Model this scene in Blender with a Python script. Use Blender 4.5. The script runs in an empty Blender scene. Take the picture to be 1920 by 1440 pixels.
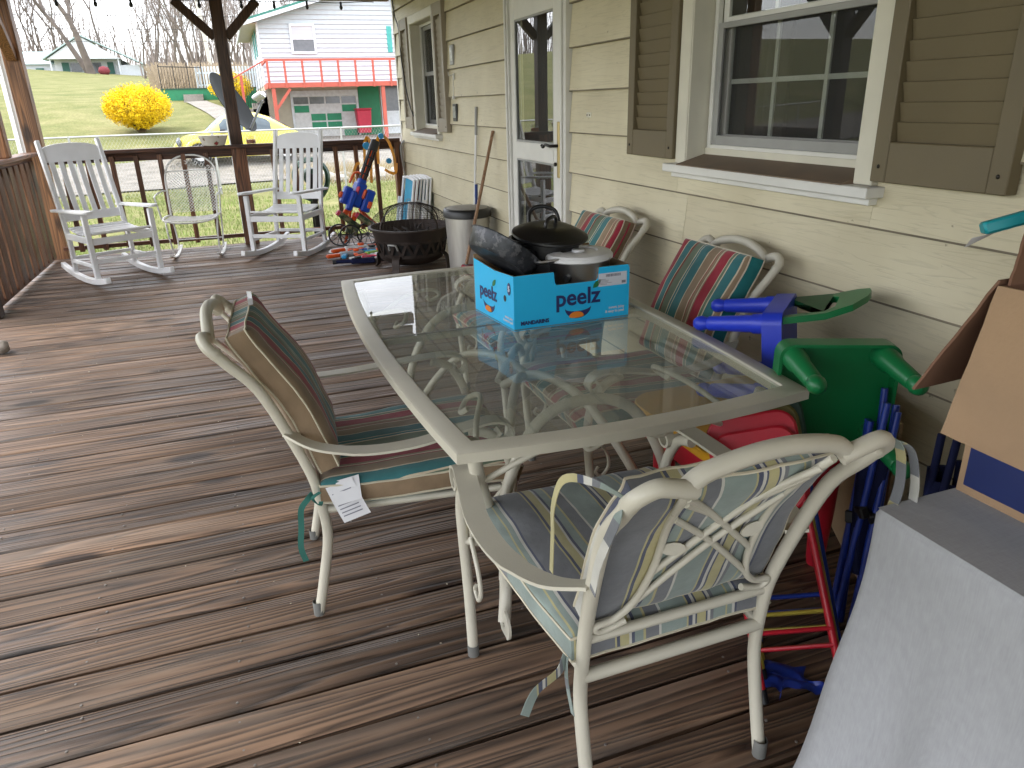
import bpy, bmesh, math, random
from mathutils import Vector, Matrix, Euler, noise
R = math.radians
PI = math.pi
V = Vector
scene = bpy.context.scene
col = scene.collection

# ---------------------------------------------------------------- camera
cam_data = bpy.data.cameras.new('camera')
cam = bpy.data.objects.new('camera', cam_data)
col.objects.link(cam)
def cam_matrix(loc, yaw, pitch, roll):
    f = V((math.sin(yaw)*math.cos(pitch), math.cos(yaw)*math.cos(pitch), math.sin(pitch)))
    r = V((math.cos(yaw), -math.sin(yaw), 0)); u = r.cross(f)
    r2 = r*math.cos(roll) + u*math.sin(roll); u2 = r2.cross(f)
    return Matrix(((r2.x, u2.x, -f.x, loc[0]), (r2.y, u2.y, -f.y, loc[1]), (r2.z, u2.z, -f.z, loc[2]), (0, 0, 0, 1)))
cam.matrix_world = cam_matrix((0, 0, 1.42), R(19.476), R(-21.095), R(-1.619))
cam_data.sensor_width = 36
cam_data.lens = 1375.17/1920*36
cam_data.clip_start = 0.02
cam_data.clip_end = 2000
scene.camera = cam

# ---------------------------------------------------------------- world, sun, exposure
world = bpy.data.worlds.new('World'); scene.world = world; world.use_nodes = True
wn = world.node_tree.nodes; wl = world.node_tree.links; wn.clear()
w_out = wn.new('ShaderNodeOutputWorld'); w_bg = wn.new('ShaderNodeBackground')
sky = wn.new('ShaderNodeTexSky'); sky.sky_type = 'NISHITA'; sky.sun_disc = False
SUN_EL, SUN_AZ = 48, 285        # azimuth clockwise from +y: the sun stands over the open yard side
sky.sun_elevation = R(SUN_EL); sky.sun_rotation = R(SUN_AZ)
sky.air_density = 1.0; sky.dust_density = 2.0; sky.ozone_density = 1.0
w_tc = wn.new('ShaderNodeTexCoord'); w_mp = wn.new('ShaderNodeMapping'); w_mp.inputs['Scale'].default_value = (1, 1, 2.6)
w_no = wn.new('ShaderNodeTexNoise'); w_no.inputs['Scale'].default_value = 2.2; w_no.inputs['Detail'].default_value = 7; w_no.inputs['Roughness'].default_value = .55
w_rp = wn.new('ShaderNodeValToRGB'); w_rp.color_ramp.elements[0].position = .34; w_rp.color_ramp.elements[1].position = .6
w_rp.color_ramp.elements[0].color = (.45, .45, .45, 1); w_rp.color_ramp.elements[1].color = (.95, .95, .95, 1)
w_mx = wn.new('ShaderNodeMixRGB'); w_mx.inputs['Color2'].default_value = (8.6, 8.8, 9.2, 1)
wl.new(w_tc.outputs['Generated'], w_mp.inputs['Vector']); wl.new(w_mp.outputs['Vector'], w_no.inputs['Vector'])
wl.new(w_no.outputs['Fac'], w_rp.inputs['Fac']); wl.new(w_rp.outputs['Color'], w_mx.inputs['Fac'])
wl.new(sky.outputs['Color'], w_mx.inputs['Color1']); wl.new(w_mx.outputs['Color'], w_bg.inputs['Color'])
w_bg.inputs['Strength'].default_value = 0.135
wl.new(w_bg.outputs['Background'], w_out.inputs['Surface'])
sd = bpy.data.lights.new('sun', 'SUN'); sd.energy = .8; sd.angle = R(14); sd.color = (1, .96, .9)
sun = bpy.data.objects.new('sun', sd); col.objects.link(sun)
sdir = V((math.sin(R(SUN_AZ))*math.cos(R(SUN_EL)), math.cos(R(SUN_AZ))*math.cos(R(SUN_EL)), math.sin(R(SUN_EL))))
sun.rotation_euler = (-sdir).to_track_quat('-Z', 'Y').to_euler(); sun.location = (-6, 4, 12)
vs = scene.view_settings
vs.view_transform = 'Standard'; vs.look = 'None'; vs.gamma = 1; vs.use_curve_mapping = False
vs.exposure = 1.88
scene.cycles.use_denoising = True
scene.cycles.max_bounces = 10; scene.cycles.diffuse_bounces = 5; scene.cycles.glossy_bounces = 4
scene.cycles.transparent_max_bounces = 24; scene.cycles.sample_clamp_indirect = 8
scene.cycles.caustics_reflective = False; scene.cycles.caustics_refractive = False

# ---------------------------------------------------------------- helpers
class MB:
    def __init__(s): s.v = []; s.f = []; s.mi = []
    def add(s, vs, fs, mi=0):
        o = len(s.v); s.v += [tuple(p) for p in vs]; s.f += [tuple(i+o for i in f) for f in fs]; s.mi += [mi]*len(fs); return s
    def box(s, c, d, rot=None, mi=0):
        x, y, z = d[0]/2, d[1]/2, d[2]/2
        ps = [V((sx*x, sy*y, sz*z)) for sz in (-1, 1) for sy in (-1, 1) for sx in (-1, 1)]
        if rot is not None:
            m = rot if isinstance(rot, Matrix) else Euler(rot).to_matrix()
            ps = [m @ p for p in ps]
        c = V(c)
        return s.add([p+c for p in ps], [(0, 2, 3, 1), (4, 5, 7, 6), (0, 1, 5, 4), (2, 6, 7, 3), (0, 4, 6, 2), (1, 3, 7, 5)], mi)
    def bb(s, x0, x1, y0, y1, z0, z1, mi=0):
        return s.box(((x0+x1)/2, (y0+y1)/2, (z0+z1)/2), (abs(x1-x0), abs(y1-y0), abs(z1-z0)), None, mi)
    def sweep(s, pts, sec, up=(0, 0, 1), closed=False, caps=True, scales=None, mi=0):
        pts = [V(p) for p in pts]; n = len(pts); k = len(sec); up = V(up); rings = []
        prev = None
        for i, p in enumerate(pts):
            a = pts[(i-1) % n] if (closed or i > 0) else p
            b = pts[(i+1) % n] if (closed or i < n-1) else p
            t = (b-a)
            if t.length < 1e-9: t = V((0, 0, 1))
            t.normalize()
            if up.length > 0:
                side = t.cross(up)
                if side.length < 1e-4: side = prev.copy() if prev is not None else t.orthogonal()
            else:
                side = (prev - t*prev.dot(t)) if prev is not None else t.orthogonal()
                if side.length < 1e-5: side = t.orthogonal()
            side.normalize()
            if prev is not None and up.length > 0 and side.dot(prev) < -.2: side = -side
            prev = side
            nn = side.cross(t)
            q = scales[i] if scales else 1
            rings += [p + side*(e[0]*q) + nn*(e[1]*q) for e in sec]
        fs = []
        m = n if closed else n-1
        for i in range(m):
            for j in range(k):
                a = i*k+j; b = i*k+(j+1) % k; c = ((i+1) % n)*k+(j+1) % k; d = ((i+1) % n)*k+j
                fs.append((a, b, c, d))
        if caps and not closed:
            fs.append(tuple(range(k-1, -1, -1))); fs.append(tuple((n-1)*k+j for j in range(k)))
        return s.add(rings, fs, mi)
    def tube(s, pts, r, n=8, closed=False, caps=True, radii=None, mi=0):
        sec = [(math.cos(2*PI*j/n)*r, math.sin(2*PI*j/n)*r) for j in range(n)]
        sc = [q/r for q in radii] if radii else None
        return s.sweep(pts, sec, (0, 0, 0), closed, caps, sc, mi)
    def band(s, pts, w, h, up=(0, 0, 1), closed=False, mi=0):
        return s.sweep(pts, [(-w/2, -h/2), (w/2, -h/2), (w/2, h/2), (-w/2, h/2)], up, closed, True, None, mi)
    def bar(s, a, b, w, h, up=(0, 0, 1), mi=0): return s.band([a, b], w, h, up, False, mi)
    def lathe(s, prof, n=24, M=None, sx=1, sy=1, mi=0):
        M = M or Matrix.Identity(4); vs = []; fs = []; k = len(prof)
        for i in range(n):
            a = 2*PI*i/n
            for r, z in prof: vs.append(M @ V((r*math.cos(a)*sx, r*math.sin(a)*sy, z)))
        for i in range(n):
            for j in range(k-1):
                a = i*k+j; b = ((i+1) % n)*k+j
                fs.append((a, b, b+1, a+1))
        return s.add(vs, fs, mi)
    def prism(s, poly, t, M=None, mi=0):
        M = M or Matrix.Identity(4); n = len(poly)
        vs = [M @ V((p[0], p[1], -t/2)) for p in poly] + [M @ V((p[0], p[1], t/2)) for p in poly]
        fs = [tuple(range(n-1, -1, -1)), tuple(range(n, 2*n))] + [(i, (i+1) % n, n+(i+1) % n, n+i) for i in range(n)]
        return s.add(vs, fs, mi)
    def grid(s, fn, nu, nv, mi=0, wrap=False):
        vs = [fn(i/nu, j/nv) for j in range(nv+1) for i in range(nu+1)]
        fs = [(j*(nu+1)+i, j*(nu+1)+i+1, (j+1)*(nu+1)+i+1, (j+1)*(nu+1)+i) for j in range(nv) for i in range(nu)]
        return s.add(vs, fs, mi)
    def sphere(s, c, r, n=12, m=8, sc=(1, 1, 1), mi=0):
        prof = [(math.sin(PI*j/m)*r, -math.cos(PI*j/m)*r) for j in range(m+1)]
        return s.lathe(prof, n, Matrix.Translation(V(c)) @ Matrix.Diagonal((sc[0], sc[1], sc[2], 1)), mi=mi)
    def mesh(s, name, mats, smooth=0, bevel=0, merge=False):
        me = bpy.data.meshes.new(name); me.from_pydata(s.v, [], s.f)
        for m in (mats if isinstance(mats, (list, tuple)) else [mats]): me.materials.append(m)
        if any(s.mi): me.polygons.foreach_set('material_index', s.mi)
        bm = bmesh.new(); bm.from_mesh(me)
        if merge: bmesh.ops.remove_doubles(bm, verts=bm.verts, dist=1e-5)
        bmesh.ops.recalc_face_normals(bm, faces=bm.faces)
        if bevel:
            bmesh.ops.bevel(bm, geom=[e for e in bm.edges if len(e.link_faces) == 2 and e.calc_face_angle(0) > .6], offset=bevel, segments=1, affect='EDGES', profile=.5)
        bm.to_mesh(me); bm.free()
        if smooth:
            me.polygons.foreach_set('use_smooth', [True]*len(me.polygons))
            me.set_sharp_from_angle(angle=R(smooth))
        me.update(); return me
    def build(s, name, mats, parent=None, smooth=0, bevel=0, merge=False):
        o = bpy.data.objects.new(name, s.mesh(name, mats, smooth, bevel, merge)); col.objects.link(o)
        if parent is not None: o.parent = parent
        return o

def cr(pts, n=6, closed=False):
    """Catmull-Rom through the points"""
    P = [V(p) for p in pts]; out = []; m = len(P)
    rng = range(m) if closed else range(m-1)
    for i in rng:
        if closed: p0, p1, p2, p3 = P[(i-1) % m], P[i], P[(i+1) % m], P[(i+2) % m]
        else: p0, p1, p2, p3 = P[max(i-1, 0)], P[i], P[i+1], P[min(i+2, m-1)]
        for k in range(n):
            t = k/n
            out.append(.5*((2*p1)+(p2-p0)*t+(2*p0-5*p1+4*p2-p3)*t*t+(3*p1-p0-3*p2+p3)*t*t*t))
    if not closed: out.append(P[-1].copy())
    return out

def tag(o, label, cat, group=None, kind=None):
    if label: o['label'] = label
    if cat: o['category'] = cat
    if group: o['group'] = group
    if kind: o['kind'] = kind
    return o
def thing(name, label, cat, loc=(0, 0, 0), rz=0, group=None, rot=None):
    o = bpy.data.objects.new(name, None); o.empty_display_size = .1; col.objects.link(o)
    o.location = loc; o.rotation_euler = rot if rot else (0, 0, rz)
    return tag(o, label, cat, group)
def structure(o): o['kind'] = 'structure'; return o
def copy_tree(o, parent=None):
    c = o.copy(); col.objects.link(c); c.parent = parent
    for ch in list(o.children): copy_tree(ch, c)
    return c
def inst(name, me, parent, loc=(0, 0, 0), rot=(0, 0, 0), sc=(1, 1, 1)):
    o = bpy.data.objects.new(name, me); col.objects.link(o); o.parent = parent
    o.location = loc; o.rotation_euler = rot; o.scale = sc; return o

def text_mesh(txt, size, depth=.0006, bold=0, align='CENTER', squeeze=1):
    cu = bpy.data.curves.new('t', 'FONT'); cu.body = txt; cu.size = size; cu.extrude = depth; cu.offset = bold; cu.align_x = align
    cu.resolution_u = 3; cu.space_character = squeeze
    ob = bpy.data.objects.new('t', cu); col.objects.link(ob)
    dg = bpy.context.evaluated_depsgraph_get(); dg.update()
    me = bpy.data.meshes.new_from_object(ob.evaluated_get(dg))
    bpy.data.objects.remove(ob); bpy.data.curves.remove(cu)
    return me
def text(name, txt, size, mat_, parent, M, bold=0, align='CENTER', depth=.0006):
    me = text_mesh(txt, size, depth, bold, align); me.materials.clear(); me.materials.append(mat_)
    o = bpy.data.objects.new(name, me); col.objects.link(o); o.parent = parent; o.matrix_local = M
    return o

# ---------------------------------------------------------------- materials
MATS = {}
def nt(name):
    m = bpy.data.materials.new(name); m.use_nodes = True; t = m.node_tree
    b = t.nodes['Principled BSDF']; MATS[name] = m
    return m, t, b, t.nodes, t.links
def setspec(b, v): b.inputs['Specular IOR Level'].default_value = v
def mat(name, c, rough=.5, metal=0, var=.12, vs=6, bump=0, bs=60, spec=.5, spots=None, coat=0, stretch=(1, 1, 1), sheen=0):
    """plain painted/plastic/metal surface with a little tone variation, optional bump and dirt specks"""
    m, t, b, N, L = nt(name)
    b.inputs['Roughness'].default_value = rough; b.inputs['Metallic'].default_value = metal; setspec(b, spec)
    if coat: b.inputs['Coat Weight'].default_value = coat
    if sheen: b.inputs['Sheen Weight'].default_value = sheen
    tc = N.new('ShaderNodeTexCoord'); mp = N.new('ShaderNodeMapping'); mp.inputs['Scale'].default_value = stretch
    L.new(tc.outputs['Object'], mp.inputs['Vector'])
    n1 = N.new('ShaderNodeTexNoise'); n1.inputs['Scale'].default_value = vs; n1.inputs['Detail'].default_value = 5
    L.new(mp.outputs['Vector'], n1.inputs['Vector'])
    r = N.new('ShaderNodeValToRGB'); e = r.color_ramp.elements
    e[0].position = .3; e[1].position = .7
    e[0].color = (*[x*(1-var) for x in c], 1); e[1].color = (*[min(1, x*(1+var)) for x in c], 1)
    L.new(n1.outputs['Fac'], r.inputs['Fac']); out = r.outputs['Color']
    if spots:
        n2 = N.new('ShaderNodeTexNoise'); n2.inputs['Scale'].default_value = spots[1]; n2.inputs['Detail'].default_value = 6; n2.inputs['Roughness'].default_value = .65
        L.new(tc.outputs['Object'], n2.inputs['Vector'])
        r2 = N.new('ShaderNodeValToRGB'); r2.color_ramp.elements[0].position = spots[2]; r2.color_ramp.elements[1].position = spots[2]+.06
        mx = N.new('ShaderNodeMixRGB'); mx.inputs['Color2'].default_value = (*spots[0], 1)
        L.new(n2.outputs['Fac'], r2.inputs['Fac']); L.new(r2.outputs['Color'], mx.inputs['Fac']); L.new(out, mx.inputs['Color1']); out = mx.outputs['Color']
    L.new(out, b.inputs['Base Color'])
    mr = N.new('ShaderNodeMapRange'); mr.inputs['To Min'].default_value = max(.02, rough*.8); mr.inputs['To Max'].default_value = min(1, rough*1.25)
    L.new(n1.outputs['Fac'], mr.inputs['Value']); L.new(mr.outputs['Result'], b.inputs['Roughness'])
    if bump:
        n3 = N.new('ShaderNodeTexNoise'); n3.inputs['Scale'].default_value = bs; n3.inputs['Detail'].default_value = 4
        L.new(mp.outputs['Vector'], n3.inputs['Vector'])
        bp = N.new('ShaderNodeBump'); bp.inputs['Strength'].default_value = bump; bp.inputs['Distance'].default_value = .004
        L.new(n3.outputs['Fac'], bp.inputs['Height']); L.new(bp.outputs['Normal'], b.inputs['Normal'])
    return m

def wood(name, dark, light, axis=0, rough=.5, gscale=1.0, bump=.5, pale=None, knots=True, grey=None, checks=False):
    """stained lumber: grain runs along the local axis; each object takes its own offset and tone"""
    m, t, b, N, L = nt(name)
    tc = N.new('ShaderNodeTexCoord'); oi = N.new('ShaderNodeObjectInfo')
    cm = N.new('ShaderNodeCombineXYZ')
    for i, k in enumerate((53.0, 31.0, 17.0)):
        q = N.new('ShaderNodeMath'); q.operation = 'MULTIPLY'; q.inputs[1].default_value = k
        L.new(oi.outputs['Random'], q.inputs[0]); L.new(q.outputs[0], cm.inputs[i])
    ad = N.new('ShaderNodeVectorMath'); ad.operation = 'ADD'; L.new(tc.outputs['Object'], ad.inputs[0]); L.new(cm.outputs[0], ad.inputs[1])
    def mapped(along, across):
        mp = N.new('ShaderNodeMapping'); s = [across]*3; s[axis] = along; mp.inputs['Scale'].default_value = s
        L.new(ad.outputs[0], mp.inputs['Vector']); return mp.outputs['Vector']
    # growth rings: a slow noise field, contoured, gives the cathedral figure
    n1 = N.new('ShaderNodeTexNoise'); n1.inputs['Scale'].default_value = 1.0; n1.inputs['Detail'].default_value = 1.5; n1.inputs['Distortion'].default_value = .12
    L.new(mapped(.32*gscale, 10.5*gscale), n1.inputs['Vector'])
    mu = N.new('ShaderNodeMath'); mu.operation = 'MULTIPLY'; mu.inputs[1].default_value = 17.0; L.new(n1.outputs['Fac'], mu.inputs[0])
    fr = N.new('ShaderNodeMath'); fr.operation = 'FRACT'; L.new(mu.outputs[0], fr.inputs[0])
    rr = N.new('ShaderNodeValToRGB'); e = rr.color_ramp.elements
    e[0].position = 0; e[0].color = (.1, .1, .1, 1); e[1].position = 1; e[1].color = (0, 0, 0, 1)
    x = e.new(.12); x.color = (.35, .35, .35, 1); x = e.new(.72); x.color = (1, 1, 1, 1)
    L.new(fr.outputs[0], rr.inputs['Fac'])
    # fine fibres
    n2 = N.new('ShaderNodeTexNoise'); n2.inputs['Scale'].default_value = 1.0; n2.inputs['Detail'].default_value = 6; n2.inputs['Roughness'].default_value = .7
    L.new(mapped(3.5*gscale, 120*gscale), n2.inputs['Vector'])
    n3 = N.new('ShaderNodeTexNoise'); n3.inputs['Scale'].default_value = 1.0; n3.inputs['Detail'].default_value = 3
    L.new(mapped(.9, 4.0), n3.inputs['Vector'])
    m1 = N.new('ShaderNodeMixRGB'); m1.inputs['Fac'].default_value = .36
    L.new(rr.outputs['Color'], m1.inputs['Color1']); L.new(n2.outputs['Fac'], m1.inputs['Color2'])
    m2 = N.new('ShaderNodeMixRGB'); m2.inputs['Fac'].default_value = .3
    L.new(m1.outputs['Color'], m2.inputs['Color1']); L.new(n3.outputs['Fac'], m2.inputs['Color2'])
    cr_ = N.new('ShaderNodeValToRGB'); e = cr_.color_ramp.elements
    e[0].position = .24; e[0].color = (*dark, 1); e[1].position = .76; e[1].color = (*light, 1)
    mid = e.new(.5); mid.color = (*[(a*.62+c*.38) for a, c in zip(dark, light)], 1)
    L.new(m2.outputs['Color'], cr_.inputs['Fac']); out = cr_.outputs['Color']
    if pale:      # stain worn off in long streaks
        n4 = N.new('ShaderNodeTexNoise'); n4.inputs['Scale'].default_value = 1; n4.inputs['Detail'].default_value = 4
        L.new(mapped(1.1, 16), n4.inputs['Vector'])
        r4 = N.new('ShaderNodeValToRGB'); r4.color_ramp.elements[0].position = .66; r4.color_ramp.elements[1].position = .78
        L.new(n4.outputs['Fac'], r4.inputs['Fac'])
        m4 = N.new('ShaderNodeMixRGB'); m4.inputs['Color2'].default_value = (*pale, 1)
        L.new(r4.outputs['Color'], m4.inputs['Fac']); L.new(out, m4.inputs['Color1']); out = m4.outputs['Color']
    if grey:      # weathered silver patches
        n5 = N.new('ShaderNodeTexNoise'); n5.inputs['Scale'].default_value = 1; n5.inputs['Detail'].default_value = 6; n5.inputs['Roughness'].default_value = .65
        L.new(mapped(1.3, 9), n5.inputs['Vector'])
        r5 = N.new('ShaderNodeValToRGB'); r5.color_ramp.elements[0].position = .5; r5.color_ramp.elements[1].position = .75
        r5.color_ramp.elements[1].color = (.6, .6, .6, 1)
        L.new(n5.outputs['Fac'], r5.inputs['Fac'])
        m5 = N.new('ShaderNodeMixRGB'); m5.inputs['Color2'].default_value = (*grey, 1)
        L.new(r5.outputs['Color'], m5.inputs['Fac']); L.new(out, m5.inputs['Color1']); out = m5.outputs['Color']
    if checks:     # dark drying cracks along the grain
        nc = N.new('ShaderNodeTexNoise'); nc.inputs['Scale'].default_value = 1; nc.inputs['Detail'].default_value = 5; nc.inputs['Roughness'].default_value = .6
        L.new(mapped(2.2, 60), nc.inputs['Vector'])
        rc = N.new('ShaderNodeValToRGB'); rc.color_ramp.elements[0].position = .30; rc.color_ramp.elements[1].position = .40
        rc.color_ramp.elements[0].color = (.25, .22, .2, 1); rc.color_ramp.elements[1].color = (1, 1, 1, 1); L.new(nc.outputs['Fac'], rc.inputs['Fac'])
        mc_ = N.new('ShaderNodeMixRGB'); mc_.blend_type = 'MULTIPLY'; mc_.inputs['Fac'].default_value = 1
        L.new(out, mc_.inputs['Color1']); L.new(rc.outputs['Color'], mc_.inputs['Color2']); out = mc_.outputs['Color']
    kn = None
    if knots:
        vo = N.new('ShaderNodeTexVoronoi'); vo.inputs['Scale'].default_value = 1.0
        L.new(mapped(1.5, 4.2), vo.inputs['Vector'])
        nk = N.new('ShaderNodeMath'); nk.operation = 'MULTIPLY_ADD'; nk.inputs[1].default_value = .16; L.new(n2.outputs['Fac'], nk.inputs[0]); L.new(vo.outputs['Distance'], nk.inputs[2])
        rk = N.new('ShaderNodeValToRGB'); rk.color_ramp.elements[0].position = .19; rk.color_ramp.elements[1].position = .27
        rk.color_ramp.elements[0].color = (.22, .2, .2, 1); rk.color_ramp.elements[1].color = (1, 1, 1, 1)
        L.new(nk.outputs[0], rk.inputs['Fac'])
        mk = N.new('ShaderNodeMixRGB'); mk.blend_type = 'MULTIPLY'; mk.inputs['Fac'].default_value = 1
        L.new(out, mk.inputs['Color1']); L.new(rk.outputs['Color'], mk.inputs['Color2']); out = mk.outputs['Color']
    # board to board tone
    mrr = N.new('ShaderNodeMapRange'); mrr.inputs['To Min'].default_value = .72; mrr.inputs['To Max'].default_value = 1.3
    L.new(oi.outputs['Random'], mrr.inputs['Value'])
    hv = N.new('ShaderNodeHueSaturation'); L.new(mrr.outputs['Result'], hv.inputs['Value']); L.new(out, hv.inputs['Color'])
    L.new(hv.outputs['Color'], b.inputs['Base Color'])
    mr = N.new('ShaderNodeMapRange'); mr.inputs['From Min'].default_value = .3; mr.inputs['From Max'].default_value = .7; mr.inputs['To Min'].default_value = rough*.58; mr.inputs['To Max'].default_value = min(1, rough*1.45)
    L.new(n3.outputs['Fac'], mr.inputs['Value']); L.new(mr.outputs['Result'], b.inputs['Roughness'])
    bp = N.new('ShaderNodeBump'); bp.inputs['Strength'].default_value = bump; bp.inputs['Distance'].default_value = .0045
    L.new(m1.outputs['Color'], bp.inputs['Height']); L.new(bp.outputs['Normal'], b.inputs['Normal'])
    return m

def stripes(name, stops, width, off=0, axis=0, bump=.25):
    """woven fabric with stripes printed across the local axis; stops = [(width, colour)...] repeated"""
    m, t, b, N, L = nt(name)
    b.inputs['Roughness'].default_value = .9; setspec(b, .15); b.inputs['Sheen Weight'].default_value = .25
    tc = N.new('ShaderNodeTexCoord'); sp = N.new('ShaderNodeSeparateXYZ'); L.new(tc.outputs['Object'], sp.inputs[0])
    tot = sum(s[0] for s in stops)
    nz = N.new('ShaderNodeTexNoise'); nz.inputs['Scale'].default_value = 4; L.new(tc.outputs['Object'], nz.inputs['Vector'])
    wob = N.new('ShaderNodeMath'); wob.operation = 'MULTIPLY_ADD'; wob.inputs[1].default_value = .012
    L.new(nz.outputs['Fac'], wob.inputs[0]); L.new(sp.outputs[axis], wob.inputs[2])
    a = N.new('ShaderNodeMath'); a.operation = 'ADD'; a.inputs[1].default_value = off+10*tot; L.new(wob.outputs[0], a.inputs[0])
    d = N.new('ShaderNodeMath'); d.operation = 'DIVIDE'; d.inputs[1].default_value = tot; L.new(a.outputs[0], d.inputs[0])
    f = N.new('ShaderNodeMath'); f.operation = 'FRACT'; L.new(d.outputs[0], f.inputs[0])
    r = N.new('ShaderNodeValToRGB'); r.color_ramp.interpolation = 'CONSTANT'; e = r.color_ramp.elements
    acc = 0; first = True
    e.remove(e[1])
    for w, c in stops:
        if first: e[0].position = 0; e[0].color = (*c, 1); first = False
        else: x = e.new(acc/tot); x.color = (*c, 1)
        acc += w
    L.new(f.outputs[0], r.inputs['Fac'])
    n = N.new('ShaderNodeTexNoise'); n.inputs['Scale'].default_value = 9; n.inputs['Detail'].default_value = 6; L.new(tc.outputs['Object'], n.inputs['Vector'])
    hv = N.new('ShaderNodeHueSaturation'); mr = N.new('ShaderNodeMapRange'); mr.inputs['From Min'].default_value = .3; mr.inputs['From Max'].default_value = .7; mr.inputs['To Min'].default_value = .78; mr.inputs['To Max'].default_value = 1.15
    L.new(n.outputs['Fac'], mr.inputs['Value']); L.new(mr.outputs['Result'], hv.inputs['Value']); L.new(r.outputs['Color'], hv.inputs['Color'])
    L.new(hv.outputs['Color'], b.inputs['Base Color'])
    nb = N.new('ShaderNodeTexNoise'); nb.inputs['Scale'].default_value = 420; L.new(tc.outputs['Object'], nb.inputs['Vector'])
    n6 = N.new('ShaderNodeTexNoise'); n6.inputs['Scale'].default_value = 14; n6.inputs['Detail'].default_value = 3; L.new(tc.outputs['Object'], n6.inputs['Vector'])
    bp = N.new('ShaderNodeBump'); bp.inputs['Strength'].default_value = bump; bp.inputs['Distance'].default_value = .002; L.new(nb.outputs['Fac'], bp.inputs['Height'])
    bp2 = N.new('ShaderNodeBump'); bp2.inputs['Strength'].default_value = .5; bp2.inputs['Distance'].default_value = .012; L.new(n6.outputs['Fac'], bp2.inputs['Height']); L.new(bp.outputs['Normal'], bp2.inputs['Normal'])
    L.new(bp2.outputs['Normal'], b.inputs['Normal'])
    return m

def glass(name, tint=(1, 1, 1), dust=.03, rough=.0, ior=1.5, dustc=(.6, .6, .55)):
    m, t, b, N, L = nt(name); N.remove(b)
    out = N['Material Output']
    fr = N.new('ShaderNodeFresnel'); fr.inputs['IOR'].default_value = ior
    tr = N.new('ShaderNodeBsdfTransparent'); tr.inputs['Color'].default_value = (*tint, 1)
    gl = N.new('ShaderNodeBsdfGlossy'); gl.inputs['Roughness'].default_value = rough
    df = N.new('ShaderNodeBsdfDiffuse'); df.inputs['Color'].default_value = (*dustc, 1)
    ge = N.new('ShaderNodeNewGeometry'); iv = N.new('ShaderNodeMath'); iv.operation = 'SUBTRACT'; iv.inputs[0].default_value = 1; L.new(ge.outputs['Backfacing'], iv.inputs[1])
    fm = N.new('ShaderNodeMath'); fm.operation = 'MULTIPLY'; L.new(fr.outputs[0], fm.inputs[0]); L.new(iv.outputs[0], fm.inputs[1])
    m1 = N.new('ShaderNodeMixShader'); L.new(fm.outputs[0], m1.inputs[0]); L.new(tr.outputs[0], m1.inputs[1]); L.new(gl.outputs[0], m1.inputs[2])
    m2 = N.new('ShaderNodeMixShader')
    tc = N.new('ShaderNodeTexCoord'); n = N.new('ShaderNodeTexNoise'); n.inputs['Scale'].default_value = 5; n.inputs['Detail'].default_value = 6; L.new(tc.outputs['Object'], n.inputs['Vector'])
    mu = N.new('ShaderNodeMath'); mu.operation = 'MULTIPLY'; mu.inputs[1].default_value = dust*2; L.new(n.outputs['Fac'], mu.inputs[0])
    L.new(mu.outputs[0], m2.inputs[0]); L.new(m1.outputs[0], m2.inputs[1]); L.new(df.outputs[0], m2.inputs[2])
    L.new(m2.outputs[0], out.inputs['Surface']); return m
def screen(name, c, amt):
    m, t, b, N, L = nt(name); N.remove(b); out = N['Material Output']
    tr = N.new('ShaderNodeBsdfTransparent'); df = N.new('ShaderNodeBsdfDiffuse'); df.inputs['Color'].default_value = (*c, 1)
    mx = N.new('ShaderNodeMixShader'); mx.inputs[0].default_value = amt
    L.new(tr.outputs[0], mx.inputs[1]); L.new(df.outputs[0], mx.inputs[2]); L.new(mx.outputs[0], out.inputs['Surface']); return m
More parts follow.
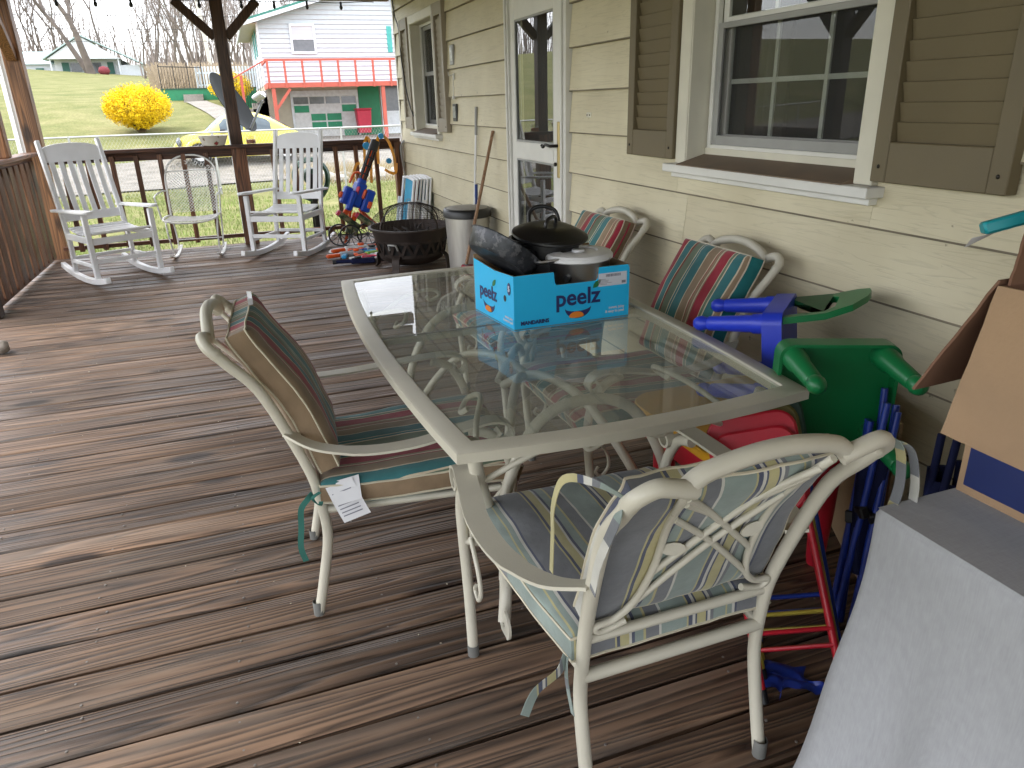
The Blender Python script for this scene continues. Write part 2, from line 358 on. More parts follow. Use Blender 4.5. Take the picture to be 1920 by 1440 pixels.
# ---------------------------------------------------------------- shared materials
W_DECK = wood('deck_stain', (.013, .0072, .0046), (.225, .138, .086), 0, .56, 1.0, 1.0, pale=(.27, .18, .095), grey=(.20, .158, .125), checks=True)
W_RAILX = wood('rail_stain_x', (.030, .010, .005), (.14, .052, .023), 0, .5, 1.0, .4)
W_RAILY = wood('rail_stain_y', (.05, .020, .009), (.24, .105, .048), 1, .5, 1.0, .4)
W_RAILZ = wood('rail_stain_z', (.04, .015, .007), (.22, .092, .040), 2, .5, 1.0, .4)
W_POST = wood('post_stain', (.08, .033, .013), (.33, .15, .06), 2, .5, 1.0, .4)
W_UNDER = mat('roof_boards', (.36, .32, .26), .8, var=.3, vs=3)
M_DARK = mat('dark_underside', (.02, .016, .013), .9)
M_CREAM = None
def siding_mat():
    m, t, b, N, L = nt('cream_siding'); b.inputs['Roughness'].default_value = .55; setspec(b, .35)
    tc = N.new('ShaderNodeTexCoord'); oi = N.new('ShaderNodeObjectInfo')
    sc = N.new('ShaderNodeVectorMath'); sc.operation = 'SCALE'; sc.inputs[0].default_value = (3, 41, 13); L.new(oi.outputs['Random'], sc.inputs['Scale'])
    ad = N.new('ShaderNodeVectorMath'); L.new(tc.outputs['Object'], ad.inputs[0]); L.new(sc.outputs[0], ad.inputs[1])
    mp = N.new('ShaderNodeMapping'); mp.inputs['Scale'].default_value = (1, 1.1, 24); L.new(ad.outputs[0], mp.inputs['Vector'])
    n = N.new('ShaderNodeTexNoise'); n.inputs['Scale'].default_value = 1; n.inputs['Detail'].default_value = 3; n.inputs['Distortion'].default_value = .5; L.new(mp.outputs[0], n.inputs['Vector'])
    q = N.new('ShaderNodeMath'); q.operation = 'MULTIPLY'; q.inputs[1].default_value = 9; L.new(n.outputs['Fac'], q.inputs[0])
    f = N.new('ShaderNodeMath'); f.operation = 'PINGPONG'; f.inputs[1].default_value = .5; L.new(q.outputs[0], f.inputs[0])
    rp = N.new('ShaderNodeValToRGB'); rp.color_ramp.elements[0].position = .0; rp.color_ramp.elements[1].position = .16; L.new(f.outputs[0], rp.inputs['Fac'])
    bp = N.new('ShaderNodeBump'); bp.inputs['Strength'].default_value = .32; bp.inputs['Distance'].default_value = .0018; L.new(rp.outputs['Color'], bp.inputs['Height']); L.new(bp.outputs['Normal'], b.inputs['Normal'])
    n2 = N.new('ShaderNodeTexNoise'); n2.inputs['Scale'].default_value = 2.4; n2.inputs['Detail'].default_value = 6; L.new(ad.outputs[0], n2.inputs['Vector'])
    r2 = N.new('ShaderNodeValToRGB'); e = r2.color_ramp.elements; e[0].position = .3; e[0].color = (.55, .49, .335, 1); e[1].position = .7; e[1].color = (.66, .60, .43, 1)
    L.new(n2.outputs['Fac'], r2.inputs['Fac'])
    n3 = N.new('ShaderNodeTexNoise'); n3.inputs['Scale'].default_value = 26; n3.inputs['Detail'].default_value = 4; L.new(tc.outputs['Object'], n3.inputs['Vector'])
    r3 = N.new('ShaderNodeValToRGB'); r3.color_ramp.elements[0].position = .71; r3.color_ramp.elements[1].position = .76; L.new(n3.outputs['Fac'], r3.inputs['Fac'])
    mx = N.new('ShaderNodeMixRGB'); mx.inputs['Color2'].default_value = (.3, .26, .18, 1); L.new(r3.outputs['Color'], mx.inputs['Fac']); L.new(r2.outputs['Color'], mx.inputs['Color1'])
    m3 = N.new('ShaderNodeMixRGB'); m3.blend_type = 'MULTIPLY'; m3.inputs['Fac'].default_value = .10; L.new(mx.outputs['Color'], m3.inputs['Color1']); L.new(rp.outputs['Color'], m3.inputs['Color2'])
    L.new(m3.outputs['Color'], b.inputs['Base Color']); return m
M_SIDE = siding_mat()
M_LAPSHADE = mat('siding_lap_shadow', (.20, .17, .12), .9, var=.4, vs=5)  # dark tone standing for the shadow under each siding lap
M_TRIM = mat('white_trim', (.68, .67, .63), .45, var=.06, spots=((.45, .42, .36), 22, .68))
M_TRIMC = mat('cream_trim', (.63, .60, .50), .5, var=.06, spots=((.4, .36, .28), 20, .68))
M_SHUT = mat('brown_shutter', (.138, .108, .058), .55, var=.10, vs=3, bump=.12, bs=160)
M_SHUTF = mat('taupe_shutter', (.30, .26, .20), .55, var=.1, vs=3, bump=.12, bs=160)
M_SILLB = mat('brown_sill', (.17, .12, .08), .6, var=.2)
M_PANE = glass('window_glass', (.93, .95, .94), .01, 0, 1.9)
M_DOORG = glass('storm_door_glass', (.85, .87, .86), .01, 0, 3.2)
M_SCREEN = screen('insect_screen', (.07, .07, .068), .34)
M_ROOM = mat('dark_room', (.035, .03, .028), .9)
M_CURT = mat('curtain_cloth', (.07, .06, .055), .9, var=.2, vs=20, stretch=(1, 14, 1))
M_GREYP = mat('grey_paint_metal', (.30, .30, .29), .45, var=.1)
M_BRONZE = mat('dark_bronze', (.03, .026, .022), .35, .8)
M_BRASS = mat('brass_plate', (.42, .33, .16), .35, .9)
M_NAIL = mat('nail_metal', (.24, .22, .20), .5, .6)
M_WHITE = mat('white_paint', (.82, .825, .84), .42, var=.05, spots=((.5, .48, .44), 16, .70))
M_BLACK = mat('black_plastic', (.012, .012, .013), .4, var=.3)

# ---------------------------------------------------------------- terrain
def lerp_prof(p, y):
    if y <= p[0][0]: return p[0][1]
    for (a, za), (b, zb) in zip(p, p[1:]):
        if y <= b:
            t = (y-a)/(b-a); return za+(zb-za)*t
    return p[-1][1]
PL = [(-60, -.8), (9, -.62), (19, -.52), (24, -.36), (26, -.2), (31, .72), (40, 1.85), (60, 3.1), (125, 6.2), (200, 8), (400, 9)]
PR = [(-60, -.8), (9, -.62), (19, -.52), (24, -.36), (26, -.2), (31, .1), (34, .22), (45, .35), (60, 3.0), (125, 6.2), (200, 8), (400, 9)]
def sstep(a, b, x): t = max(0, min(1, (x-a)/(b-a))); return t*t*(3-2*t)
def tz(x, y):
    s = sstep(.1+.02*(y-30), 1.9+.02*(y-30), x)
    if x < -6 and y < 90: # the open yard on the left rises gently from the deck side too
        extra = sstep(6, 34, -x)*1.5*(1-sstep(26, 60, y))
    else: extra = 0
    extra += min(4.5, .075*max(0, -x-11))*sstep(40, 120, y)
    return lerp_prof(PL, y)*(1-s)+lerp_prof(PR, y)*s+extra + .03*noise.noise(V((x*.35, y*.35, 0)))*(1 if y > 10 else 0)

def ground_mat(name, c0, c1, c2, sc=1.0, bump=.6, spots=None):
    m, t, b, N, L = nt(name); b.inputs['Roughness'].default_value = .95; setspec(b, .1)
    tc = N.new('ShaderNodeTexCoord')
    n = N.new('ShaderNodeTexNoise'); n.inputs['Scale'].default_value = .55*sc; n.inputs['Detail'].default_value = 9; n.inputs['Roughness'].default_value = .66; L.new(tc.outputs['Object'], n.inputs['Vector'])
    r = N.new('ShaderNodeValToRGB'); e = r.color_ramp.elements; e[0].position = .33; e[0].color = (*c0, 1); e[1].position = .68; e[1].color = (*c2, 1); x = e.new(.5); x.color = (*c1, 1)
    L.new(n.outputs['Fac'], r.inputs['Fac'])
    n2 = N.new('ShaderNodeTexNoise'); n2.inputs['Scale'].default_value = 14*sc; n2.inputs['Detail'].default_value = 6; n2.inputs['Roughness'].default_value = .75; L.new(tc.outputs['Object'], n2.inputs['Vector'])
    hv = N.new('ShaderNodeHueSaturation'); mr = N.new('ShaderNodeMapRange'); mr.inputs['From Min'].default_value = .3; mr.inputs['From Max'].default_value = .7; mr.inputs['To Min'].default_value = .6; mr.inputs['To Max'].default_value = 1.4
    L.new(n2.outputs['Fac'], mr.inputs['Value']); L.new(mr.outputs['Result'], hv.inputs['Value']); L.new(r.outputs['Color'], hv.inputs['Color']); L.new(hv.outputs['Color'], b.inputs['Base Color'])
    bp = N.new('ShaderNodeBump'); bp.inputs['Strength'].default_value = bump; bp.inputs['Distance'].default_value = .05; L.new(n2.outputs['Fac'], bp.inputs['Height']); L.new(bp.outputs['Normal'], b.inputs['Normal'])
    return m
M_GRASS = ground_mat('spring_lawn', (.115, .130, .045), (.170, .172, .068), (.245, .222, .108))
M_GRAVEL = ground_mat('gravel', (.20, .185, .16), (.27, .25, .22), (.34, .31, .27), 4, .9)
M_CONC = ground_mat('concrete_path', (.22, .205, .18), (.27, .25, .225), (.31, .29, .26), 2, .3)
def spaced(a, b, segs):
    out = [a]
    for (end, step) in segs:
        while out[-1]+step < end-1e-6: out.append(out[-1]+step)
        out.append(end)
    return out
gx = spaced(-260, 260, [(-60, 25), (-14, 4), (10, .8), (60, 5), (260, 25)])
gy = spaced(-60, 420, [(8, 17), (62, 1.0), (130, 4), (420, 30)])
mb = MB(); nx = len(gx)
mb.add([(x, y, tz(x, y)) for y in gy for x in gx], [(j*nx+i, j*nx+i+1, (j+1)*nx+i+1, (j+1)*nx+i) for j in range(len(gy)-1) for i in range(nx-1)])
ground = structure(mb.build('ground', M_GRASS, None, 80))
def draped(name, m, path, wid, off, nw=6, n=8):
    P = cr(path, n); mb = MB(); vs = []
    for i, p in enumerate(P):
        a = P[max(i-1, 0)]; b = P[min(i+1, len(P)-1)]; t = (b-a).normalized(); sd_ = V((t.y, -t.x, 0)).normalized()
        w = wid[0]+(wid[1]-wid[0])*i/(len(P)-1)
        for k in range(nw+1):
            q = p+sd_*w*(k/nw-.5)*(1+.06*noise.noise(p*.8)); vs.append((q.x, q.y, tz(q.x, q.y)+off))
    mb.add(vs, [(i*(nw+1)+k, i*(nw+1)+k+1, (i+1)*(nw+1)+k+1, (i+1)*(nw+1)+k) for i in range(len(P)-1) for k in range(nw)])
    return structure(mb.build(name, m, None, 80))
draped('driveway', M_GRAVEL, [(-40, 23.0, 0), (-12, 23.2, 0), (-4, 23.6, 0), (2, 24.6, 0), (9, 26, 0), (22, 27, 0)], (5.2, 6.4), .035, 10, 16)
draped('garage_apron', M_CONC, [(4.2, 27.2, 0), (4.2, 29, 0), (4.3, 33.0, 0)], (6.4, 6.4), .06, 10, 12)
draped('path', M_CONC, [(1.0, 26.4, 0), (.5, 31, 0), (-.3, 35.5, 0), (-1.25, 39.2, 0)], (1.3, .9), .05, 8, 12)
# grass blades on the lawn behind the deck (too many to count)
rnd = random.Random(4)
mb = MB(); vsl = []; fsl = []
for i in range(52000):
    y = 9.3+(rnd.random()**1.35)*11.2; x = rnd.uniform(-.62*y*.35-2.2, .30*y+.8)
    if noise.noise(V((x*.7, y*.7, 3))) < -.42: continue
    z = tz(x, y)-.004; h = rnd.uniform(.03, .085); a = rnd.uniform(0, 2*PI); w = rnd.uniform(.004, .009); k = rnd.uniform(0, .05)
    c, s_ = math.cos(a), math.sin(a); o = len(vsl)
    vsl += [(x-c*w, y-s_*w, z), (x+c*w, y+s_*w, z), (x-s_*k, y+c*k, z+h)]; fsl.append((o, o+1, o+2))
mb.add(vsl, fsl)
M_BLADE = mat('grass_blade', (.16, .21, .055), .8, var=.45, vs=1.2, spec=.2)
go = mb.build('grass', M_BLADE); tag(go, 'short spring grass on the lawn behind the deck railing', 'grass', None, 'stuff')

# ---------------------------------------------------------------- deck floor
WX = 1.85                      # plane of the house wall
mb = MB(); mb.bb(-1.93, WX, -5.0, 8.93, -.58, -.055)  # solid dark fill instead of joists, added to block light through board gaps
deck = structure(mb.build('deck_floor_added_fill', M_DARK))
rnd = random.Random(11)
def board_mesh(seed, w):
    r = random.Random(seed); mb = MB(); n = 30; x0, x1 = -1.90, 1.90; prof = []
    cup = r.uniform(-.0025, .0025)
    sec = [(-w/2, -.030), (-w/2, -.006), (-w/2+.006, -.0006), (-w/4, -.0002+cup*.6), (0, cup), (w/4, -.0002+cup*.6), (w/2-.006, -.0006), (w/2, -.006), (w/2, -.030)]
    vs = []; k = len(sec)
    for i in range(n+1):
        x = x0+(x1-x0)*i/n
        for j, (y, z) in enumerate(sec):
            dy = .0022*noise.noise(V((x*1.1, seed*7.1, 0)))+.0012*noise.noise(V((x*9, seed*3.3+j, 1)))
            vs.append((x, y+dy, z+.0016*noise.noise(V((x*1.6, seed*5.5, j*.3)))))
    fs = [(i*k+j, i*k+j+1, (i+1)*k+j+1, (i+1)*k+j) for i in range(n) for j in range(k-1)]
    fs += [tuple(range(k)), tuple(n*k+j for j in range(k-1, -1, -1))]
    mb.add(vs, fs); return mb.mesh('board', W_DECK, 35)
bmesh_set = [board_mesh(i, .1425) for i in range(14)]
nails = MB(); by = -4.90; ib = 0
while by < 8.92:
    o = inst('board', bmesh_set[rnd.randrange(14)], deck, (-.04, by, rnd.uniform(-.0025, .0015)), (0, 0, PI if rnd.random() < .5 else 0))
    for jx in range(10):
        for s in (-1, 1):
            x = -1.8+jx*.405+rnd.uniform(-.02, .02); y = by+s*.042+rnd.uniform(-.012, .012)
            if x > 1.83: continue
            nails.lathe([(0, .0014), (.0034, .001), (.004, -.003)], 6, Matrix.Translation((x, y, 0)))
    by += .1525+rnd.uniform(-.002, .002); ib += 1
no = nails.build('nail_heads', M_NAIL, deck, 40); no['kind'] = 'stuff'

# ---------------------------------------------------------------- house along the deck
house = thing('house', 'cream lap-sided house with brown shutters standing along the deck', 'house', (0, 0, 0))
OPEN = [(4.06, 5.08, -.05, 2.12), (1.79, 2.90, 1.15, 2.22), (6.93, 7.93, 1.15, 2.22)]
Y0, Y1 = -5.0, 8.70  # wall, like deck and roof, lengthened unseen behind the camera to shade near boards
def seg(y0, y1, z0, z1, zb):
    if z1-z0 < .01: return
    mb = MB(); ex = .2205
    def xo(z): return WX-.024+.020*(z-zb)/ex           # bottom edge stands proud
    ys = y0; parts = []
    ps = [(xo(z0), ys, z0), (xo(z1), ys, z1), (WX+.006, ys, z1), (WX+.006, ys, z0)]
    n = max(2, int((y1-y0)/.25)); vs = []
    for i in range(n+1):
        y = y0+(y1-y0)*i/n
        wv = .0018*noise.noise(V((y*.8, zb*9, 0)))
        for (x, _, z) in ps: vs.append((x+(wv if x < WX else 0), y, z))
    fs = [(i*4+j, i*4+(j+1) % 4, (i+1)*4+(j+1) % 4, (i+1)*4+j) for i in range(n) for j in range(4)] + [(0, 1, 2, 3), tuple(n*4+j for j in (3, 2, 1, 0))]
    mb.add(vs, fs); o = mb.build('siding_board', M_SIDE, house)
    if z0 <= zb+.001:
        e = MB(); e.bb(xo(z0)-.0012, WX-.004, y0+.0005, y1-.0005, z0-.005, z0+.001); e.build('lap_shadow', M_LAPSHADE, o)  # lap shadow line put in as a thin dark strip
rnd = random.Random(3)
for k in range(-5, 8):
    zb = 1.025+.2205*k; zt = zb+.2195
    cuts = []
    for (a, b, c, d) in OPEN:
        if d <= zb+.004 or c >= zt-.004: continue
        cuts.append((a, b))
        if c > zb: seg(a+.001, b-.001, zb, min(zt, c), zb)
        if d < zt: seg(a+.001, b-.001, max(zb, d), zt, zb)
    y = Y0
    runs = []
    for (a, b) in sorted(cuts): runs.append((y, a)); y = b
    runs.append((y, Y1))
    for (a, b) in runs:
        while b-a > 3.4:
            m_ = a+rnd.uniform(1.8, 3.0); seg(a, m_-.001, zb, zt, zb); a = m_+.001
        seg(a, b, zb, zt, zb)
mb = MB(); xs = (WX+.007, WX+.16); yy = Y0
for (a, b, c, d) in sorted(OPEN):
    mb.bb(*xs, yy, a, -.6, 2.85); mb.bb(*xs, a, b, d, 2.85)
    if c > 0: mb.bb(*xs, a, b, -.6, c)
    yy = b
mb.bb(*xs, yy, Y1, -.6, 2.85); mb.bb(WX+.16, 7, Y1-.16, Y1-.002, -.6, 2.85); mb.bb(WX+.16, 7, Y0, Y0+.15, -.6, 2.85)
mb.build('wall', M_CREAM or mat('cream_wall', (.52, .48, .35), .7), house)
mb = MB(); mb.bb(WX-.022, WX+.02, Y1+.001, Y1+.02, -.55, 2.75); mb.bb(WX-.024, WX-.015, Y1-.03, Y1+.021, -.55, 2.75)
mb.build('corner_trim', M_TRIM, house, 0, .002)

def room(y0, y1, z0, z1):
    mb = MB(); mb.bb(WX+.17, WX+1.7, y0-.25, y1+.25, z0-.6 if z0 > .5 else z0, z1+.3)
    mb.v = mb.v; o = mb.build('room', M_ROOM, house)
    bm = bmesh.new(); bm.from_mesh(o.data); bmesh.ops.delete(bm, geom=[f for f in bm.faces if f.calc_center_median().x < WX+.18], context='FACES'); bm.to_mesh(o.data); bm.free()
    return o
def window(y0, y1, z0, z1, casing, cols, rows, full_screen, mcas):
    w = MB()
    cx0, cx1 = WX-.04, WX+.004
    for (a, b) in ((y0, y0+casing), (y1-casing, y1)): w.bb(cx0, cx1, a, b, z0, z1)
    w.bb(cx0-.002, cx1, y0, y1, z1-casing, z1+.002)
    root = w.build('window', mcas, house, 0, .003)
    iy0, iy1, iz1 = y0+casing, y1-casing, z1-casing
    j = MB(); jx1 = WX+.095
    j.bb(cx0+.006, jx1, iy0-.012, iy0+.004, z0, iz1+.005); j.bb(cx0+.006, jx1, iy1-.004, iy1+.012, z0, iz1+.005); j.bb(cx0+.006, jx1, iy0+.004, iy1-.004, iz1-.004, iz1+.012)
    j.bb(WX+.055, jx1, iy0+.004, iy1-.004, z0-.01, z0+.062)
    j.build('jamb', mcas, root, 0, .002)
    s = MB(); s.bb(WX-.085, WX+.0, y0-.03, y1+.03, z0-.035, z0-.002)
    si = s.build('sill', M_TRIM, root, 0, .003)
    s = MB(); s.add([(x, y, z) for y in (iy0+.0045, iy1-.0045) for (x, z) in ((WX-.083, z0-.004), (WX-.083, z0+.001), (WX+.0545, z0+.036), (WX+.0545, z0-.004))], [(0, 1, 2, 3), (7, 6, 5, 4), (0, 4, 5, 1), (1, 5, 6, 2), (2, 6, 7, 3), (3, 7, 4, 0)]); s.build('sill_top', M_SILLB, root)
    s = MB(); s.bb(WX-.05, WX-.013, y0-.01, y1+.01, z0-.058, z0-.0355); s.build('apron_strip', M_TRIM, root, 0, .002)
    # sash frames
    fx0, fx1 = WX+.07, WX+.10; zm = z0+.055+(iz1-z0-.055)*.52; a, b = iy0+.012, iy1-.012; zl = z0+.058; zh = iz1-.006
    def frame(name, x0, x1, ya, yb, za, zb, t, m):
        f = MB(); f.bb(x0, x1, ya, ya+t, za, zb); f.bb(x0, x1, yb-t, yb, za, zb); f.bb(x0, x1, ya+t, yb-t, za, za+t); f.bb(x0, x1, ya+t, yb-t, zb-t, zb)
        return f.build(name, m, root, 0, .002)
    frame('window_frame', fx0-.012, fx0+.012, a, b, zl-.004, zh, .022, M_TRIM)
    frame('upper_sash', fx0+.014, fx0+.03, a+.022, b-.022, zm-.02, zh-.02, .035, M_TRIM)
    frame('lower_sash', fx0+.0305, fx0+.05, a+.022, b-.022, zl+.018, zm+.02, .04, M_GREYP if full_screen != 2 else M_TRIM)
    for (za, zb, xo) in ((zm+.012, zh-.055, .022), (zl+.058, zm-.02, .04)):
        p = MB(); p.bb(fx0+xo-.002, fx0+xo+.002, a+.055, b-.055, za, zb); p.build('pane', M_PANE, root)
        mu = MB()
        for c in range(1, cols):
            y = a+.057+(b-a-.114)*c/cols; mu.bb(fx0+xo+.004, fx0+xo+.012, y-.009, y+.009, za, zb)
        for r in range(1, rows):
            z = za+(zb-za)*r/rows; mu.bb(fx0+xo+.0035, fx0+xo+.0115, a+.057, b-.057, z-.009, z+.009)
        if cols > 1: mu.build('muntin', M_TRIM, root)
    sc = MB(); zt_ = zm-.004 if full_screen != 1 else zh-.022
    sc.add([(fx0+.002, a+.022, zl+.018), (fx0+.002, b-.022, zl+.018), (fx0+.002, b-.022, zt_), (fx0+.002, a+.022, zt_)], [(0, 1, 2, 3)])
    sc.build('insect_screen', M_SCREEN, root)
    if full_screen == 2:
        f = MB(); f.bb(fx0-.006, fx0+.008, a+.022, a+.055, zl+.018, zt_); f.bb(fx0-.006, fx0+.008, b-.055, b-.022, zl+.018, zt_); f.bb(fx0-.006, fx0+.008, a+.055, b-.055, zl+.018, zl+.055); f.bb(fx0-.006, fx0+.008, a+.055, b-.055, zt_-.022, zt_)
        f.build('screen_frame', M_GREYP, root, 0, .002)
    c = MB()
    for (ya, yb) in ((a, a+(b-a)*.24), (b-(b-a)*.24, b)):
        c.grid(lambda u, v: (WX+.26+.03*math.sin(u*26), ya+(yb-ya)*u, z0-.1+(z1-z0+.1)*v), 40, 2)
    c.build('curtain', M_CURT, root, 60)
    room(y0, y1, z0, z1)
    return root
window(1.79, 2.90, 1.15, 2.22, .075, 3, 2, 2, M_TRIMC)
window(6.93, 7.93, 1.15, 2.22, .075, 1, 1, 1, M_TRIMC)
def shutter(y0, y1, z0, z1, m):
    x0, x1 = WX-.055, WX-.012; st = .055; lo = z0+.115; hi = z1-.10
    f = MB(); f.bb(x0, x1, y0, y0+st, z0, z1); f.bb(x0, x1, y1-st, y1, z0, z1); f.bb(x0+.0015, x1, y0+st, y1-st, z0, lo); f.bb(x0+.0015, x1, y0+st, y1-st, hi, z1)
    f.bb(x1-.006, x1-.001, y0+st, y1-st, lo, hi)
    root = f.build('shutter', m, house, 0, .003)
    me = MB(); me.box((0, 0, 0), (.007, y1-y0-2*st-.002, .062), (0, R(-13), 0)); me = me.mesh('louvre', m, 0, .0015)
    z = lo+.024
    while z < hi-.01:
        inst('louvre', me, root, ((x0+x1)/2+.004, (y0+y1)/2, z)); z += .0535
    for (yy_, zz) in ((y0+.028, z0+.045), (y1-.028, z0+.045)):
        s = MB(); s.sphere((x0-.001, yy_, zz), .006, 8, 6, (.5, 1, 1)); s.build('screw', M_BRONZE, root, 60)
shutter(2.905, 3.315, 1.165, 2.22, M_SHUT); shutter(1.345, 1.785, 1.165, 2.22, M_SHUT)
shutter(7.94, 8.29, 1.175, 2.22, M_SHUTF); shutter(6.60, 6.92, 1.175, 2.22, M_SHUTF)

# storm door
f = MB()
for (a, b) in ((4.065, 4.135), (5.005, 5.075)): f.bb(WX-.045, WX+.05, a, b, 0.0, 2.115)
f.bb(WX-.044, WX+.05, 4.135, 5.005, 2.045, 2.113)
for (a, b) in ((4.10, 4.118), (5.022, 5.04)): f.bb(WX-.058, WX-.0455, a, b, 0.0, 2.10)
f.bb(WX-.03, WX+.05, 4.135, 5.005, 0.0, .03)
fr = f.build('door_frame', M_TRIM, house, 0, .003)
d = MB(); xa, xb = WX-.03, WX+.002; ya, yb = 4.142, 4.998
d.bb(xa, xb, ya, ya+.135, .035, 2.04); d.bb(xa, xb, yb-.075, yb, .035, 2.04); d.bb(xa+.001, xb, ya+.135, yb-.075, .035, .20); d.bb(xa+.001, xb, ya+.135, yb-.075, 1.905, 2.04)
d.bb(xa-.004, xb, ya+.135, yb-.075, 1.055, 1.165)
door = d.build('storm_door', M_TRIM, house, 0, .004)
for (za, zb) in ((.20, 1.055), (1.165, 1.905)):
    p = MB(); p.bb(WX-.016, WX-.011, ya+.135, yb-.075, za, zb); p.build('pane', M_DOORG, door)
    g = MB(); t = .012
    g.bb(xa+.004, xa+.012, ya+.135, ya+.135+t, za, zb); g.bb(xa+.004, xa+.012, yb-.075-t, yb-.075, za, zb); g.bb(xa+.004, xa+.012, ya+.147, yb-.087, za, za+t); g.bb(xa+.004, xa+.012, ya+.147, yb-.087, zb-t, zb)
    g.build('glazing_bead', M_GREYP, door)
h = MB(); h.bb(xa-.01, xa, ya+.03, ya+.062, .98, 1.30)
ho = h.build('handle_plate', M_BRASS, door, 0, .004)
h = MB(); h.tube(cr([(xa-.008, ya+.046, 1.165), (xa-.045, ya+.046, 1.165), (xa-.055, ya+.07, 1.165), (xa-.055, ya+.13, 1.17), (xa-.056, ya+.165, 1.155), (xa-.056, ya+.185, 1.165)], 5), .009, 8, radii=None)
h.lathe([(0, .014), (.012, .012), (.012, 0), (0, 0)], 12, Matrix.Translation((xa-.02, ya+.046, 1.06)) @ Matrix.Rotation(-PI/2, 4, 'Y'))
h.build('handle', M_BRONZE, door, 50)
b_ = MB(); b_.bb(WX+.06, WX+.10, ya, yb, .03, 2.04); inner = b_.build('inner_door', mat('inner_door_dark', (.022, .02, .02), .5), house)
# small fittings on the wall
for (y, z, sy, sz, m, nm) in ((6.43, 1.79, .10, .155, M_GREYP, 'thermometer'), (6.42, 1.34, .11, .14, M_BLACK, 'thermometer')):
    q = MB(); q.bb(WX-.03, WX-.0135, y-sy/2, y+sy/2, z-sz/2, z+sz/2); o = q.build('weather_gauge', m, None, 0, .004)
    tag(o, 'small pale gauge card on the siding, upper of two beside the taupe shutter' if z > 1.5 else 'small dark gauge card on the siding, lower of two beside the taupe shutter', 'gauge')
    q = MB(); q.bb(WX-.0335, WX-.0305, y-sy*.36, y+sy*.36, z-sz*.3, z+sz*.36); q.build('gauge_face', mat('gauge_face_%d' % int(z*10), (.5, .52, .5) if z > 1.5 else (.30, .32, .34), .3, var=.4, vs=30), o)
q = MB(); q.bb(WX-.024, WX-.0135, 6.41, 6.44, 1.60, 1.65); q.tube(cr([(WX-.024, 6.425, 1.64), (WX-.06, 6.425, 1.63), (WX-.065, 6.425, 1.66)], 4), .004, 6); q.tube([(WX-.024, 6.427, 1.615), (WX-.028, 6.43, 1.47)], .003, 6); q.box((WX-.026, 6.43, 1.46), (.018, .03, .025))
tag(q.build('wall_hook', M_TRIM, None), 'white hook with a dangling strap on the siding', 'hook')
q = MB(); q.bb(WX-.018, WX-.011, 3.79, 3.85, 1.325, 1.352); o = q.build('mounting_plate', M_TRIMC, None, 0, .003); tag(o, 'tiny cream bracket plate with two screws on siding beside door', 'bracket')
for y in (3.805, 3.835):
    q = MB(); q.sphere((WX-.0185, y, 1.338), .004, 8, 5); q.build('screw', M_BRONZE, o)
# cable running down the far corner of the wall
q = MB(); q.tube(cr([(WX-.03, 8.62, 2.5), (WX-.03, 8.55, 2.30), (WX-.035, 8.38, 2.15), (WX-.066, 8.20, 1.85), (WX-.064, 8.05, 1.5), (WX-.05, 7.9, 1.3)], 6), .006, 6)
tag(q.build('black_cable', M_BLACK, None, 60), 'thin black cable hanging down beside the taupe shutter', 'cable')
q = MB(); q.tube(cr([(WX-.02, 8.55, 1.04), (WX-.06, 8.60, .95), (WX-.03, 8.62, .6), (WX-.06, 8.6, .3), (WX-.05, 8.6, .012)], 6), .012, 8)
tag(q.build('grey_hose', M_GREYP, None, 60), 'grey pipe hanging on the house corner beside the railing', 'pipe')

# porch roof; unseen rear stretch added behind the camera to shade the near deck
ro = MB()
def rz_(x): return 2.78+(x-WX)*.055
ro.add([(x, y, rz_(x)+dz) for dz in (0, .06) for y in (-5.2, 9.3) for x in (-2.35, WX+.0)], [(0, 1, 3, 2), (4, 6, 7, 5), (0, 4, 5, 1), (2, 3, 7, 6), (0, 2, 6, 4), (1, 5, 7, 3)])
ro.bb(WX+.001, 7, -5.2, 9.1, 2.86, 2.95)
roof = ro.build('roof', W_UNDER, house)
rf = MB(); rf.bar((-2.3, 0, rz_(-2.3)-.052), (WX, 0, rz_(WX)-.052), .04, .10, (0, 0, 1)); rfm = rf.mesh('rafter', W_RAILX)
y = -5.0
while y < 9.2: inst('rafter', rfm, roof, (0, y, 0)); y += .61
be = MB(); be.bb(-1.93, -1.80, -5.2, 8.92, 2.47, 2.595); be.build('beam', W_RAILY, house, 0, .004)
be = MB(); be.bb(-1.79, WX-.02, 8.80, 8.92, 2.47, 2.595); be.build('beam', W_RAILX, house, 0, .004)

# ---------------------------------------------------------------- posts
def post(x, y, w, z0, z1, label, braces, m=W_POST):
    t = thing('porch_post', label, 'post', (x, y, z0), 0, 'porch posts')
    p = MB(); p.bb(-w/2, w/2, -w/2, w/2, 0, z1-z0); p.build('post', m, t, 0, .006)
    for (dx, dy) in braces:
        b = MB(); L_ = .34 if len(braces) == 2 and braces[0][0] else .5
        a = V((dx*w*.45, dy*w*.45, z1-z0-L_-.02)); c = V((dx*(w*.45+L_), dy*(w*.45+L_), z1-z0-.02))
        b.bar(a, c, .085, .09, (dy, dx, 0) if True else (0, 0, 1)); b.build('brace', m, t, 0, .005)
    return t
W_POSTD = wood('post_stain_dark', (.026, .011, .006), (.10, .046, .024), 2, .5, 1.0, .4)
post(.055, 8.86, .125, -.06, 2.47, 'dark brown porch post with two angled braces behind railing', [(-1, 0), (1, 0)], W_POSTD)
post(-1.845, 8.86, .15, -.06, 2.45, 'reddish brown corner porch post behind the big white rocking chair', [(0, -1)])
post(-1.87, 7.72, .115, 1.075, 2.45, 'brown post rising from the railing cap near white downspout', [])
post(-1.87, 6.34, .13, .002, 2.45, 'dark brown post where the side railing ends', [(0, 1), (0, -1)], W_POSTD)
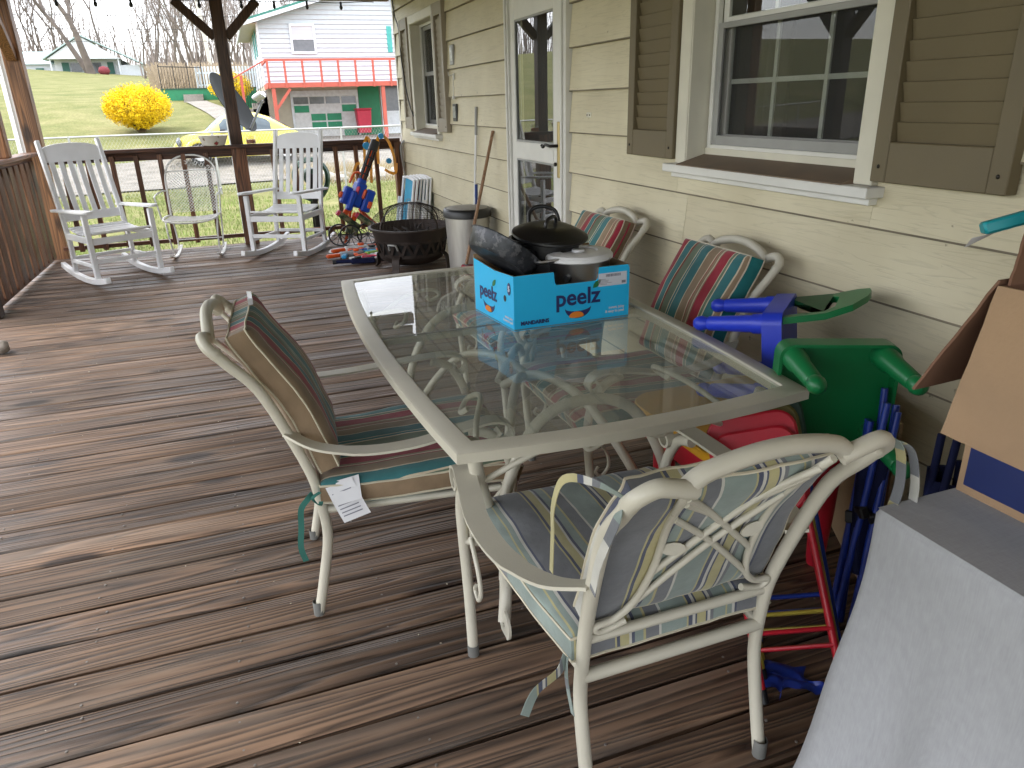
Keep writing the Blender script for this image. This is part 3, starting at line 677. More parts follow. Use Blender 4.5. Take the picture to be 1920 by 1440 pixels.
post(-1.87, 1.2, .13, .002, 2.45, 'brown porch post by the open side of the deck', [(0, 1), (0, -1)], W_POSTD)
q = MB(); q.bb(-1.945, -1.80, 7.64, 7.80, 1.062, 1.078); q.bb(-1.93, -1.81, 7.655, 7.785, 1.05, 1.10)
q = MB(); q.bb(-1.94, -1.935+.135, 7.65, 7.79, 1.0745, 1.125)
# downspout
q = MB(); pts = cr([(-2.06, 9.32, 2.62), (-2.06, 9.32, 2.2), (-2.06, 9.32, 1.0), (-2.06, 9.32, -.3), (-2.06, 9.32, -.56)], 4)
sec = [(math.cos(a)*(.042+.005*math.cos(8*a)), math.sin(a)*(.042+.005*math.cos(8*a))) for a in [2*PI*i/32 for i in range(32)]]
q.sweep(pts, sec, (0, 1, 0)); tag(q.build('downspout', M_WHITE, None, 60), 'white fluted downspout outside the corner porch post', 'downspout')

# ---------------------------------------------------------------- railings
def baluster_mesh(w, d, z0, z1): b = MB(); b.bb(-w/2, w/2, -d/2, d/2, z0, z1); return b.mesh('baluster', W_RAILZ, 0, .003)
rl = thing('deck_railing', 'dark brown wooden railing across the far end of deck', 'railing', (0, 8.74, 0))
b = MB(); b.bb(-1.80, 1.80, -.075, .055, 1.028, 1.064); b.build('top_rail', W_RAILX, rl, 0, .004)
b = MB(); b.bb(-1.80, 1.74, .008, .046, .945, 1.0275); b.build('upper_rail', W_RAILX, rl, 0, .003)
b = MB(); b.bb(-1.80, 1.74, .008, .046, .085, .125); b.build('lower_rail', W_RAILX, rl, 0, .003)
bm_ = baluster_mesh(.046, .038, .07, 1.0)
x = -1.62
while x < 1.70:
    if abs(x-.055) > .14: inst('baluster', bm_, rl, (x, -.013, 0))
    x += .2245
for (x, w) in ((.06, .15), ):
    b = MB(); b.bb(x-w/2, x+w/2, -.016, .007, 0.004, 1.027); b.build('post_cover', W_RAILZ, rl, 0, .003)
b = MB(); b.bb(1.735, 1.815, -.05, .05, .004, 1.027); b.build('end_post', W_RAILZ, rl, 0, .004)
b = MB(); b.bb(.90, .975, -.02, .05, .004, .085); b.build('foot_block', W_RAILZ, rl, 0, .004)
sl = thing('deck_railing', 'brown wooden side railing with close-set pickets leading to the corner', 'railing', (-1.87, 0, 0))
b = MB(); b.bb(-.07, .07, 6.42, 8.66, 1.036, 1.074); b.build('top_rail', W_RAILY, sl, 0, .004)
b = MB(); b.bb(-.022, .012, 6.42, 8.66, .945, 1.0355); b.build('upper_rail', W_RAILY, sl, 0, .003)
b = MB(); b.bb(-.022, .012, 6.42, 8.66, .03, .085); b.build('lower_rail', W_RAILY, sl, 0, .003)
bm2 = baluster_mesh(.022, .135, .06, 1.0)
y = 6.52
while y < 8.66: inst('baluster', bm2, sl, (.0235, y, 0)); y += .198
# ---------------------------------------------------------------- patio dining set
M_FRAME = mat('cream_metal', (.54, .51, .42), .42, var=.08, vs=5, bump=.10, bs=220, spots=((.30, .25, .18), 38, .69))
M_CHIP = mat('bare_chipped_foot', (.13, .13, .12), .6, var=.3)
BR = (.27, .195, .125); TE = (.045, .165, .175); RD = (.30, .028, .045); GN = (.13, .17, .115); CRM = (.56, .48, .35); RB = (.20, .05, .035); MA = (.18, .045, .05)
SA = [(.045, RD), (.006, BR), (.005, CRM), (.014, BR), (.004, RD), (.005, CRM), (.040, BR), (.006, CRM), (.046, TE), (.004, CRM), (.010, TE), (.005, CRM), (.040, GN), (.009, RB), (.005, CRM), (.034, TE), (.006, CRM), (.042, RD), (.009, BR), (.006, CRM), (.004, RD), (.040, BR), (.006, CRM), (.040, TE), (.005, CRM), (.012, GN), (.005, CRM)]
SG = (.235, .285, .26); YE = (.42, .38, .20); NV = (.075, .085, .13); SB = (.165, .172, .185); WH = (.52, .51, .46)
SBs = [(.060, SG), (.004, YE), (.010, NV), (.007, WH), (.004, NV), (.022, YE), (.004, NV), (.007, WH), (.008, SB), (.030, SG), (.005, YE), (.012, SG), (.007, WH), (.005, NV), (.062, SB), (.005, YE), (.007, NV), (.020, YE), (.006, WH), (.006, NV), (.020, SG), (.006, YE), (.030, SB), (.006, WH)]
F_A = [stripes('striped_cushion_%d' % i, SA, .5, off=o) for i, o in enumerate((.17, .225, .12))]
F_B = stripes('grey_striped_cushion', SBs, .5, off=.03)
M_BROWNF = mat('brown_cushion_side', (.25, .18, .115), .95, var=.15, vs=14, bump=.25, bs=300, spec=.1)
M_TEALF = mat('teal_cushion_side', (.03, .19, .20), .9, var=.2, vs=10, bump=.25, bs=300, spec=.1)
M_PIPE_R = mat('red_piping', (.34, .025, .05), .8)
M_PIPE_C = mat('cream_piping', (.55, .50, .38), .8)
M_TIE_G = mat('green_tie', (.035, .16, .13), .85)
M_TAG = mat('white_care_tag', (.68, .68, .70), .8)
M_INK = mat('grey_ink', (.2, .2, .24), .8)
STILE = [(0, 0), (.028, .12), (.055, .26), (.05, .36), (.034, .46), (-.012, .60), (-.07, .74), (-.13, .815), (-.158, .85)]
def sprof(z):
    for (a, za), (b, zb) in zip(STILE, STILE[1:]):
        if z <= zb: return a+(b-a)*(z-za)/(zb-za)
    (a, za), (b, zb) = STILE[-2:]
    return b+(b-a)*(z-zb)/(zb-za)*.25
def cushion(name, path, w0, w1, t, mats, parent, puff=.28, nv=14, nu=14, rnd=.045):
    """soft box: path = centre line (y, z) from one end to the other in the chair's side plane"""
    P = cr([(0, a, b) for a, b in path], 4); n = len(P); seglen = [0]
    for a, b in zip(P, P[1:]): seglen.append(seglen[-1]+(b-a).length)
    def at(v):
        d = v*seglen[-1]
        for i in range(n-1):
            if d <= seglen[i+1]+1e-9:
                k = (d-seglen[i])/max(1e-9, seglen[i+1]-seglen[i]); p = P[i].lerp(P[i+1], k); tg = (P[min(i+2, n-1)]-P[max(i-1, 0)]).normalized(); return p, V((0, -tg.z, tg.y))
        return P[-1], V((0, 0, 1))
    mb = MB(); rings = []; Ls = seglen[-1]
    # perimeter section stays square with a soft edge; the faces swell towards the middle
    us = [-1, -.985, -.96, -.93, -.87]+[-.8+1.6*i/nu for i in range(nu+1)]+[.87, .93, .96, .985, 1]; vs_ = [0, .012, .03, .05, .085]+[.12+.76*i/nv for i in range(nv+1)]+[.915, .95, .97, .988, 1]
    def edge(q):     # 0 at rim .. 1 inside
        return min(1, max(0, q))
    idx = {}
    verts = []
    def wid(v): return w0+(w1-w0)*v
    for side in (1, -1):
        for j, v in enumerate(vs_):
            p, nn = at(v)
            for i, u in enumerate(us):
                du = (1-abs(u))*wid(v)/rnd; dv = min(v, 1-v)*Ls/rnd; e = min(du, dv)
                th = t/2*(.60+.40*math.sin(min(1, e)*PI/2)**.55 + puff*(1-abs(u)**2.2)*(1-abs(2*v-1)**2.2))
                wr = .005*noise.noise(V((u*3, v*4, side*5+t*40)))+.0025*noise.noise(V((u*9, v*9, side*3+t*70)))
                verts.append(p+V((u*wid(v), 0, 0))+nn*(side*(th+wr)))
    k = len(us); m = len(vs_); fs = []; mi = []
    for s in (0, 1):
        o = s*k*m
        for j in range(m-1):
            for i in range(k-1): fs.append((o+j*k+i, o+j*k+i+1, o+(j+1)*k+i+1, o+(j+1)*k+i)); mi.append(0)
    o = k*m
    for j in range(m-1):
        for i in (0, k-1): fs.append((j*k+i, (j+1)*k+i, o+(j+1)*k+i, o+j*k+i)); mi.append(1 if len(mats) > 1 else 0)
    for i in range(k-1):
        for j in (0, m-1): fs.append((j*k+i, j*k+i+1, o+j*k+i+1, o+j*k+i)); mi.append(0)
    mb.add(verts, fs); mb.mi = mi
    ob = mb.build(name, mats, parent, 50)
    rim = [verts[j*k] for j in range(m)]+[verts[(m-1)*k+i] for i in range(1, k)]+[verts[j*k+k-1] for j in range(m-2, -1, -1)]+[verts[i] for i in range(k-2, 0, -1)]
    rim2 = [verts[o+j*k] for j in range(m)]+[verts[o+(m-1)*k+i] for i in range(1, k)]+[verts[o+j*k+k-1] for j in range(m-2, -1, -1)]+[verts[o+i] for i in range(k-2, 0, -1)]
    return ob, rim, rim2, at
def curl(c, r, a0, a1, n=14, ax='x', shrink=.55):
    out = []
    for i in range(n+1):
        a = a0+(a1-a0)*i/n; q = r*(1-shrink*i/n)
        if ax == 'x': out.append(V(c)+V((0, math.cos(a)*q, math.sin(a)*q)))
        else: out.append(V(c)+V((math.cos(a)*q, 0, math.sin(a)*q)))
    return out
def dining_chair(label, loc, rz, fab, side, piping, lattice, seed):
    t = thing('patio_chair', label, 'chair', loc, rz, 'patio chairs round the glass table')
    rr = .0148
    for s in (-1, 1):
        hw = lambda z: s*(.215+.025*max(0, min(1, (z-.45)/.4)))
        b = MB(); pts = cr([(hw(z), y, z) for y, z in STILE[:4]], 4)[:-1]+cr([(hw(z), y, z) for y, z in STILE[3:]], 4); b.tube(pts, rr, 10)
        leg = b.build('rear_leg', M_FRAME, t, 60)
        q = MB(); q.lathe([(rr+.0012, .0), (rr+.0016, .03+.012*(s > 0)), (rr+.0004, .034+.012*(s > 0))], 10, Matrix.Translation((hw(0), .0005, .0005))); q.build('foot_cap', M_CHIP, leg, 60)
        b = MB(); fx = s*.295
        b.tube(cr([(fx*1.03, .47, .572), (fx*1.03, .535, .545), (fx*1.02, .582, .46), (fx*1.01, .588, .36), (fx, .575, .2), (fx, .562, 0)], 6), rr, 10)
        leg = b.build('front_leg', M_FRAME, t, 60)
        q = MB(); q.lathe([(rr+.0012, 0), (rr+.0016, .03), (rr+.0004, .036)], 10, Matrix.Translation((fx, .562, .0005))); q.build('foot_cap', M_CHIP, leg, 60)
        b = MB(); ax = s
        path = [(ax*.228, -.012, .602), (ax*.285, .06, .578), (ax*.325, .18, .566), (ax*.335, .32, .572), (ax*.318, .44, .588), (ax*.303, .53, .594), (ax*.30, .575, .58), (ax*.30, .592, .553), (ax*.30, .578, .527), (ax*.30, .553, .527), (ax*.30, .545, .545), (ax*.30, .556, .558)]
        b.band(cr(path, 5), .046, .007, (0, 0, 1) if False else (-s*1.0, 0, .0001)) if False else None
        P = cr(path, 5); sec = []
        vs = []; n = len(P)
        for i, p in enumerate(P):
            tg = (P[min(i+1, n-1)]-P[max(i-1, 0)]).normalized(); sdv = V((1, 0, 0))-tg*tg.x; sdv.normalize(); nn = sdv.cross(tg)
            w = .026 if 8 < i < n-24 else .023
            for (a, c) in ((-w, -.0035), (w, -.0035), (w, .0035), (-w, .0035)): vs.append(p+sdv*a+nn*c)
        b.add(vs, [(i*4+j, i*4+(j+1) % 4, (i+1)*4+(j+1) % 4, (i+1)*4+j) for i in range(n-1) for j in range(4)]+[(0, 1, 2, 3), tuple((n-1)*4+j for j in (3, 2, 1, 0))])
        b.build('arm', M_FRAME, t, 40)
        b = MB(); b.tube([(hw(.36)*.97, .05, .345), (s*.225, .3, .345), (s*.25, .56, .35), (s*.292, .583, .355)], .012, 8); b.build('seat_rail', M_FRAME, t, 60)
        b = MB(); pts = cr([(s*.284, .57, .37), (s*.284, .515, .30), (s*.284, .50, .24), (s*.284, .525, .205), (s*.284, .55, .22), (s*.284, .54, .24)], 6); b.tube(pts, .006, 6); b.build('scroll', M_FRAME, t, 60)
    b = MB(); b.tube([(-.284, .575, .375), (.284, .575, .375)], .012, 8); b.build('front_bar', M_FRAME, t, 60)
    b = MB(); b.tube([(-.214, .05, .335), (.214, .05, .335)], .0145, 10); b.build('rear_bar', M_FRAME, t, 60)
    b = MB(); b.tube([(-.215, .04, .435), (.215, .04, .435)], .011, 8); b.build('back_bar', M_FRAME, t, 60)
    # crest: rounded shoulders and an arched middle
    for s in (-1, 1):
        b = MB(); b.tube(cr([(s*.240, -.152, .842), (s*.238, -.172, .866), (s*.210, -.184, .884), (s*.17, -.182, .874), (s*.14, -.176, .862)], 6), .0155, 10); b.sphere((s*.240, -.156, .848), .0165, 10, 8); b.build('crest_shoulder', M_FRAME, t, 60)
    b = MB(); P = cr([(-.16, -.174, .862), (-.125, -.178, .888), (-.06, -.184, .905), (0, -.186, .910), (.06, -.184, .905), (.125, -.178, .888), (.16, -.174, .862)], 6)
    b.tube(P, .016, 10); b.build('crest_rail', M_FRAME, t, 60)
    lat = t
    if lattice:
        def lp(x, z): return V((x, sprof(z)-.006, z))
        def rod(pts, r=.0075):
            q = MB(); q.tube(cr([lp(*p) for p in pts], 6), r, 8); return q
        for s in (-1, 1):
            rod([(s*.135, .47), (s*.185, .455), (s*.20, .475), (s*.16, .485), (s*.125, .53), (s*.108, .62), (s*.115, .74), (s*.138, .855)]).build('lattice_rod', M_FRAME, t, 60)
            rod([(s*.11, .60), (-s*.045, .755), (-s*.13, .83)], .007).build('lattice_rod', M_FRAME, t, 60)
            rod([(s*.122, .81), (s*.03, .74), (-s*.012, .70)], .007).build('lattice_rod', M_FRAME, t, 60)
            rod([(s*.125, .525), (0, .655), (-s*.112, .755)], .007).build('lattice_rod', M_FRAME, t, 60)
            q = MB(); c = lp(s*.085, .665); a_ = .6*s
            q.prism([(math.cos(x)*.026, math.sin(x)*.012) for x in [2*PI*i/12 for i in range(12)]], .004, Matrix.Translation(c+V((0, -.004, 0))) @ Matrix.Rotation(PI/2-.25, 4, 'X') @ Matrix.Rotation(a_*.3, 4, 'Z'))
            q.build('leaf', M_FRAME, t, 40)
    # seat and back cushions
    sp = [(.05, .408), (.2, .402), (.4, .41), (.56, .415), (.62, .400)]
    th = .085
    mats = [fab, side] if side else [fab]
    so, r1, r2, _ = cushion('seat_cushion', sp, .238, .285, th, mats, t, .16)
    bp = [(.085, .47), (.055, .56), (.01, .68), (-.045, .775), (-.09, .85), (-.105, .885)] if side else [(.075, .47), (.045, .56), (.0, .68), (-.05, .765), (-.085, .815), (-.098, .84)]
    bo, q1, q2, at_ = cushion('back_cushion', bp, .212, .205, .085 if seed == 2 else .10 if side else .066, mats, t, .22)
    for ob, rims in ((so, (r1, r2)), (bo, (q1, q2))):
        for rm in rims:
            q = MB(); q.tube(rm, .003, 5, closed=True); q.build('piping', piping, ob, 60)
    if side is M_BROWNF:    # red cord halfway up the side panel
        for ob, (ra, rb) in ((so, (r1, r2)), (bo, (q1, q2))):
            n = len(ra); h = 20
            mid = [a.lerp(b_, .5) for a, b_ in zip(ra, rb)]
            for sel in (mid[:24], ):
                q = MB(); q.tube([p+V((-.002, 0, 0)) for p in sel], .004, 5); q.build('side_cord', M_PIPE_R, ob, 60)
    return t, so, bo
near, near_seat, near_back = dining_chair('cream metal patio chair with grey and yellow striped cushions, its lattice back showing', (.72, 1.008, 0), R(.5), F_B, None, M_PIPE_C, True, 1)
left, left_seat, left_back = dining_chair('cream metal patio chair with care tag, drawn up opposite the house wall', (.056, 2.122, 0), R(-90-4), F_A[0], M_BROWNF, M_PIPE_C, True, 2)
c3, _, b3 = dining_chair('cream metal patio chair against the wall beside the storm door', (1.56, 3.235, 0), R(90+2), F_A[1], M_BROWNF, M_PIPE_C, True, 3)
c4, _, b4 = dining_chair('cream metal patio chair with teal-sided cushion below the window sill', (1.56, 2.305, 0), R(90), F_A[2], M_TEALF, M_PIPE_C, True, 4)
# ties
def ribbon(parent, name, pts, w, m, up=(0, 1, 0)):
    q = MB(); q.band(cr(pts, 6), w, .0015, up); return q.build(name, m, parent, 60)
ribbon(left, 'tie', [(.262, .03, .43), (.275, .015, .42), (.27, -.005, .39), (.262, -.012, .33), (.268, -.02, .27), (.262, -.012, .22)], .016, M_TIE_G, (1, 0, 0))
ribbon(left, 'tie', [(.262, .05, .43), (.28, .03, .425), (.279, .045, .40), (.26, .05, .40)], .012, M_TIE_G, (0, 0, 1))
# care tag: two white leaves on the side seam
q = MB(); q.grid(lambda u, v: (.238+.045*v+.01*math.sin(v*3), .065+.075*u+.04*v, .43-.095*v+.02*u), 5, 6)
tg_ = q.build('care_tag', M_TAG, left, 60)
q = MB(); q.grid(lambda u, v: (.232+.05*v, .085+.075*u, .44-.05*v+.012*u), 5, 5); q.build('care_tag', M_TAG, left, 60)
for i in range(7):
    q = MB(); q.grid(lambda u, v: (.2405+.045*(.2+.1*i+.03*v)+.01*math.sin((.2+.1*i)*3), .065+.075*(.12+.7*u)+.04*(.2+.1*i), .4308-.095*(.2+.1*i+.03*v)+.02*(.12+.7*u)), 6, 1); q.build('print_line', M_INK, tg_)
q = MB()
for i in range(5):
    a = 2*PI*i/5; q.grid(lambda u, v: (.03+.018*math.cos(a)*u+.008*(v-.5)*math.sin(a), -.075+.012*v, .935+.02*math.sin(a)*u), 3, 2)
q.build('white_bow', M_TAG, left, 60)
ribbon(near, 'tie', [(-.225, -.135, .84), (-.27, -.10, .865), (-.29, -.03, .84), (-.292, .01, .77), (-.285, .03, .70), (-.288, .03, .62)], .014, F_B, (1, 0, 0))
ribbon(near, 'tie', [(-.24, -.14, .85), (-.262, -.16, .83), (-.275, -.13, .74), (-.27, -.10, .66)], .020, F_B, (1, 0, 0))
ribbon(near, 'tie', [(.25, -.16, .865), (.275, -.17, .85), (.285, -.175, .78), (.278, -.17, .70), (.285, -.165, .64)], .020, F_B, (1, 0, 0))
ribbon(near, 'tie', [(.255, -.165, .862), (.295, -.175, .845), (.315, -.18, .78), (.318, -.18, .72)], .018, F_B, (1, 0, 0))
ribbon(near, 'tie', [(-.25, .05, .40), (-.275, .03, .385), (-.33, .01, .375), (-.36, -.005, .34)], .020, F_B, (0, 1, 0))
ribbon(near, 'tie', [(-.25, .045, .40), (-.262, .02, .37), (-.258, .0, .30)], .016, F_B, (1, 0, 0))

# glass table -------------------------------------------------------
TC = V((.82, 2.272, 0)); TZ = .72
tb = thing('patio_table', 'cream metal patio table with a two-pane clear glass top', 'table', TC)
M_TGLASS = glass('table_glass', (.92, .94, .92), .16, .0, 1.52, (.5, .51, .47))
def outline(inset, n=14):
    hx, hy, bx, by = .465-inset, .90-inset, .045, .035; P = []
    for i in range(n): t = i/n; P.append((-hx-bx*(1-(2*t-1)**2), -hy+2*hy*t))
    for i in range(n): t = i/n; P.append((-hx+2*hx*t, hy+by*(1-(2*t-1)**2)))
    for i in range(n): t = i/n; P.append((hx+bx*(1-(2*t-1)**2), hy-2*hy*t))
    for i in range(n): t = i/n; P.append((hx-2*hx*t, -hy-by*(1-(2*t-1)**2)))
    return P
oo, ii = outline(0), outline(.052); n = len(oo); mb = MB(); vs = []
for z, ring in ((TZ-.028, oo), (TZ-.004, oo), (TZ, outline(.006)), (TZ+.0005, outline(.046)), (TZ-.006, ii), (TZ-.028, ii)): vs += [(p[0], p[1], z) for p in ring]
mb.add(vs, [(k*n+i, k*n+(i+1) % n, ((k+1) % 6)*n+(i+1) % n, ((k+1) % 6)*n+i) for k in range(6) for i in range(n)])
mb.build('top_frame', M_FRAME, tb, 35)
bar = MB(); bar.bb(-.46, .46, -.014, .014, TZ-.026, TZ-.009); bar.build('cross_bar', M_FRAME, tb, 0, .002)
gi = outline(.049)
for sgn in (-1, 1):
    poly = [p for p in gi if p[1]*sgn > .001]
    poly.sort(key=lambda p: math.atan2(p[1]-sgn*.4, p[0]))
    ex = .465-.049+.045; e2 = [(-ex, sgn*.0015), (ex, sgn*.0015)]
    poly = poly+e2; poly.sort(key=lambda p: math.atan2(p[1]-sgn*.35, p[0]))
    q = MB(); q.prism(poly, .005, Matrix.Translation((0, 0, TZ-.0055))); q.build('glass_pane', M_TGLASS, tb)
seam = MB(); seam.bb(-.458, .458, -.0025, .0025, TZ-.0075, TZ-.0018); seam.build('seam_strip', mat('rubber_seam', (.18, .17, .15), .6), tb)
for sx in (-1, 1):
    for sy in (-1, 1):
        b = MB(); b.tube(cr([(sx*.40, sy*.80, TZ-.03), (sx*.385, sy*.77, .60), (sx*.33, sy*.68, .42), (sx*.27, sy*.60, .25), (sx*.265, sy*.60, .12), (sx*.29, sy*.65, .035)], 6), .0185, 10)
        lg = b.build('leg', M_FRAME, tb, 60)
        b = MB(); P = curl((sx*.29, sy*.655, .032), .030, PI/2, PI/2-sy*4.6, 14); vs = []
        b.band([p for p in P], .045, .007, (1, 0, 0)); b.build('scroll_foot', M_FRAME, lg, 40)
        b = MB(); b.tube(cr([(sx*.27, sy*.60, .14), (sx*.20, sy*.45, .36), (sx*.12, sy*.28, .52), (sx*.03, sy*.12, .56), (-sx*.06, sy*.02, .50)], 6), .015, 10); b.build('brace', M_FRAME, tb, 60)
        b = MB(); b.tube(cr([(sx*.385, sy*.77, .58), (sx*.33, sy*.60, .64), (sx*.28, sy*.48, .665), (sx*.30, sy*.42, .64), (sx*.33, sy*.45, .615), (sx*.315, sy*.47, .63)], 6), .008, 8); b.build('scroll', M_FRAME, tb, 60)
        b = MB(); b.tube(cr([(sx*.37, sy*.76, .56), (sx*.22, sy*.80, .64), (sx*.10, sy*.81, .66), (sx*.06, sy*.80, .635), (sx*.10, sy*.80, .615), (sx*.12, sy*.80, .635)], 6), .008, 8); b.build('scroll', M_FRAME, tb, 60)
for sy in (-1, 1):
    b = MB(); b.tube(cr([(-.27, sy*.60, .18), (-.25, sy*.58, .40), (-.15, sy*.56, .585), (0, sy*.55, .635), (.15, sy*.56, .585), (.25, sy*.58, .40), (.27, sy*.60, .18)], 6), .0165, 10); b.build('arch', M_FRAME, tb, 60)

# produce box with cookware ----------------------------------------
TT = TZ-.003
M_BOXB = mat('sky_blue_print', (.02, .48, .84), .35, var=.05, vs=4)
M_KRAFT = mat('kraft_board', (.30, .20, .11), .85, var=.12, vs=8, bump=.2, bs=180)
M_NAVY = mat('navy_print', (.022, .022, .115), .45)
M_ORNG = mat('orange_print', (.75, .22, .02), .45)
M_LEAF = mat('leaf_green_print', (.02, .16, .05), .45)
M_PAPER = mat('label_paper', (.62, .64, .70), .6, var=.03)
bx = thing('cardboard_box', 'bright blue open cardboard produce box full of cookware on the glass table', 'box', (0, 0, TT))
FL, FR_, BL, BRr = V((.778, 2.160, 0)), V((1.198, 2.166, 0)), V((.742, 2.475, 0)), V((1.195, 2.480, 0)); BH = .182
def panel(name, a, b, poly, thick, inward):
    """wall panel from a to b; poly in (along 0..1, height); printed skin outside, kraft inside"""
    d = (b-a); L_ = d.length; d.normalize(); nrm = d.cross(V((0, 0, 1)))*(-inward)
    M = Matrix(((d.x, 0, nrm.x, a.x), (d.y, 0, nrm.y, a.y), (0, 1, 0, 0), (0, 0, 0, 1)))
    P = [(u*L_, z) for u, z in poly]
    q = MB(); q.prism(P, thick, M @ Matrix.Translation((0, 0, -thick/2-.0008))); o = q.build(name, M_KRAFT, bx)
    s = MB(); s.prism(P, .0008, M @ Matrix.Translation((0, 0, -.0004))); so = s.build('printed_skin', M_BOXB, o)
    return o, M, L_
notch = [(0, 0), (1, 0), (1, .92), (.985, 1), (.725, 1.0), (.715, .80), (.70, .76), (.36, .76), (.345, .80), (.335, 1.0), (.02, 1), (0, 1)]
front, MF, LF = panel('front_panel', FL, FR_, [(u, z*BH) for u, z in notch], .005, -1)
sidep, MS, LS = panel('side_panel', BL, FL, [(0, 0), (1, 0), (1, BH), (.55, BH*.97), (0, BH*1.05)], .005, -1)
panel('side_panel', FR_, BRr, [(0, 0), (1, 0), (1, BH), (0, BH)], .005, -1)
panel('back_panel', BRr, BL, [(0, 0), (1, 0), (1, BH*1.12), (.62, BH*1.12), (.60, BH), (.3, BH), (.28, BH*1.12), (0, BH*1.12)], .005, -1)
q = MB(); q.add([tuple(p+V((0, 0, .002))) for p in (FL, FR_, BRr, BL)]+[tuple(p+V((0, 0, .006))) for p in (FL, FR_, BRr, BL)], [(0, 1, 2, 3), (4, 7, 6, 5), (0, 4, 5, 1), (1, 5, 6, 2), (2, 6, 7, 3), (3, 7, 4, 0)]); q.build('bottom_panel', M_KRAFT, bx)
def onpanel(M, x, z, e=.0012): return M @ Matrix.Translation((x, z, e))
def smile(parent, M, x, z, s, e=.0012):
    q = MB(); P = [(math.cos(a)*.048*s, math.sin(a)*.040*s*.95) for a in [PI+PI*i/20 for i in range(21)]]+[(math.cos(a)*.048*s, -.014*s*math.sin(a)*1.0) for a in [PI*i/12 for i in range(1, 12)]]
    q.prism(P, .0008, onpanel(M, x, z, e)); q.build('logo_smile', M_NAVY, parent)
    q = MB(); P = [(math.cos(a)*.027*s-.006*s, -.030*s+math.sin(a)*.016*s*(1 if math.sin(a) > 0 else .38)) for a in [2*PI*i/24 for i in range(24)]]
    q.prism(P, .0008, onpanel(M, x, z, e+.0009)); q.build('logo_segment', M_ORNG, parent)
def leafp(parent, M, x, z, s, e=.0012):
    q = MB(); P = [(-.014, -.012), (-.012, 0), (-.004, .009), (.008, .015), (.017, .016), (.015, .006), (.009, -.005), (-.002, -.011)]
    q.prism([(a*s, b*s) for a, b in P], .0008, onpanel(M, x, z, e)); q.build('logo_leaf', M_LEAF, parent)
text('logo_lettering', 'peelz', .078, M_NAVY, front, onpanel(MF, .228, .066), .0016); smile(front, MF, .228, .056, 1.0); leafp(front, MF, .296, .126, .95)
text('print', 'MANDARINS', .0175, M_NAVY, front, onpanel(MF, .022, .018), .0008, 'LEFT')
text('print', 'sweet, juicy', .0125, M_PAPER, front, onpanel(MF, .402, .036), .0003, 'RIGHT'); text('print', '& easy to peel', .0125, M_PAPER, front, onpanel(MF, .402, .023), .0003, 'RIGHT')
q = MB(); q.bb(.303, .409, .116, .160, .0006, .0016); lab = q.build('paper_label', M_PAPER, front); lab.matrix_local = MF
r_ = random.Random(5); q = MB(); x = .330
while x < .385: w = r_.choice((.0006, .0011, .0018)); q.bb(x, x+w, .147, .156, .0016, .0020); x += w+r_.choice((.0007, .0012))
for i in range(5): q.bb(.308, .308+r_.uniform(.02, .055), .139-.0042*i, .1402-.0042*i, .0016, .002)
q.bb(.390, .405, .121, .130, .0016, .002); bc = q.build('barcode', M_INK, lab)
text('logo_lettering', 'peelz', .066, M_NAVY, sidep, onpanel(MS, LS*.38, .072), .0014); smile(sidep, MS, LS*.40, .058, .95); leafp(sidep, MS, LS*.38+.05, .132, .9)
q = MB(); P = [(math.cos(a)*.012, math.sin(a)*.021) for a in [2*PI*i/20 for i in range(20)]]; q.prism(P, .0008, onpanel(MS, LS*.90, .135)); q.build('badge', M_NAVY, sidep)
text('badge_number', '5', .026, M_PAPER, sidep, onpanel(MS, LS*.90, .127, .002), .001)
q = MB(); P = [(math.cos(a)*.009, math.sin(a)*.011) for a in [2*PI*i/16 for i in range(16)]]; q.prism(P, .0008, onpanel(MS, LS*.80, .098)); q.build('hand_hole', M_BLACK, sidep)
text('print', 'sweet, juicy', .012, M_PAPER, sidep, onpanel(MS, LS*.97, .034), .0003, 'RIGHT'); text('print', '& easy to peel', .012, M_PAPER, sidep, onpanel(MS, LS*.97, .021), .0003, 'RIGHT')
# cookware
M_IRON = mat('black_enamel', (.010, .010, .011), .34, var=.35, vs=9, bump=.08, bs=200, spots=((.05, .05, .05), 30, .72))
M_IRONW = mat('worn_pan', (.04, .043, .05), .40, .3, var=.6, vs=26, spots=((.10, .10, .108), 34, .52))
M_STEEL = mat('polished_steel', (.68, .68, .68), .30, 1, var=.08)
M_PLW = mat('white_plastic', (.72, .72, .72), .35, var=.04)
pot = thing('stock_pot', 'large black lidded pot with loop handles in the blue box', 'pot', (.985, 2.395, TT+.008))
q = MB(); q.lathe([(0, 0), (.098, 0), (.108, .01), (.122, .238), (.129, .243), (.129, .248), (.119, .248), (.106, .02), (0, .012)], 40); q.build('body', M_IRON, pot, 40)
q = MB(); q.lathe([(.128, .263), (.135, .268), (.134, .275), (.120, .282), (.110, .287), (.078, .300), (.045, .305), (.03, .303), (0, .305)], 40, Matrix.Translation((.006, .035, -.012)) @ Matrix.Rotation(.04, 4, 'Y') @ Matrix.Rotation(.15, 4, 'X')); ld = q.build('lid', M_IRON, pot, 35)
q = MB(); q.tube(cr([(-.04, 0, .300), (-.036, 0, .320), (-.018, 0, .330), (.018, 0, .330), (.036, 0, .318), (.040, 0, .298)], 6), .0065, 8); lh = q.build('knob_handle', M_IRON, ld, 60); lh.matrix_local = Matrix.Translation((.006, .035, -.012)) @ Matrix.Rotation(.04, 4, 'Y') @ Matrix.Rotation(.15, 4, 'X') @ Matrix.Rotation(R(40), 4, 'Z')
q = MB(); q.tube(cr([(.11, .09, .24), (.112, .13, .27), (.10, .15, .315), (.05, .165, .33), (.01, .17, .31), (.0, .145, .25)], 6), .0075, 8); q.build('handle', M_IRON, pot, 60)
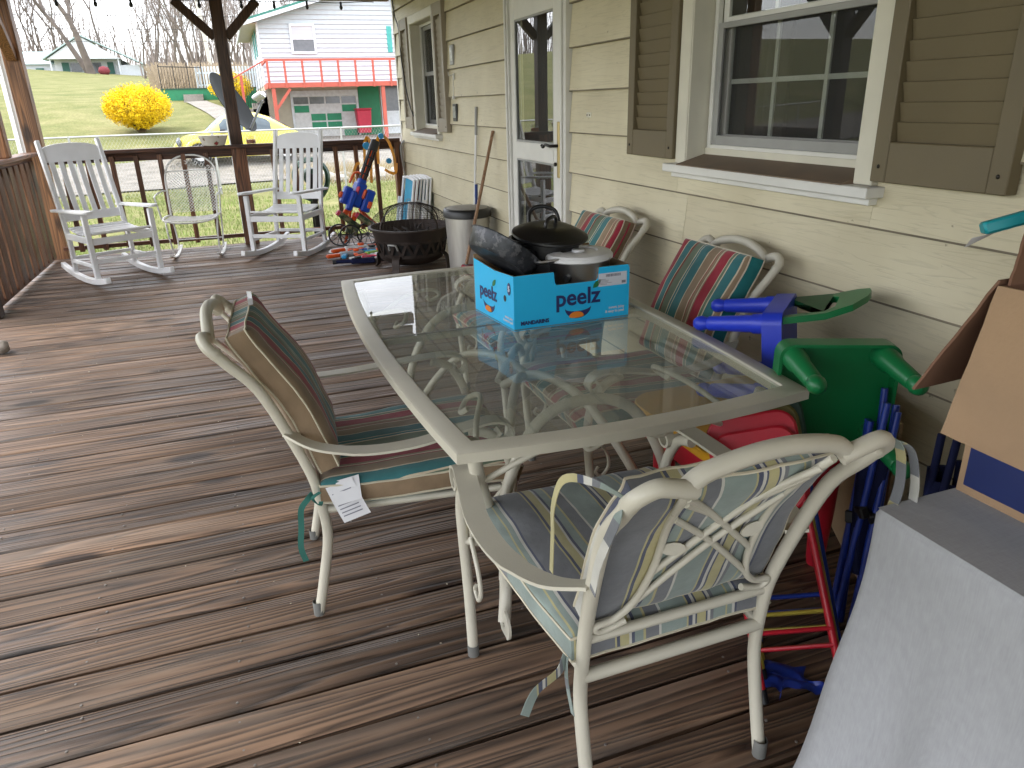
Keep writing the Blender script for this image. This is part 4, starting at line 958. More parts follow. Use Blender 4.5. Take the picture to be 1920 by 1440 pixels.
q = MB(); q.prism([(-.045, -.125), (-.05, -.145), (-.03, -.172), (.03, -.172), (.05, -.145), (.045, -.125)], .009, Matrix.Rotation(R(-62), 4, 'Z') @ Matrix.Translation((0, 0, .225))); q.build('handle', M_IRON, pot, 0, .003)
sau = thing('saucepan', 'polished steel saucepan under a round white plastic lid in the blue box', 'pan', (1.06, 2.270, TT+.020))
q = MB(); q.lathe([(0, .06), (.093, .06), (.101, .07), (.105, .178), (.107, .181), (.10, .181), (.096, .075), (0, .068)], 40); q.lathe([(0, 0), (.078, 0), (.080, .06)], 30); q.build('body', M_STEEL, sau, 40)
q = MB(); q.lathe([(.110, .176), (.117, .181), (.117, .190), (.110, .199), (.09, .204), (.066, .2045), (.061, .200), (.024, .1995), (.022, .206), (.017, .208), (0, .208)], 44, Matrix.Rotation(-.02, 4, 'Y')); q.build('lid', M_PLW, sau, 35)
q = MB(); q.tube(cr([(-.07, -.055, .13), (-.075, -.075, .128), (-.085, -.080, .128)], 4), .012, 8); q.build('handle_stub', M_BLACK, sau, 60)
fp = thing('frying_pan', 'worn black frying pan with chrome handle tipped on edge in the box', 'pan', (.80, 2.36, TT+.115), rot=(R(8), R(-58), R(-18)))
nz_ = V((.58, .15, .79)).normalized(); ex_ = V((.75, -.45, -.465)); ex_ = (ex_-nz_*ex_.dot(nz_)).normalized(); ey_ = nz_.cross(ex_)
fp.matrix_world = Matrix(((ex_.x, ey_.x, nz_.x, .806), (ex_.y, ey_.y, nz_.y, 2.345), (ex_.z, ey_.z, nz_.z, .938), (0, 0, 0, 1))) @ Matrix.Translation((0, 0, -.03))
q = MB(); q.lathe([(0, 0), (.108, 0), (.115, .006), (.130, .060), (.134, .062), (.128, .058), (.111, .009), (0, .004)], 44); q.build('body', M_IRONW, fp, 40)
q = MB(); q.band(cr([(.120, -.045, .05), (.135, -.055, .055), (.165, -.06, .078), (.205, -.062, .105), (.24, -.06, .118)], 6), .018, .007); q.build('handle', M_STEEL, fp, 50)
q = MB(); q.sphere((.128, -.05, .055), .008, 10, 6); q.sphere((.24, -.06, .118), .009, 10, 6); q.build('rivet', M_STEEL, fp, 60)
q = MB()
pn = thing('baking_tray', 'dark shallow baking tray lying under the pots in the blue box', 'tray', (.985, 2.315, TT+.0075)); q.bb(-.19, .19, -.135, .14, 0, .004); q.bb(-.19, -.186, -.135, .14, .004, .03); q.bb(.186, .19, -.135, .14, .004, .03); q.build('tray', M_IRON, pn)
pn.scale = (.0001, .0001, .0001)
for o in list(pn.children)+[pn]: bpy.data.objects.remove(o)
# ---------------------------------------------------------------- children's plastic furniture by the wall
M_PBLUE = mat('blue_plastic', (.018, .045, .55), .38, var=.08, vs=4, bump=.05, bs=300, spots=((.08, .1, .4), 30, .72))
M_PGREEN = mat('green_plastic', (.005, .155, .045), .38, var=.10, vs=4, bump=.05, bs=300, spots=((.05, .16, .08), 30, .72))
M_PYEL = mat('yellow_plastic', (.72, .36, .02), .4, var=.08)
M_PRED = mat('red_plastic', (.50, .012, .03), .42, var=.12, bump=.08, bs=250, spots=((.16, .01, .02), 60, .66))
M_OLIVE = mat('olive_vinyl', (.14, .12, .03), .5, var=.15); M_DGREEN = mat('dark_green_vinyl', (.012, .06, .035), .45, var=.15)
M_NAVYC = mat('navy_canvas', (.010, .013, .045), .85, var=.25, vs=12, bump=.3, bs=250, spec=.15)
M_BLUEM = mat('blue_enamel', (.015, .04, .28), .35, var=.1); M_REDM = mat('red_enamel', (.50, .015, .03), .35, var=.1); M_YELM = mat('yellow_enamel', (.42, .34, .05), .4, var=.1)
def rrect(hx, hy, r, n=5):
    P = []
    for cx, cy, a0 in ((hx-r, hy-r, 0), (-hx+r, hy-r, PI/2), (-hx+r, -hy+r, PI), (hx-r, -hy+r, 3*PI/2)):
        for i in range(n+1): a = a0+PI/2*i/n; P.append((cx+math.cos(a)*r, cy+math.sin(a)*r))
    return P
def kid_chair(label, M, mseat, mleg, mback):
    t = thing('toddler_chair', label, 'chair', (0, 0, 0), 0, "toddlers' plastic chairs"); t.matrix_world = M
    q = MB(); q.prism(rrect(.155, .15, .035), .022, Matrix.Translation((0, 0, .262)))
    P = rrect(.155, .15, .035); P2 = rrect(.146, .141, .03); n = len(P)
    q.add([(p[0], p[1], .251) for p in P]+[(p[0], p[1], .215) for p in P]+[(p[0], p[1], .215) for p in P2]+[(p[0], p[1], .251) for p in P2], [(k*n+i, k*n+(i+1) % n, (k+1)*n+(i+1) % n, (k+1)*n+i) for k in range(3) for i in range(n)])
    q.build('seat', mseat, t, 35, .0)
    for sx in (-1, 1):
        for sy in (-1, 1):
            q = MB(); q.lathe([(0, .0), (.012, .002), (.021, .012), (.024, .026), (.020, .042), (.019, .046), (.0225, .05), (.027, .18), (.031, .185), (.032, .249)], 16, Matrix.Translation((sx*.116, sy*.112, 0))); q.build('leg', mleg, t, 40)
    q = MB(); n = 10
    P = [(-.135, 0), (-.125, .12), (-.10, .19), (-.05, .225), (0, .232), (.05, .225), (.10, .19), (.125, .12), (.135, 0), (.10, 0), (.095, .11), (.06, .14), (-.06, .14), (-.095, .11), (-.10, 0)]
    bend = lambda z: -.125-.03*(z/.23)**2*1.6
    vs = []
    for th in (-.010, .010): vs += [(p[0], bend(p[1])+th, .27+p[1]) for p in P]
    k = len(P); q.add(vs, [(0, 1, 10, 14) if False else (0, 1, 10, 9 + 5), (k, k+1, k+10, k+14)]+[(i, (i+1) % k, k+(i+1) % k, k+i) for i in range(k)])
    for o_ in (0, k):
        q.add([vs[o_+i] for i in range(k)], [(1, 2, 11, 10) if False else (0, 1, 10, 14), (1, 2, 13, 10) if False else (1, 2, 12, 13) if False else (1, 2, 3, 12, 13), (3, 4, 12), (4, 5, 11, 12), (5, 6, 7, 10, 11), (7, 8, 9, 10), (1, 13, 14)])
    q.build('backrest', mback, t, 30)
    return t
def frame_matrix(ex, ey, ez, o): return Matrix(((ex[0], ey[0], ez[0], o[0]), (ex[1], ey[1], ez[1], o[1]), (ex[2], ey[2], ez[2], o[2]), (0, 0, 0, 1)))
ez_ = V((math.cos(R(-48))*math.cos(R(6)), math.sin(R(-48))*math.cos(R(6)), math.sin(R(6)))); ex_ = V((math.sin(R(-48)), -math.cos(R(-48)), 0)); ey_ = ez_.cross(ex_)
BLUE_M = frame_matrix(ex_, ey_, ez_, V((1.297, 1.92, .745))-ex_*.116+ey_*.112)
kid_chair('blue plastic toddler chair with green back lying on its side by the wall', BLUE_M, M_PBLUE, M_PBLUE, M_PGREEN)
kid_chair('all-green plastic toddler chair tipped over with its legs in the air', frame_matrix((-.906, .423, 0), (0, 0, 1), (.423, .906, 0), (1.325, 1.222, .655)), M_PGREEN, M_PGREEN, M_PGREEN)
kt = thing('toddler_table', 'yellow topped toddler table with red plastic legs beside the wall', 'table', (1.40, 1.75, 0))
q = MB(); q.prism(rrect(.29, .27, .10, 8), .03, Matrix.Translation((0, 0, .475))); q.build('tabletop', M_PYEL, kt, 35, .005)
q = MB(); P = rrect(.275, .255, .09, 6); n = len(P); q.add([(p[0], p[1], .4595) for p in P]+[(p[0]*.97, p[1]*.97, .38) for p in P], [(i, (i+1) % n, n+(i+1) % n, n+i) for i in range(n)]); q.build('apron', M_PRED, kt, 50)
for sx in (-1, 1):
    for sy in (-1, 1):
        q = MB(); q.lathe([(0, 0), (.024, 0), (.028, .02), (.036, .2), (.042, .40)], 14, Matrix.Translation((sx*.17, sy*.19, 0))); q.build('leg', M_PRED, kt, 50)
# folded children's chairs standing between table and wall
def folded_chair(label, base, top, w, pad, tube_, dx):
    b, tp = V(base), V(top); up = (tp-b).normalized(); rt = V((.76, -.65, 0)).normalized(); nn = rt.cross(up).normalized(); rt = up.cross(nn)
    t = thing('folding_chair', label, 'chair', b, 0, 'folded children chairs'); H = (tp-b).length
    M = frame_matrix(rt, up, nn, (0, 0, 0))
    q = MB(); q.prism(rrect(w/2, .13, .05, 6), .030, M @ Matrix.Translation((0, H-.14, .0))); q.build('seat_pad', pad, t, 35, .006)
    q = MB(); q.prism(rrect(w/2-.008, .11, .05, 6), .022, M @ Matrix.Translation((0, H-.16, .034))); q.build('back_pad', pad, t, 35, .006)
    for s in (-1, 1):
        for k, off in enumerate((-.018, .05)):
            q = MB(); q.tube([M @ V((s*(w/2-.02), .004, off)), M @ V((s*(w/2-.02), H-.1, off*.6))], .0095, 8); lg = q.build('leg', tube_, t, 60)
            q = MB(); q.lathe([(0, -.001), (.012, -.001), (.012, .035), (.0096, .036)], 8, Matrix.Translation(M @ V((s*(w/2-.02), 0.003, off))) @ M); lt = q; lt = MB(); lt.tube([M @ V((s*(w/2-.02), .001, off)), M @ V((s*(w/2-.02), .035, off))], .0115, 8); lt.build('foot_tip', M_BLACK, lg, 60)
    for hgt in (.13, .17):
        q = MB(); q.tube([M @ V((-w/2+.02, hgt, .05)), M @ V((w/2-.02, hgt, .05))], .006, 6); q.build('crossbar', tube_, t, 60)
    return t
folded_chair("folded red children's chair with padded seat", (1.155, 1.12, .0), (1.175, 1.47, .64), .23, M_PRED, M_REDM, 0)
folded_chair("folded olive children's chair sandwiched behind the red one", (1.20, 1.18, .0), (1.215, 1.51, .64), .23, M_OLIVE, M_YELM, 0)
folded_chair("folded dark green children's chair behind the olive one", (1.245, 1.24, .0), (1.255, 1.55, .645), .24, M_DGREEN, M_BLUEM, 0)
# folded camp chairs: bundles of tubes and canvas
def camp_chair(label, base, lean, H, mt, seed):
    r = random.Random(seed); t = thing('folded_camp_chair', label, 'chair', base, 0, 'folded camp chairs')
    for i in range(6):
        a = 2*PI*i/6; p0 = V((math.cos(a)*.04, math.sin(a)*.04, .004)); p1 = V((lean[0]+math.cos(a+.9)*.035, lean[1]+math.sin(a+.9)*.035, H-r.uniform(0, .12)))
        q = MB(); q.tube([p0, p1], .0095, 8); q.build('pole', mt, t, 60)
        q = MB(); q.box(p0.lerp(p1, .55), (.026, .03, .035), (.3, .2, a)); q.build('joint', M_BLACK, t, 0, .004)
    q = MB(); q.grid(lambda u, v: V((math.cos(u*2*PI)*(.032+.012*math.sin(u*9+v*3+seed)), math.sin(u*2*PI)*(.032+.012*math.cos(u*11+v*4)), 0))+V((lean[0]*(.28+.52*v), lean[1]*(.28+.52*v), H*(.28+.52*v))), 26, 12); q.build('canvas', M_NAVYC, t, 60)
    return t
camp_chair('folded navy camp chair leaning beside the green toddler chair', (1.42, 1.27, 0), (.09, .07, 0), .70, M_BLUEM, 1)
camp_chair('folded navy camp chair standing behind the hanging tablecloth', (1.50, 1.12, 0), (.06, .05, 0), .64, M_NAVYC, 2)
q = MB(); q.grid(lambda u, v: (1.08+.13*u+.02*math.sin(v*7), 1.12+.10*v+.03*math.sin(u*5), .006+.02*abs(noise.noise(V((u*4, v*4, 2))))), 16, 12); tag(q.build('blue_cloth', M_BLUEM, None, 60), 'crumpled blue cloth on the deck under the red folding chair', 'cloth')
q = MB(); q.box((0, 0, 0), (.50, .008, .58)); o = q.build('cardboard_sheet', M_KRAFT); o.location = (1.70, 1.56, .292); o.rotation_euler = (0, 0, R(62)); tag(o, 'brown cardboard sheet standing against the wall behind plastic chairs', 'cardboard')

# ---------------------------------------------------------------- cloth covered table with carton
def cloth_mat():
    m, t, b, N, L = nt('grey_linen'); b.inputs['Roughness'].default_value = .95; setspec(b, .1); b.inputs['Sheen Weight'].default_value = .15
    tc = N.new('ShaderNodeTexCoord')
    outs = []
    for s in ((30, 420, 30), (420, 60, 40)):
        mp = N.new('ShaderNodeMapping'); mp.inputs['Scale'].default_value = s; L.new(tc.outputs['Object'], mp.inputs['Vector']); n = N.new('ShaderNodeTexNoise'); n.inputs['Scale'].default_value = 1; n.inputs['Detail'].default_value = 3; L.new(mp.outputs[0], n.inputs['Vector']); outs.append(n.outputs['Fac'])
    mx = N.new('ShaderNodeMixRGB'); mx.inputs['Fac'].default_value = .5; L.new(outs[0], mx.inputs['Color1']); L.new(outs[1], mx.inputs['Color2'])
    r = N.new('ShaderNodeValToRGB'); e = r.color_ramp.elements; e[0].position = .3; e[0].color = (.32, .325, .34, 1); e[1].position = .7; e[1].color = (.385, .39, .405, 1); L.new(mx.outputs['Color'], r.inputs['Fac']); L.new(r.outputs['Color'], b.inputs['Base Color'])
    bp = N.new('ShaderNodeBump'); bp.inputs['Strength'].default_value = .12; bp.inputs['Distance'].default_value = .002; L.new(mx.outputs['Color'], bp.inputs['Height'])
    n2 = N.new('ShaderNodeTexNoise'); n2.inputs['Scale'].default_value = 7; n2.inputs['Detail'].default_value = 4; n2.inputs['Distortion'].default_value = 1.2; L.new(tc.outputs['Object'], n2.inputs['Vector'])
    b2 = N.new('ShaderNodeBump'); b2.inputs['Strength'].default_value = .12; b2.inputs['Distance'].default_value = .02; L.new(n2.outputs['Fac'], b2.inputs['Height']); L.new(bp.outputs['Normal'], b2.inputs['Normal']); L.new(b2.outputs['Normal'], b.inputs['Normal']); return m
M_LINEN = cloth_mat()
CX0, CX1, CY0, CY1, CZ = .965, 1.80, -.62, .835, .742
st = thing('side_table', 'plain folding table hidden under the hanging grey cloth', 'table', (1.38, .1, 0))
q = MB(); q.bb(-.395, .40, -.70, .715, .705, .735); q.build('tabletop', M_GREYP, st, 0, .004)
for sx in (-.34, .34):
    for sy in (-.62, .62): q = MB(); q.tube([(sx, sy, 0), (sx, sy, .705)], .016, 8); q.build('leg', M_GREYP, st, 60)
mb = MB(); path = []; rad = .012
# half perimeter: near end of the left edge -> far left corner -> along the far edge
for i in range(61): path.append((V((CX0, CY0+(CY1-.012-CY0)*i/60, 0)), V((-1, 0, 0))))
for i in range(1, 8): a = PI/2*i/8; path.append((V((CX0+.012, CY1-.012, 0))+V((-math.cos(a)*.012, math.sin(a)*.012, 0)), V((-math.cos(a), math.sin(a), 0))))
for i in range(0, 31): path.append((V((CX0+.012+(CX1-CX0-.012)*i/30, CY1, 0)), V((0, 1, 0))))
NR = 22; vs = []
for i, (p, nn) in enumerate(path):
    corner = math.exp(-((i-63)/7.0)**2)
    for k in range(NR+1):
        v = k/NR; z = CZ-(CZ-.012)*v
        fold = .5+.5*math.sin(i*.42+.8*noise.noise(V((i*.11, 0, 4)))*3)
        out = .006+v*(.004+.062*fold*sstep(.05, .6, v)*.75+.035*v*corner)+.012*noise.noise(V((i*.16, v*2.5, 1)))*v
        if k == 0: out = 0; z = CZ
        elif k == 1: out = max(out, .006); z = CZ-.012
        q_ = p+nn*out; vs.append((q_.x, q_.y, z))
n = len(path); mb.add(vs, [(i*(NR+1)+k, (i+1)*(NR+1)+k, (i+1)*(NR+1)+k+1, i*(NR+1)+k+1) for i in range(n-1) for k in range(NR)])
o = len(mb.v); nx_, ny_ = 14, 24
mb.grid(lambda u, v: (CX0+(CX1-CX0)*u, CY0+(CY1-CY0)*v, CZ+.0012*noise.noise(V((u*7, v*9, 0)))), nx_, ny_)
tag(mb.build('tablecloth', M_LINEN, None, 55, 0, True), 'pale grey linen tablecloth hanging to the deck over the side table', 'tablecloth')
# carton
M_KR2 = mat('brown_carton', (.33, .215, .125), .85, var=.10, vs=7, bump=.25, bs=140)
M_KR3 = mat('dark_carton_inside', (.17, .085, .05), .9, var=.12, vs=7)
M_NAVYP = mat('navy_carton_print', (.015, .025, .105), .4, var=.08)
ct = thing('carton', 'tall brown cardboard carton with navy printed side and open flaps', 'box', (1.14, .83, CZ+.0015))
ct.rotation_euler = (0, 0, R(1.5)); T = .005; CW, CD, CH = .50, .52, .375
def slab(name, m, x0, x1, y0, y1, z0, z1, par=ct): q = MB(); q.bb(x0, x1, y0, y1, z0, z1); return q.build(name, m, par)
s_ = slab('side_panel', M_KR2, 0, T, -CD, 0, 0, CH); slab('navy_print', M_NAVYP, -.0012, -.0002, -CD+.012, -.012, .016, CH-.03, s_)
slab('side_panel', M_KR2, CW-T, CW, -CD, 0, 0, CH); slab('end_panel', M_KR3, T, CW-T, -T, 0, 0, CH); slab('end_panel', M_KR2, T, CW-T, -CD, -CD+T, 0, CH); slab('bottom_panel', M_KR2, T, CW-T, -CD+T, -T, 0, T)
def flap(name, m, pts, th):
    a, b, c, d = [V(p) for p in pts]; nn = (b-a).cross(d-a).normalized()*th; q = MB()
    def P(u, v): e = a.lerp(b, u).lerp(d.lerp(c, u), v); return e+.003*V((noise.noise(V((u*5, v*5, 1))), noise.noise(V((u*5, v*5, 7))), noise.noise(V((u*6, v*4, 3)))))
    N_ = 8; vs = [P(i/N_, j/N_) for j in range(N_+1) for i in range(N_+1)]; vs2 = [p+nn for p in vs]; k = N_+1; m_ = k*k
    fs = [(j*k+i, j*k+i+1, (j+1)*k+i+1, (j+1)*k+i) for j in range(N_) for i in range(N_)]; fs += [tuple(m_+x for x in f[::-1]) for f in fs]
    rim = [i for i in range(k)]+[j*k+N_ for j in range(1, k)]+[N_*k+i for i in range(N_-1, -1, -1)]+[j*k for j in range(N_-1, 0, -1)]
    fs += [(rim[i], rim[(i+1) % len(rim)], m_+rim[(i+1) % len(rim)], m_+rim[i]) for i in range(len(rim))]
    q.add(vs+vs2, fs); return q.build(name, m, ct, 30)
flap('flap', M_KR2, [(-.002, .002, CH), (-.002, -CD, CH), (-.062, -CD-.01, CH-.265), (-.045, .018, CH-.262)], .005)
flap('flap', M_KR3, [(.004, .003, CH+.006), (CW-.004, .003, CH), (CW+.02, .10, CH-.20), (-.045, .085, CH-.205)], .005)
flap('flap', M_KR3, [(.012, -.004, CH), (CW-.02, -.004, CH), (CW-.03, .03, CH+.19), (.055, .015, CH+.10)], .005)
tw = MB(); tw.band(cr([(1.235, .955, 1.185), (1.28, .92, 1.205), (1.36, .87, 1.235), (1.46, .80, 1.25), (1.50, .72, 1.10)], 6), .045, .022, (0, .2, 1))
tp_ = tw.build('gift_bag', mat('teal_paper', (.01, .29, .34), .4, var=.1), None, 40, .004); tag(tp_, 'teal paper bag with a torn white edge poking from the carton', 'bag')
tw = MB(); tw.grid(lambda u, v: (1.228+.05*u, .965-.035*u+.012*v, 1.168-.02*v*(1-u)+.018*u), 6, 4); tw.build('torn_edge', M_TAG, tp_, 40)

# ---------------------------------------------------------------- white rocking chairs
def rocking_chair(label, loc, rz, seed):
    t = thing('rocking_chair', label, 'rocking chair', loc, rz, 'white wooden rocking chairs'); m = M_WHITE
    for s in (-1, 1):
        q = MB(); P = [(s*.275, y, .018+.235*(y-.03)**2*(1.0 if y < 0 else 1.05)) for y in [-.53+1.03*i/18 for i in range(19)]]; q.band([V(p)+V((0, 0, .012)) for p in P], .042, .05); q.build('rocker', m, t, 40, .004)
        q = MB(); q.bar((s*.275, .275, .062), (s*.278, .27, .61), .042, .042, (0, 1, 0)); q.build('front_post', m, t, 0, .004)
        q = MB(); P = [(s*.265, -.27, .065), (s*.262, -.255, .22), (s*.258, -.275, .40), (s*.255, -.38, .78), (s*.252, -.515, 1.20)]; q.band(cr(P, 4), .034, .046, (0, 1, 0)); q.build('rear_post', m, t, 40, .004)
        q = MB(); P = [(-.045, -.40), (-.05, .30), (-.042, .37), (-.015, .395), (.02, .39), (.042, .36), (.046, .28), (.03, -.1), (.025, -.40)]; q.prism([(a*(-s), b) for a, b in P], .022, Matrix.Translation((s*.272, 0, .625)) @ Matrix.Rotation(R(2.5), 4, 'X')); q.build('arm', m, t, 0, .004)
        for (z, w) in ((.17, .03), (.39, .055)):
            q = MB(); q.bar((s*.27, -.255, z), (s*.275, .26, z+.005), .022, w); q.build('side_rail', m, t, 0, .003)
    for (y, z, w) in ((.275, .385, .055), (.275, .215, .035), (-.262, .19, .03)):
        q = MB(); q.bar((-.262, y, z), (.262, y, z), .022, w); q.build('stretcher', m, t, 0, .003)
    sm = MB(); sm.bb(-.25, .25, -.027, .027, -.009, .009); sm = sm.mesh('seat_slat', m, 0, .003)
    for i in range(8):
        y = -.22+.069*i; z = .425+.9*(y-.02)**2*.5
        inst('seat_slat', sm, t, (0, y, z), (math.atan(.9*(y-.02)), 0, 0))
    def bk(z): # y of the back plane at height z
        return -.275-(z-.40)*.28 if z < .78 else -.3814-(z-.78)*.32
    q = MB(); q.bar((-.24, bk(.545), .545), (.24, bk(.545), .545), .022, .075, (0, -.25, 1)); q.build('back_rail', m, t, 0, .004)
    q = MB(); P = [(-.24, 1.015), (.24, 1.015), (.24, 1.12)]+[(.24*math.cos(a), 1.12+.055*math.sin(a)) for a in [PI*i/12 for i in range(1, 12)]]+[(-.24, 1.12)]
    vs = [(x, bk(z)-.011, z) for x, z in P]+[(x, bk(z)+.011, z) for x, z in P]; k = len(P)
    q.add(vs, [tuple(range(k)), tuple(range(2*k-1, k-1, -1))]+[(i, (i+1) % k, k+(i+1) % k, k+i) for i in range(k)]); q.build('crest_rail', m, t, 0, .003)
    q = MB(); n = 8; q.band([(0, bk(.575+.455*i/n)+.018*math.sin(PI*i/n)*-.6, .575+.455*i/n) for i in range(n+1)], .044, .012, (0, 1, 0)); bsm = q.mesh('back_slat', m, 40, .002)
    for i in range(6): inst('back_slat', bsm, t, (-.19+.076*i, 0, 0))
    return t
rocking_chair('white slatted rocking chair beside the side railing corner', (-1.15, 7.52, 0), R(-151.4), 1)
rocking_chair('white slatted rocking chair in front of the braced porch post', (.43, 8.02, 0), R(151), 2)

# white mesh patio chair
M_WIRE = mat('white_wire', (.80, .80, .78), .45, var=.08, spots=((.35, .28, .2), 30, .68))
mc = thing('mesh_chair', 'white expanded-metal patio chair between the two rocking chairs', 'chair', (-.48, 8.33, 0), R(174))
def tubeo(name, pts, r, par, m=M_WIRE, n=6, sm=6, closed=False): q = MB(); q.tube(cr(pts, sm, closed) if sm else pts, r, n, closed); return q.build(name, m, par, 60)
tubeo('back_frame', [(-.245, -.20, .40), (-.255, -.27, .62), (-.25, -.33, .80), (-.20, -.36, .91), (-.08, -.385, .975), (.08, -.385, .975), (.20, -.36, .91), (.25, -.33, .80), (.255, -.27, .62), (.245, -.20, .40)], .010, mc)
tubeo('seat_frame', [(-.245, -.20, .40), (-.255, .10, .415), (-.235, .25, .40), (-.1, .285, .375), (.1, .285, .375), (.235, .25, .40), (.255, .10, .415), (.245, -.20, .40)], .010, mc)
def mesh_part(name, fn, nu, nv, r, par, m=M_WIRE):
    q = MB()
    for i in range(-nv, nu+1):
        for sgn in (1, -1):
            pts = []
            for j in range(nv+1):
                u = (i+j)/nu if sgn > 0 else (i+nv-j)/nu
                if -1e-6 <= u <= 1+1e-6: pts.append(fn(u, j/nv))
            if len(pts) > 1: q.tube(pts, r, 3, caps=False)
    o_ = q.build(name, m, par, 0); o_['kind'] = 'stuff'; return o_
mesh_part('seat_mesh', lambda u, v: V((-.24+.48*u, -.19+.46*v, .395-.02*math.sin(PI*u)+.01*v)), 15, 13, .003, mc)
mesh_part('back_mesh', lambda u, v: V((-.235+.47*u, -.21-.135*v**1.2-.02*math.sin(PI*u), .42+.40*v)), 15, 13, .003, mc)
tubeo('back_rail', [(-.25, -.335, .825), (0, -.365, .83), (.25, -.335, .825)], .007, mc)
for s in (-1, 1):
    tubeo('arm', [(s*.255, -.28, .64), (s*.29, -.22, .645), (s*.30, 0, .64), (s*.295, .18, .63), (s*.285, .22, .60), (s*.262, .20, .41)], .009, mc)
    tubeo('leg', [(s*.25, .12, .41), (s*.235, .18, .25), (s*.225, .14, .10), (s*.225, .10, .045)], .009, mc)
    tubeo('leg', [(s*.248, -.18, .40), (s*.235, -.22, .25), (s*.225, -.19, .10), (s*.225, -.14, .05)], .009, mc)
    q = MB(); q.band([(s*.225, -.34+.64*i/16, .006+.55*(-.34+.64*i/16+.02)**2) for i in range(17)], .03, .012); q.build('rocker', M_WIRE, mc, 40)
tubeo('crossbar', [(-.23, -.2, .14), (.23, -.2, .14)], .006, mc, sm=0)
for s in (-1, 1):
    for k in range(3):
        c = V((s*(.05+.06*k), -.378+.004*k, .905-.022*k)); P = [c+V((math.cos(a)*(.026-.0022*i), 0, math.sin(a)*(.026-.0022*i))) for i, a in enumerate([s*.7*i for i in range(11)])]; tubeo('scroll', P, .0045, mc, sm=0)

# ---------------------------------------------------------------- fire pit, bin, brooms
M_RUST = mat('bronze_fire_pit', (.034, .024, .020), .55, .5, var=.35, vs=9, bump=.15, bs=90, spots=((.06, .034, .024), 14, .6))
pit = thing('fire_pit', 'round bronze fire pit with cut-out triangles and mesh spark screen', 'fire pit', (1.425, 6.70, 0)); NS = 18; rim = .355
q = MB(); zb_, zt_ = .135, .285
q.lathe([(rim+.03, .372), (rim+.03, .385), (rim, .388), (rim-.012, .36), (rim-.03, zt_)], 54); q.lathe([(rim+.03, .372), (rim, .37), (rim-.03+.006, zt_)], 54)
q.build('rim', M_RUST, pit, 40)
# openwork band: zigzag strips between two rings leave triangular holes
for (z, r) in ((.272, rim-.028), (.148, rim-.052)): b = MB(); b.lathe([(r, z-.014), (r+.003, z+.014)], 54); b.build('band_ring', M_RUST, pit, 60)
for i in range(NS*2):
    a0, a1 = 2*PI*i/(NS*2), 2*PI*(i+1)/(NS*2); z0, z1 = (.15, .27) if i % 2 == 0 else (.27, .15)
    b = MB(); rr0, rr1 = (rim-.051, rim-.027) if i % 2 == 0 else (rim-.027, rim-.051)
    b.band([(math.cos(a0)*rr0, math.sin(a0)*rr0, z0), (math.cos((a0+a1)/2)*(rr0+rr1)/2, math.sin((a0+a1)/2)*(rr0+rr1)/2, .21), (math.cos(a1)*rr1, math.sin(a1)*rr1, z1)], .004, .028, (0, 0, 1)) if False else b.sweep([(math.cos(a0)*rr0, math.sin(a0)*rr0, z0), (math.cos(a1)*rr1, math.sin(a1)*rr1, z1)], [(-.013, -.003), (.013, -.003), (.013, .003), (-.013, .003)], (math.cos(a0), math.sin(a0), 0)); b.build('zigzag_strip', M_RUST, pit)
b = MB(); b.lathe([(rim-.052, .15), (rim-.07, .10), (rim-.14, .06), (0, .05)], 40); b.build('bowl', M_RUST, pit, 60)
b = MB(); b.lathe([(rim-.045, .268), (rim-.068, .15), (rim-.085, .105)], 40); b.build('ash_liner', mat('sooty_metal', (.012, .011, .011), .8), pit, 60)
for i in range(4):
    a = R(232)+PI/2*i; c = V((math.cos(a), math.sin(a), 0)); sdv = V((-c.y, c.x, 0)); b = MB(); b.sweep(cr([c*(rim-.06)+V((0, 0, .16)), c*(rim-.01)+V((0, 0, .12)), c*(rim+.0)+V((0, 0, .03)), c*(rim+.02)+V((0, 0, .002))], 4), [(-.035, -.004), (.035, -.004), (.035, .004), (-.035, .004)], c); b.build('leg', M_RUST, pit, 30)
a = R(232); c = V((math.cos(a), math.sin(a), 0)); sdv = V((-c.y, c.x, 0)); b = MB(); b.tube([c*(rim+.005)+sdv*(-.04)+V((0, 0, .22)), c*(rim+.035)+sdv*(-.035)+V((0, 0, .27)), c*(rim+.035)+sdv*.035+V((0, 0, .27)), c*(rim+.005)+sdv*.04+V((0, 0, .22))], .009, 6); b.build('handle', M_GREYP, pit, 60)
b = MB(); NM = 60
for i in range(NM):
    a = 2*PI*i/NM; b.tube([(math.cos(a)*rim*math.cos(e), math.sin(a)*rim*math.cos(e), .386+.20*math.sin(e)) for e in [PI/2*k/9 for k in range(10)]], .0014, 3, caps=False)
for k in range(1, 18):
    e = PI/2*k/18; b.tube([(math.cos(2*PI*i/36)*rim*math.cos(e), math.sin(2*PI*i/36)*rim*math.cos(e), .386+.20*math.sin(e)) for i in range(36)], .0012, 3, closed=True)
so_ = b.build('spark_screen', M_RUST, pit); so_['kind'] = 'stuff'
for i in range(2):
    a = R(30)+PI/2*i; b = MB(); b.band([(math.cos(a)*rim*math.cos(e)*1.004, math.sin(a)*rim*math.cos(e)*1.004, .387+.203*math.sin(e)) for e in [PI*k/20 for k in range(21)]], .016, .003, (-math.sin(a)*0, 0, 1)); b.build('screen_strap', M_RUST, pit, 60)
b = MB(); b.tube([(.02*math.cos(2*PI*i/14), 0, .60+.02*math.sin(2*PI*i/14)) for i in range(14)], .003, 6, closed=True); b.build('screen_ring', M_GREYP, pit, 60)
b = MB()
for i in range(26):
    r2 = random.Random(i); x, y = r2.uniform(-.2, .2), r2.uniform(-.2, .2); b.tube([(x, y, .20+r2.uniform(0, .12)), (x+r2.uniform(-.15, .15)*.7, y+r2.uniform(-.15, .15)*.7, .22+r2.uniform(.05, .16))], .008, 5)
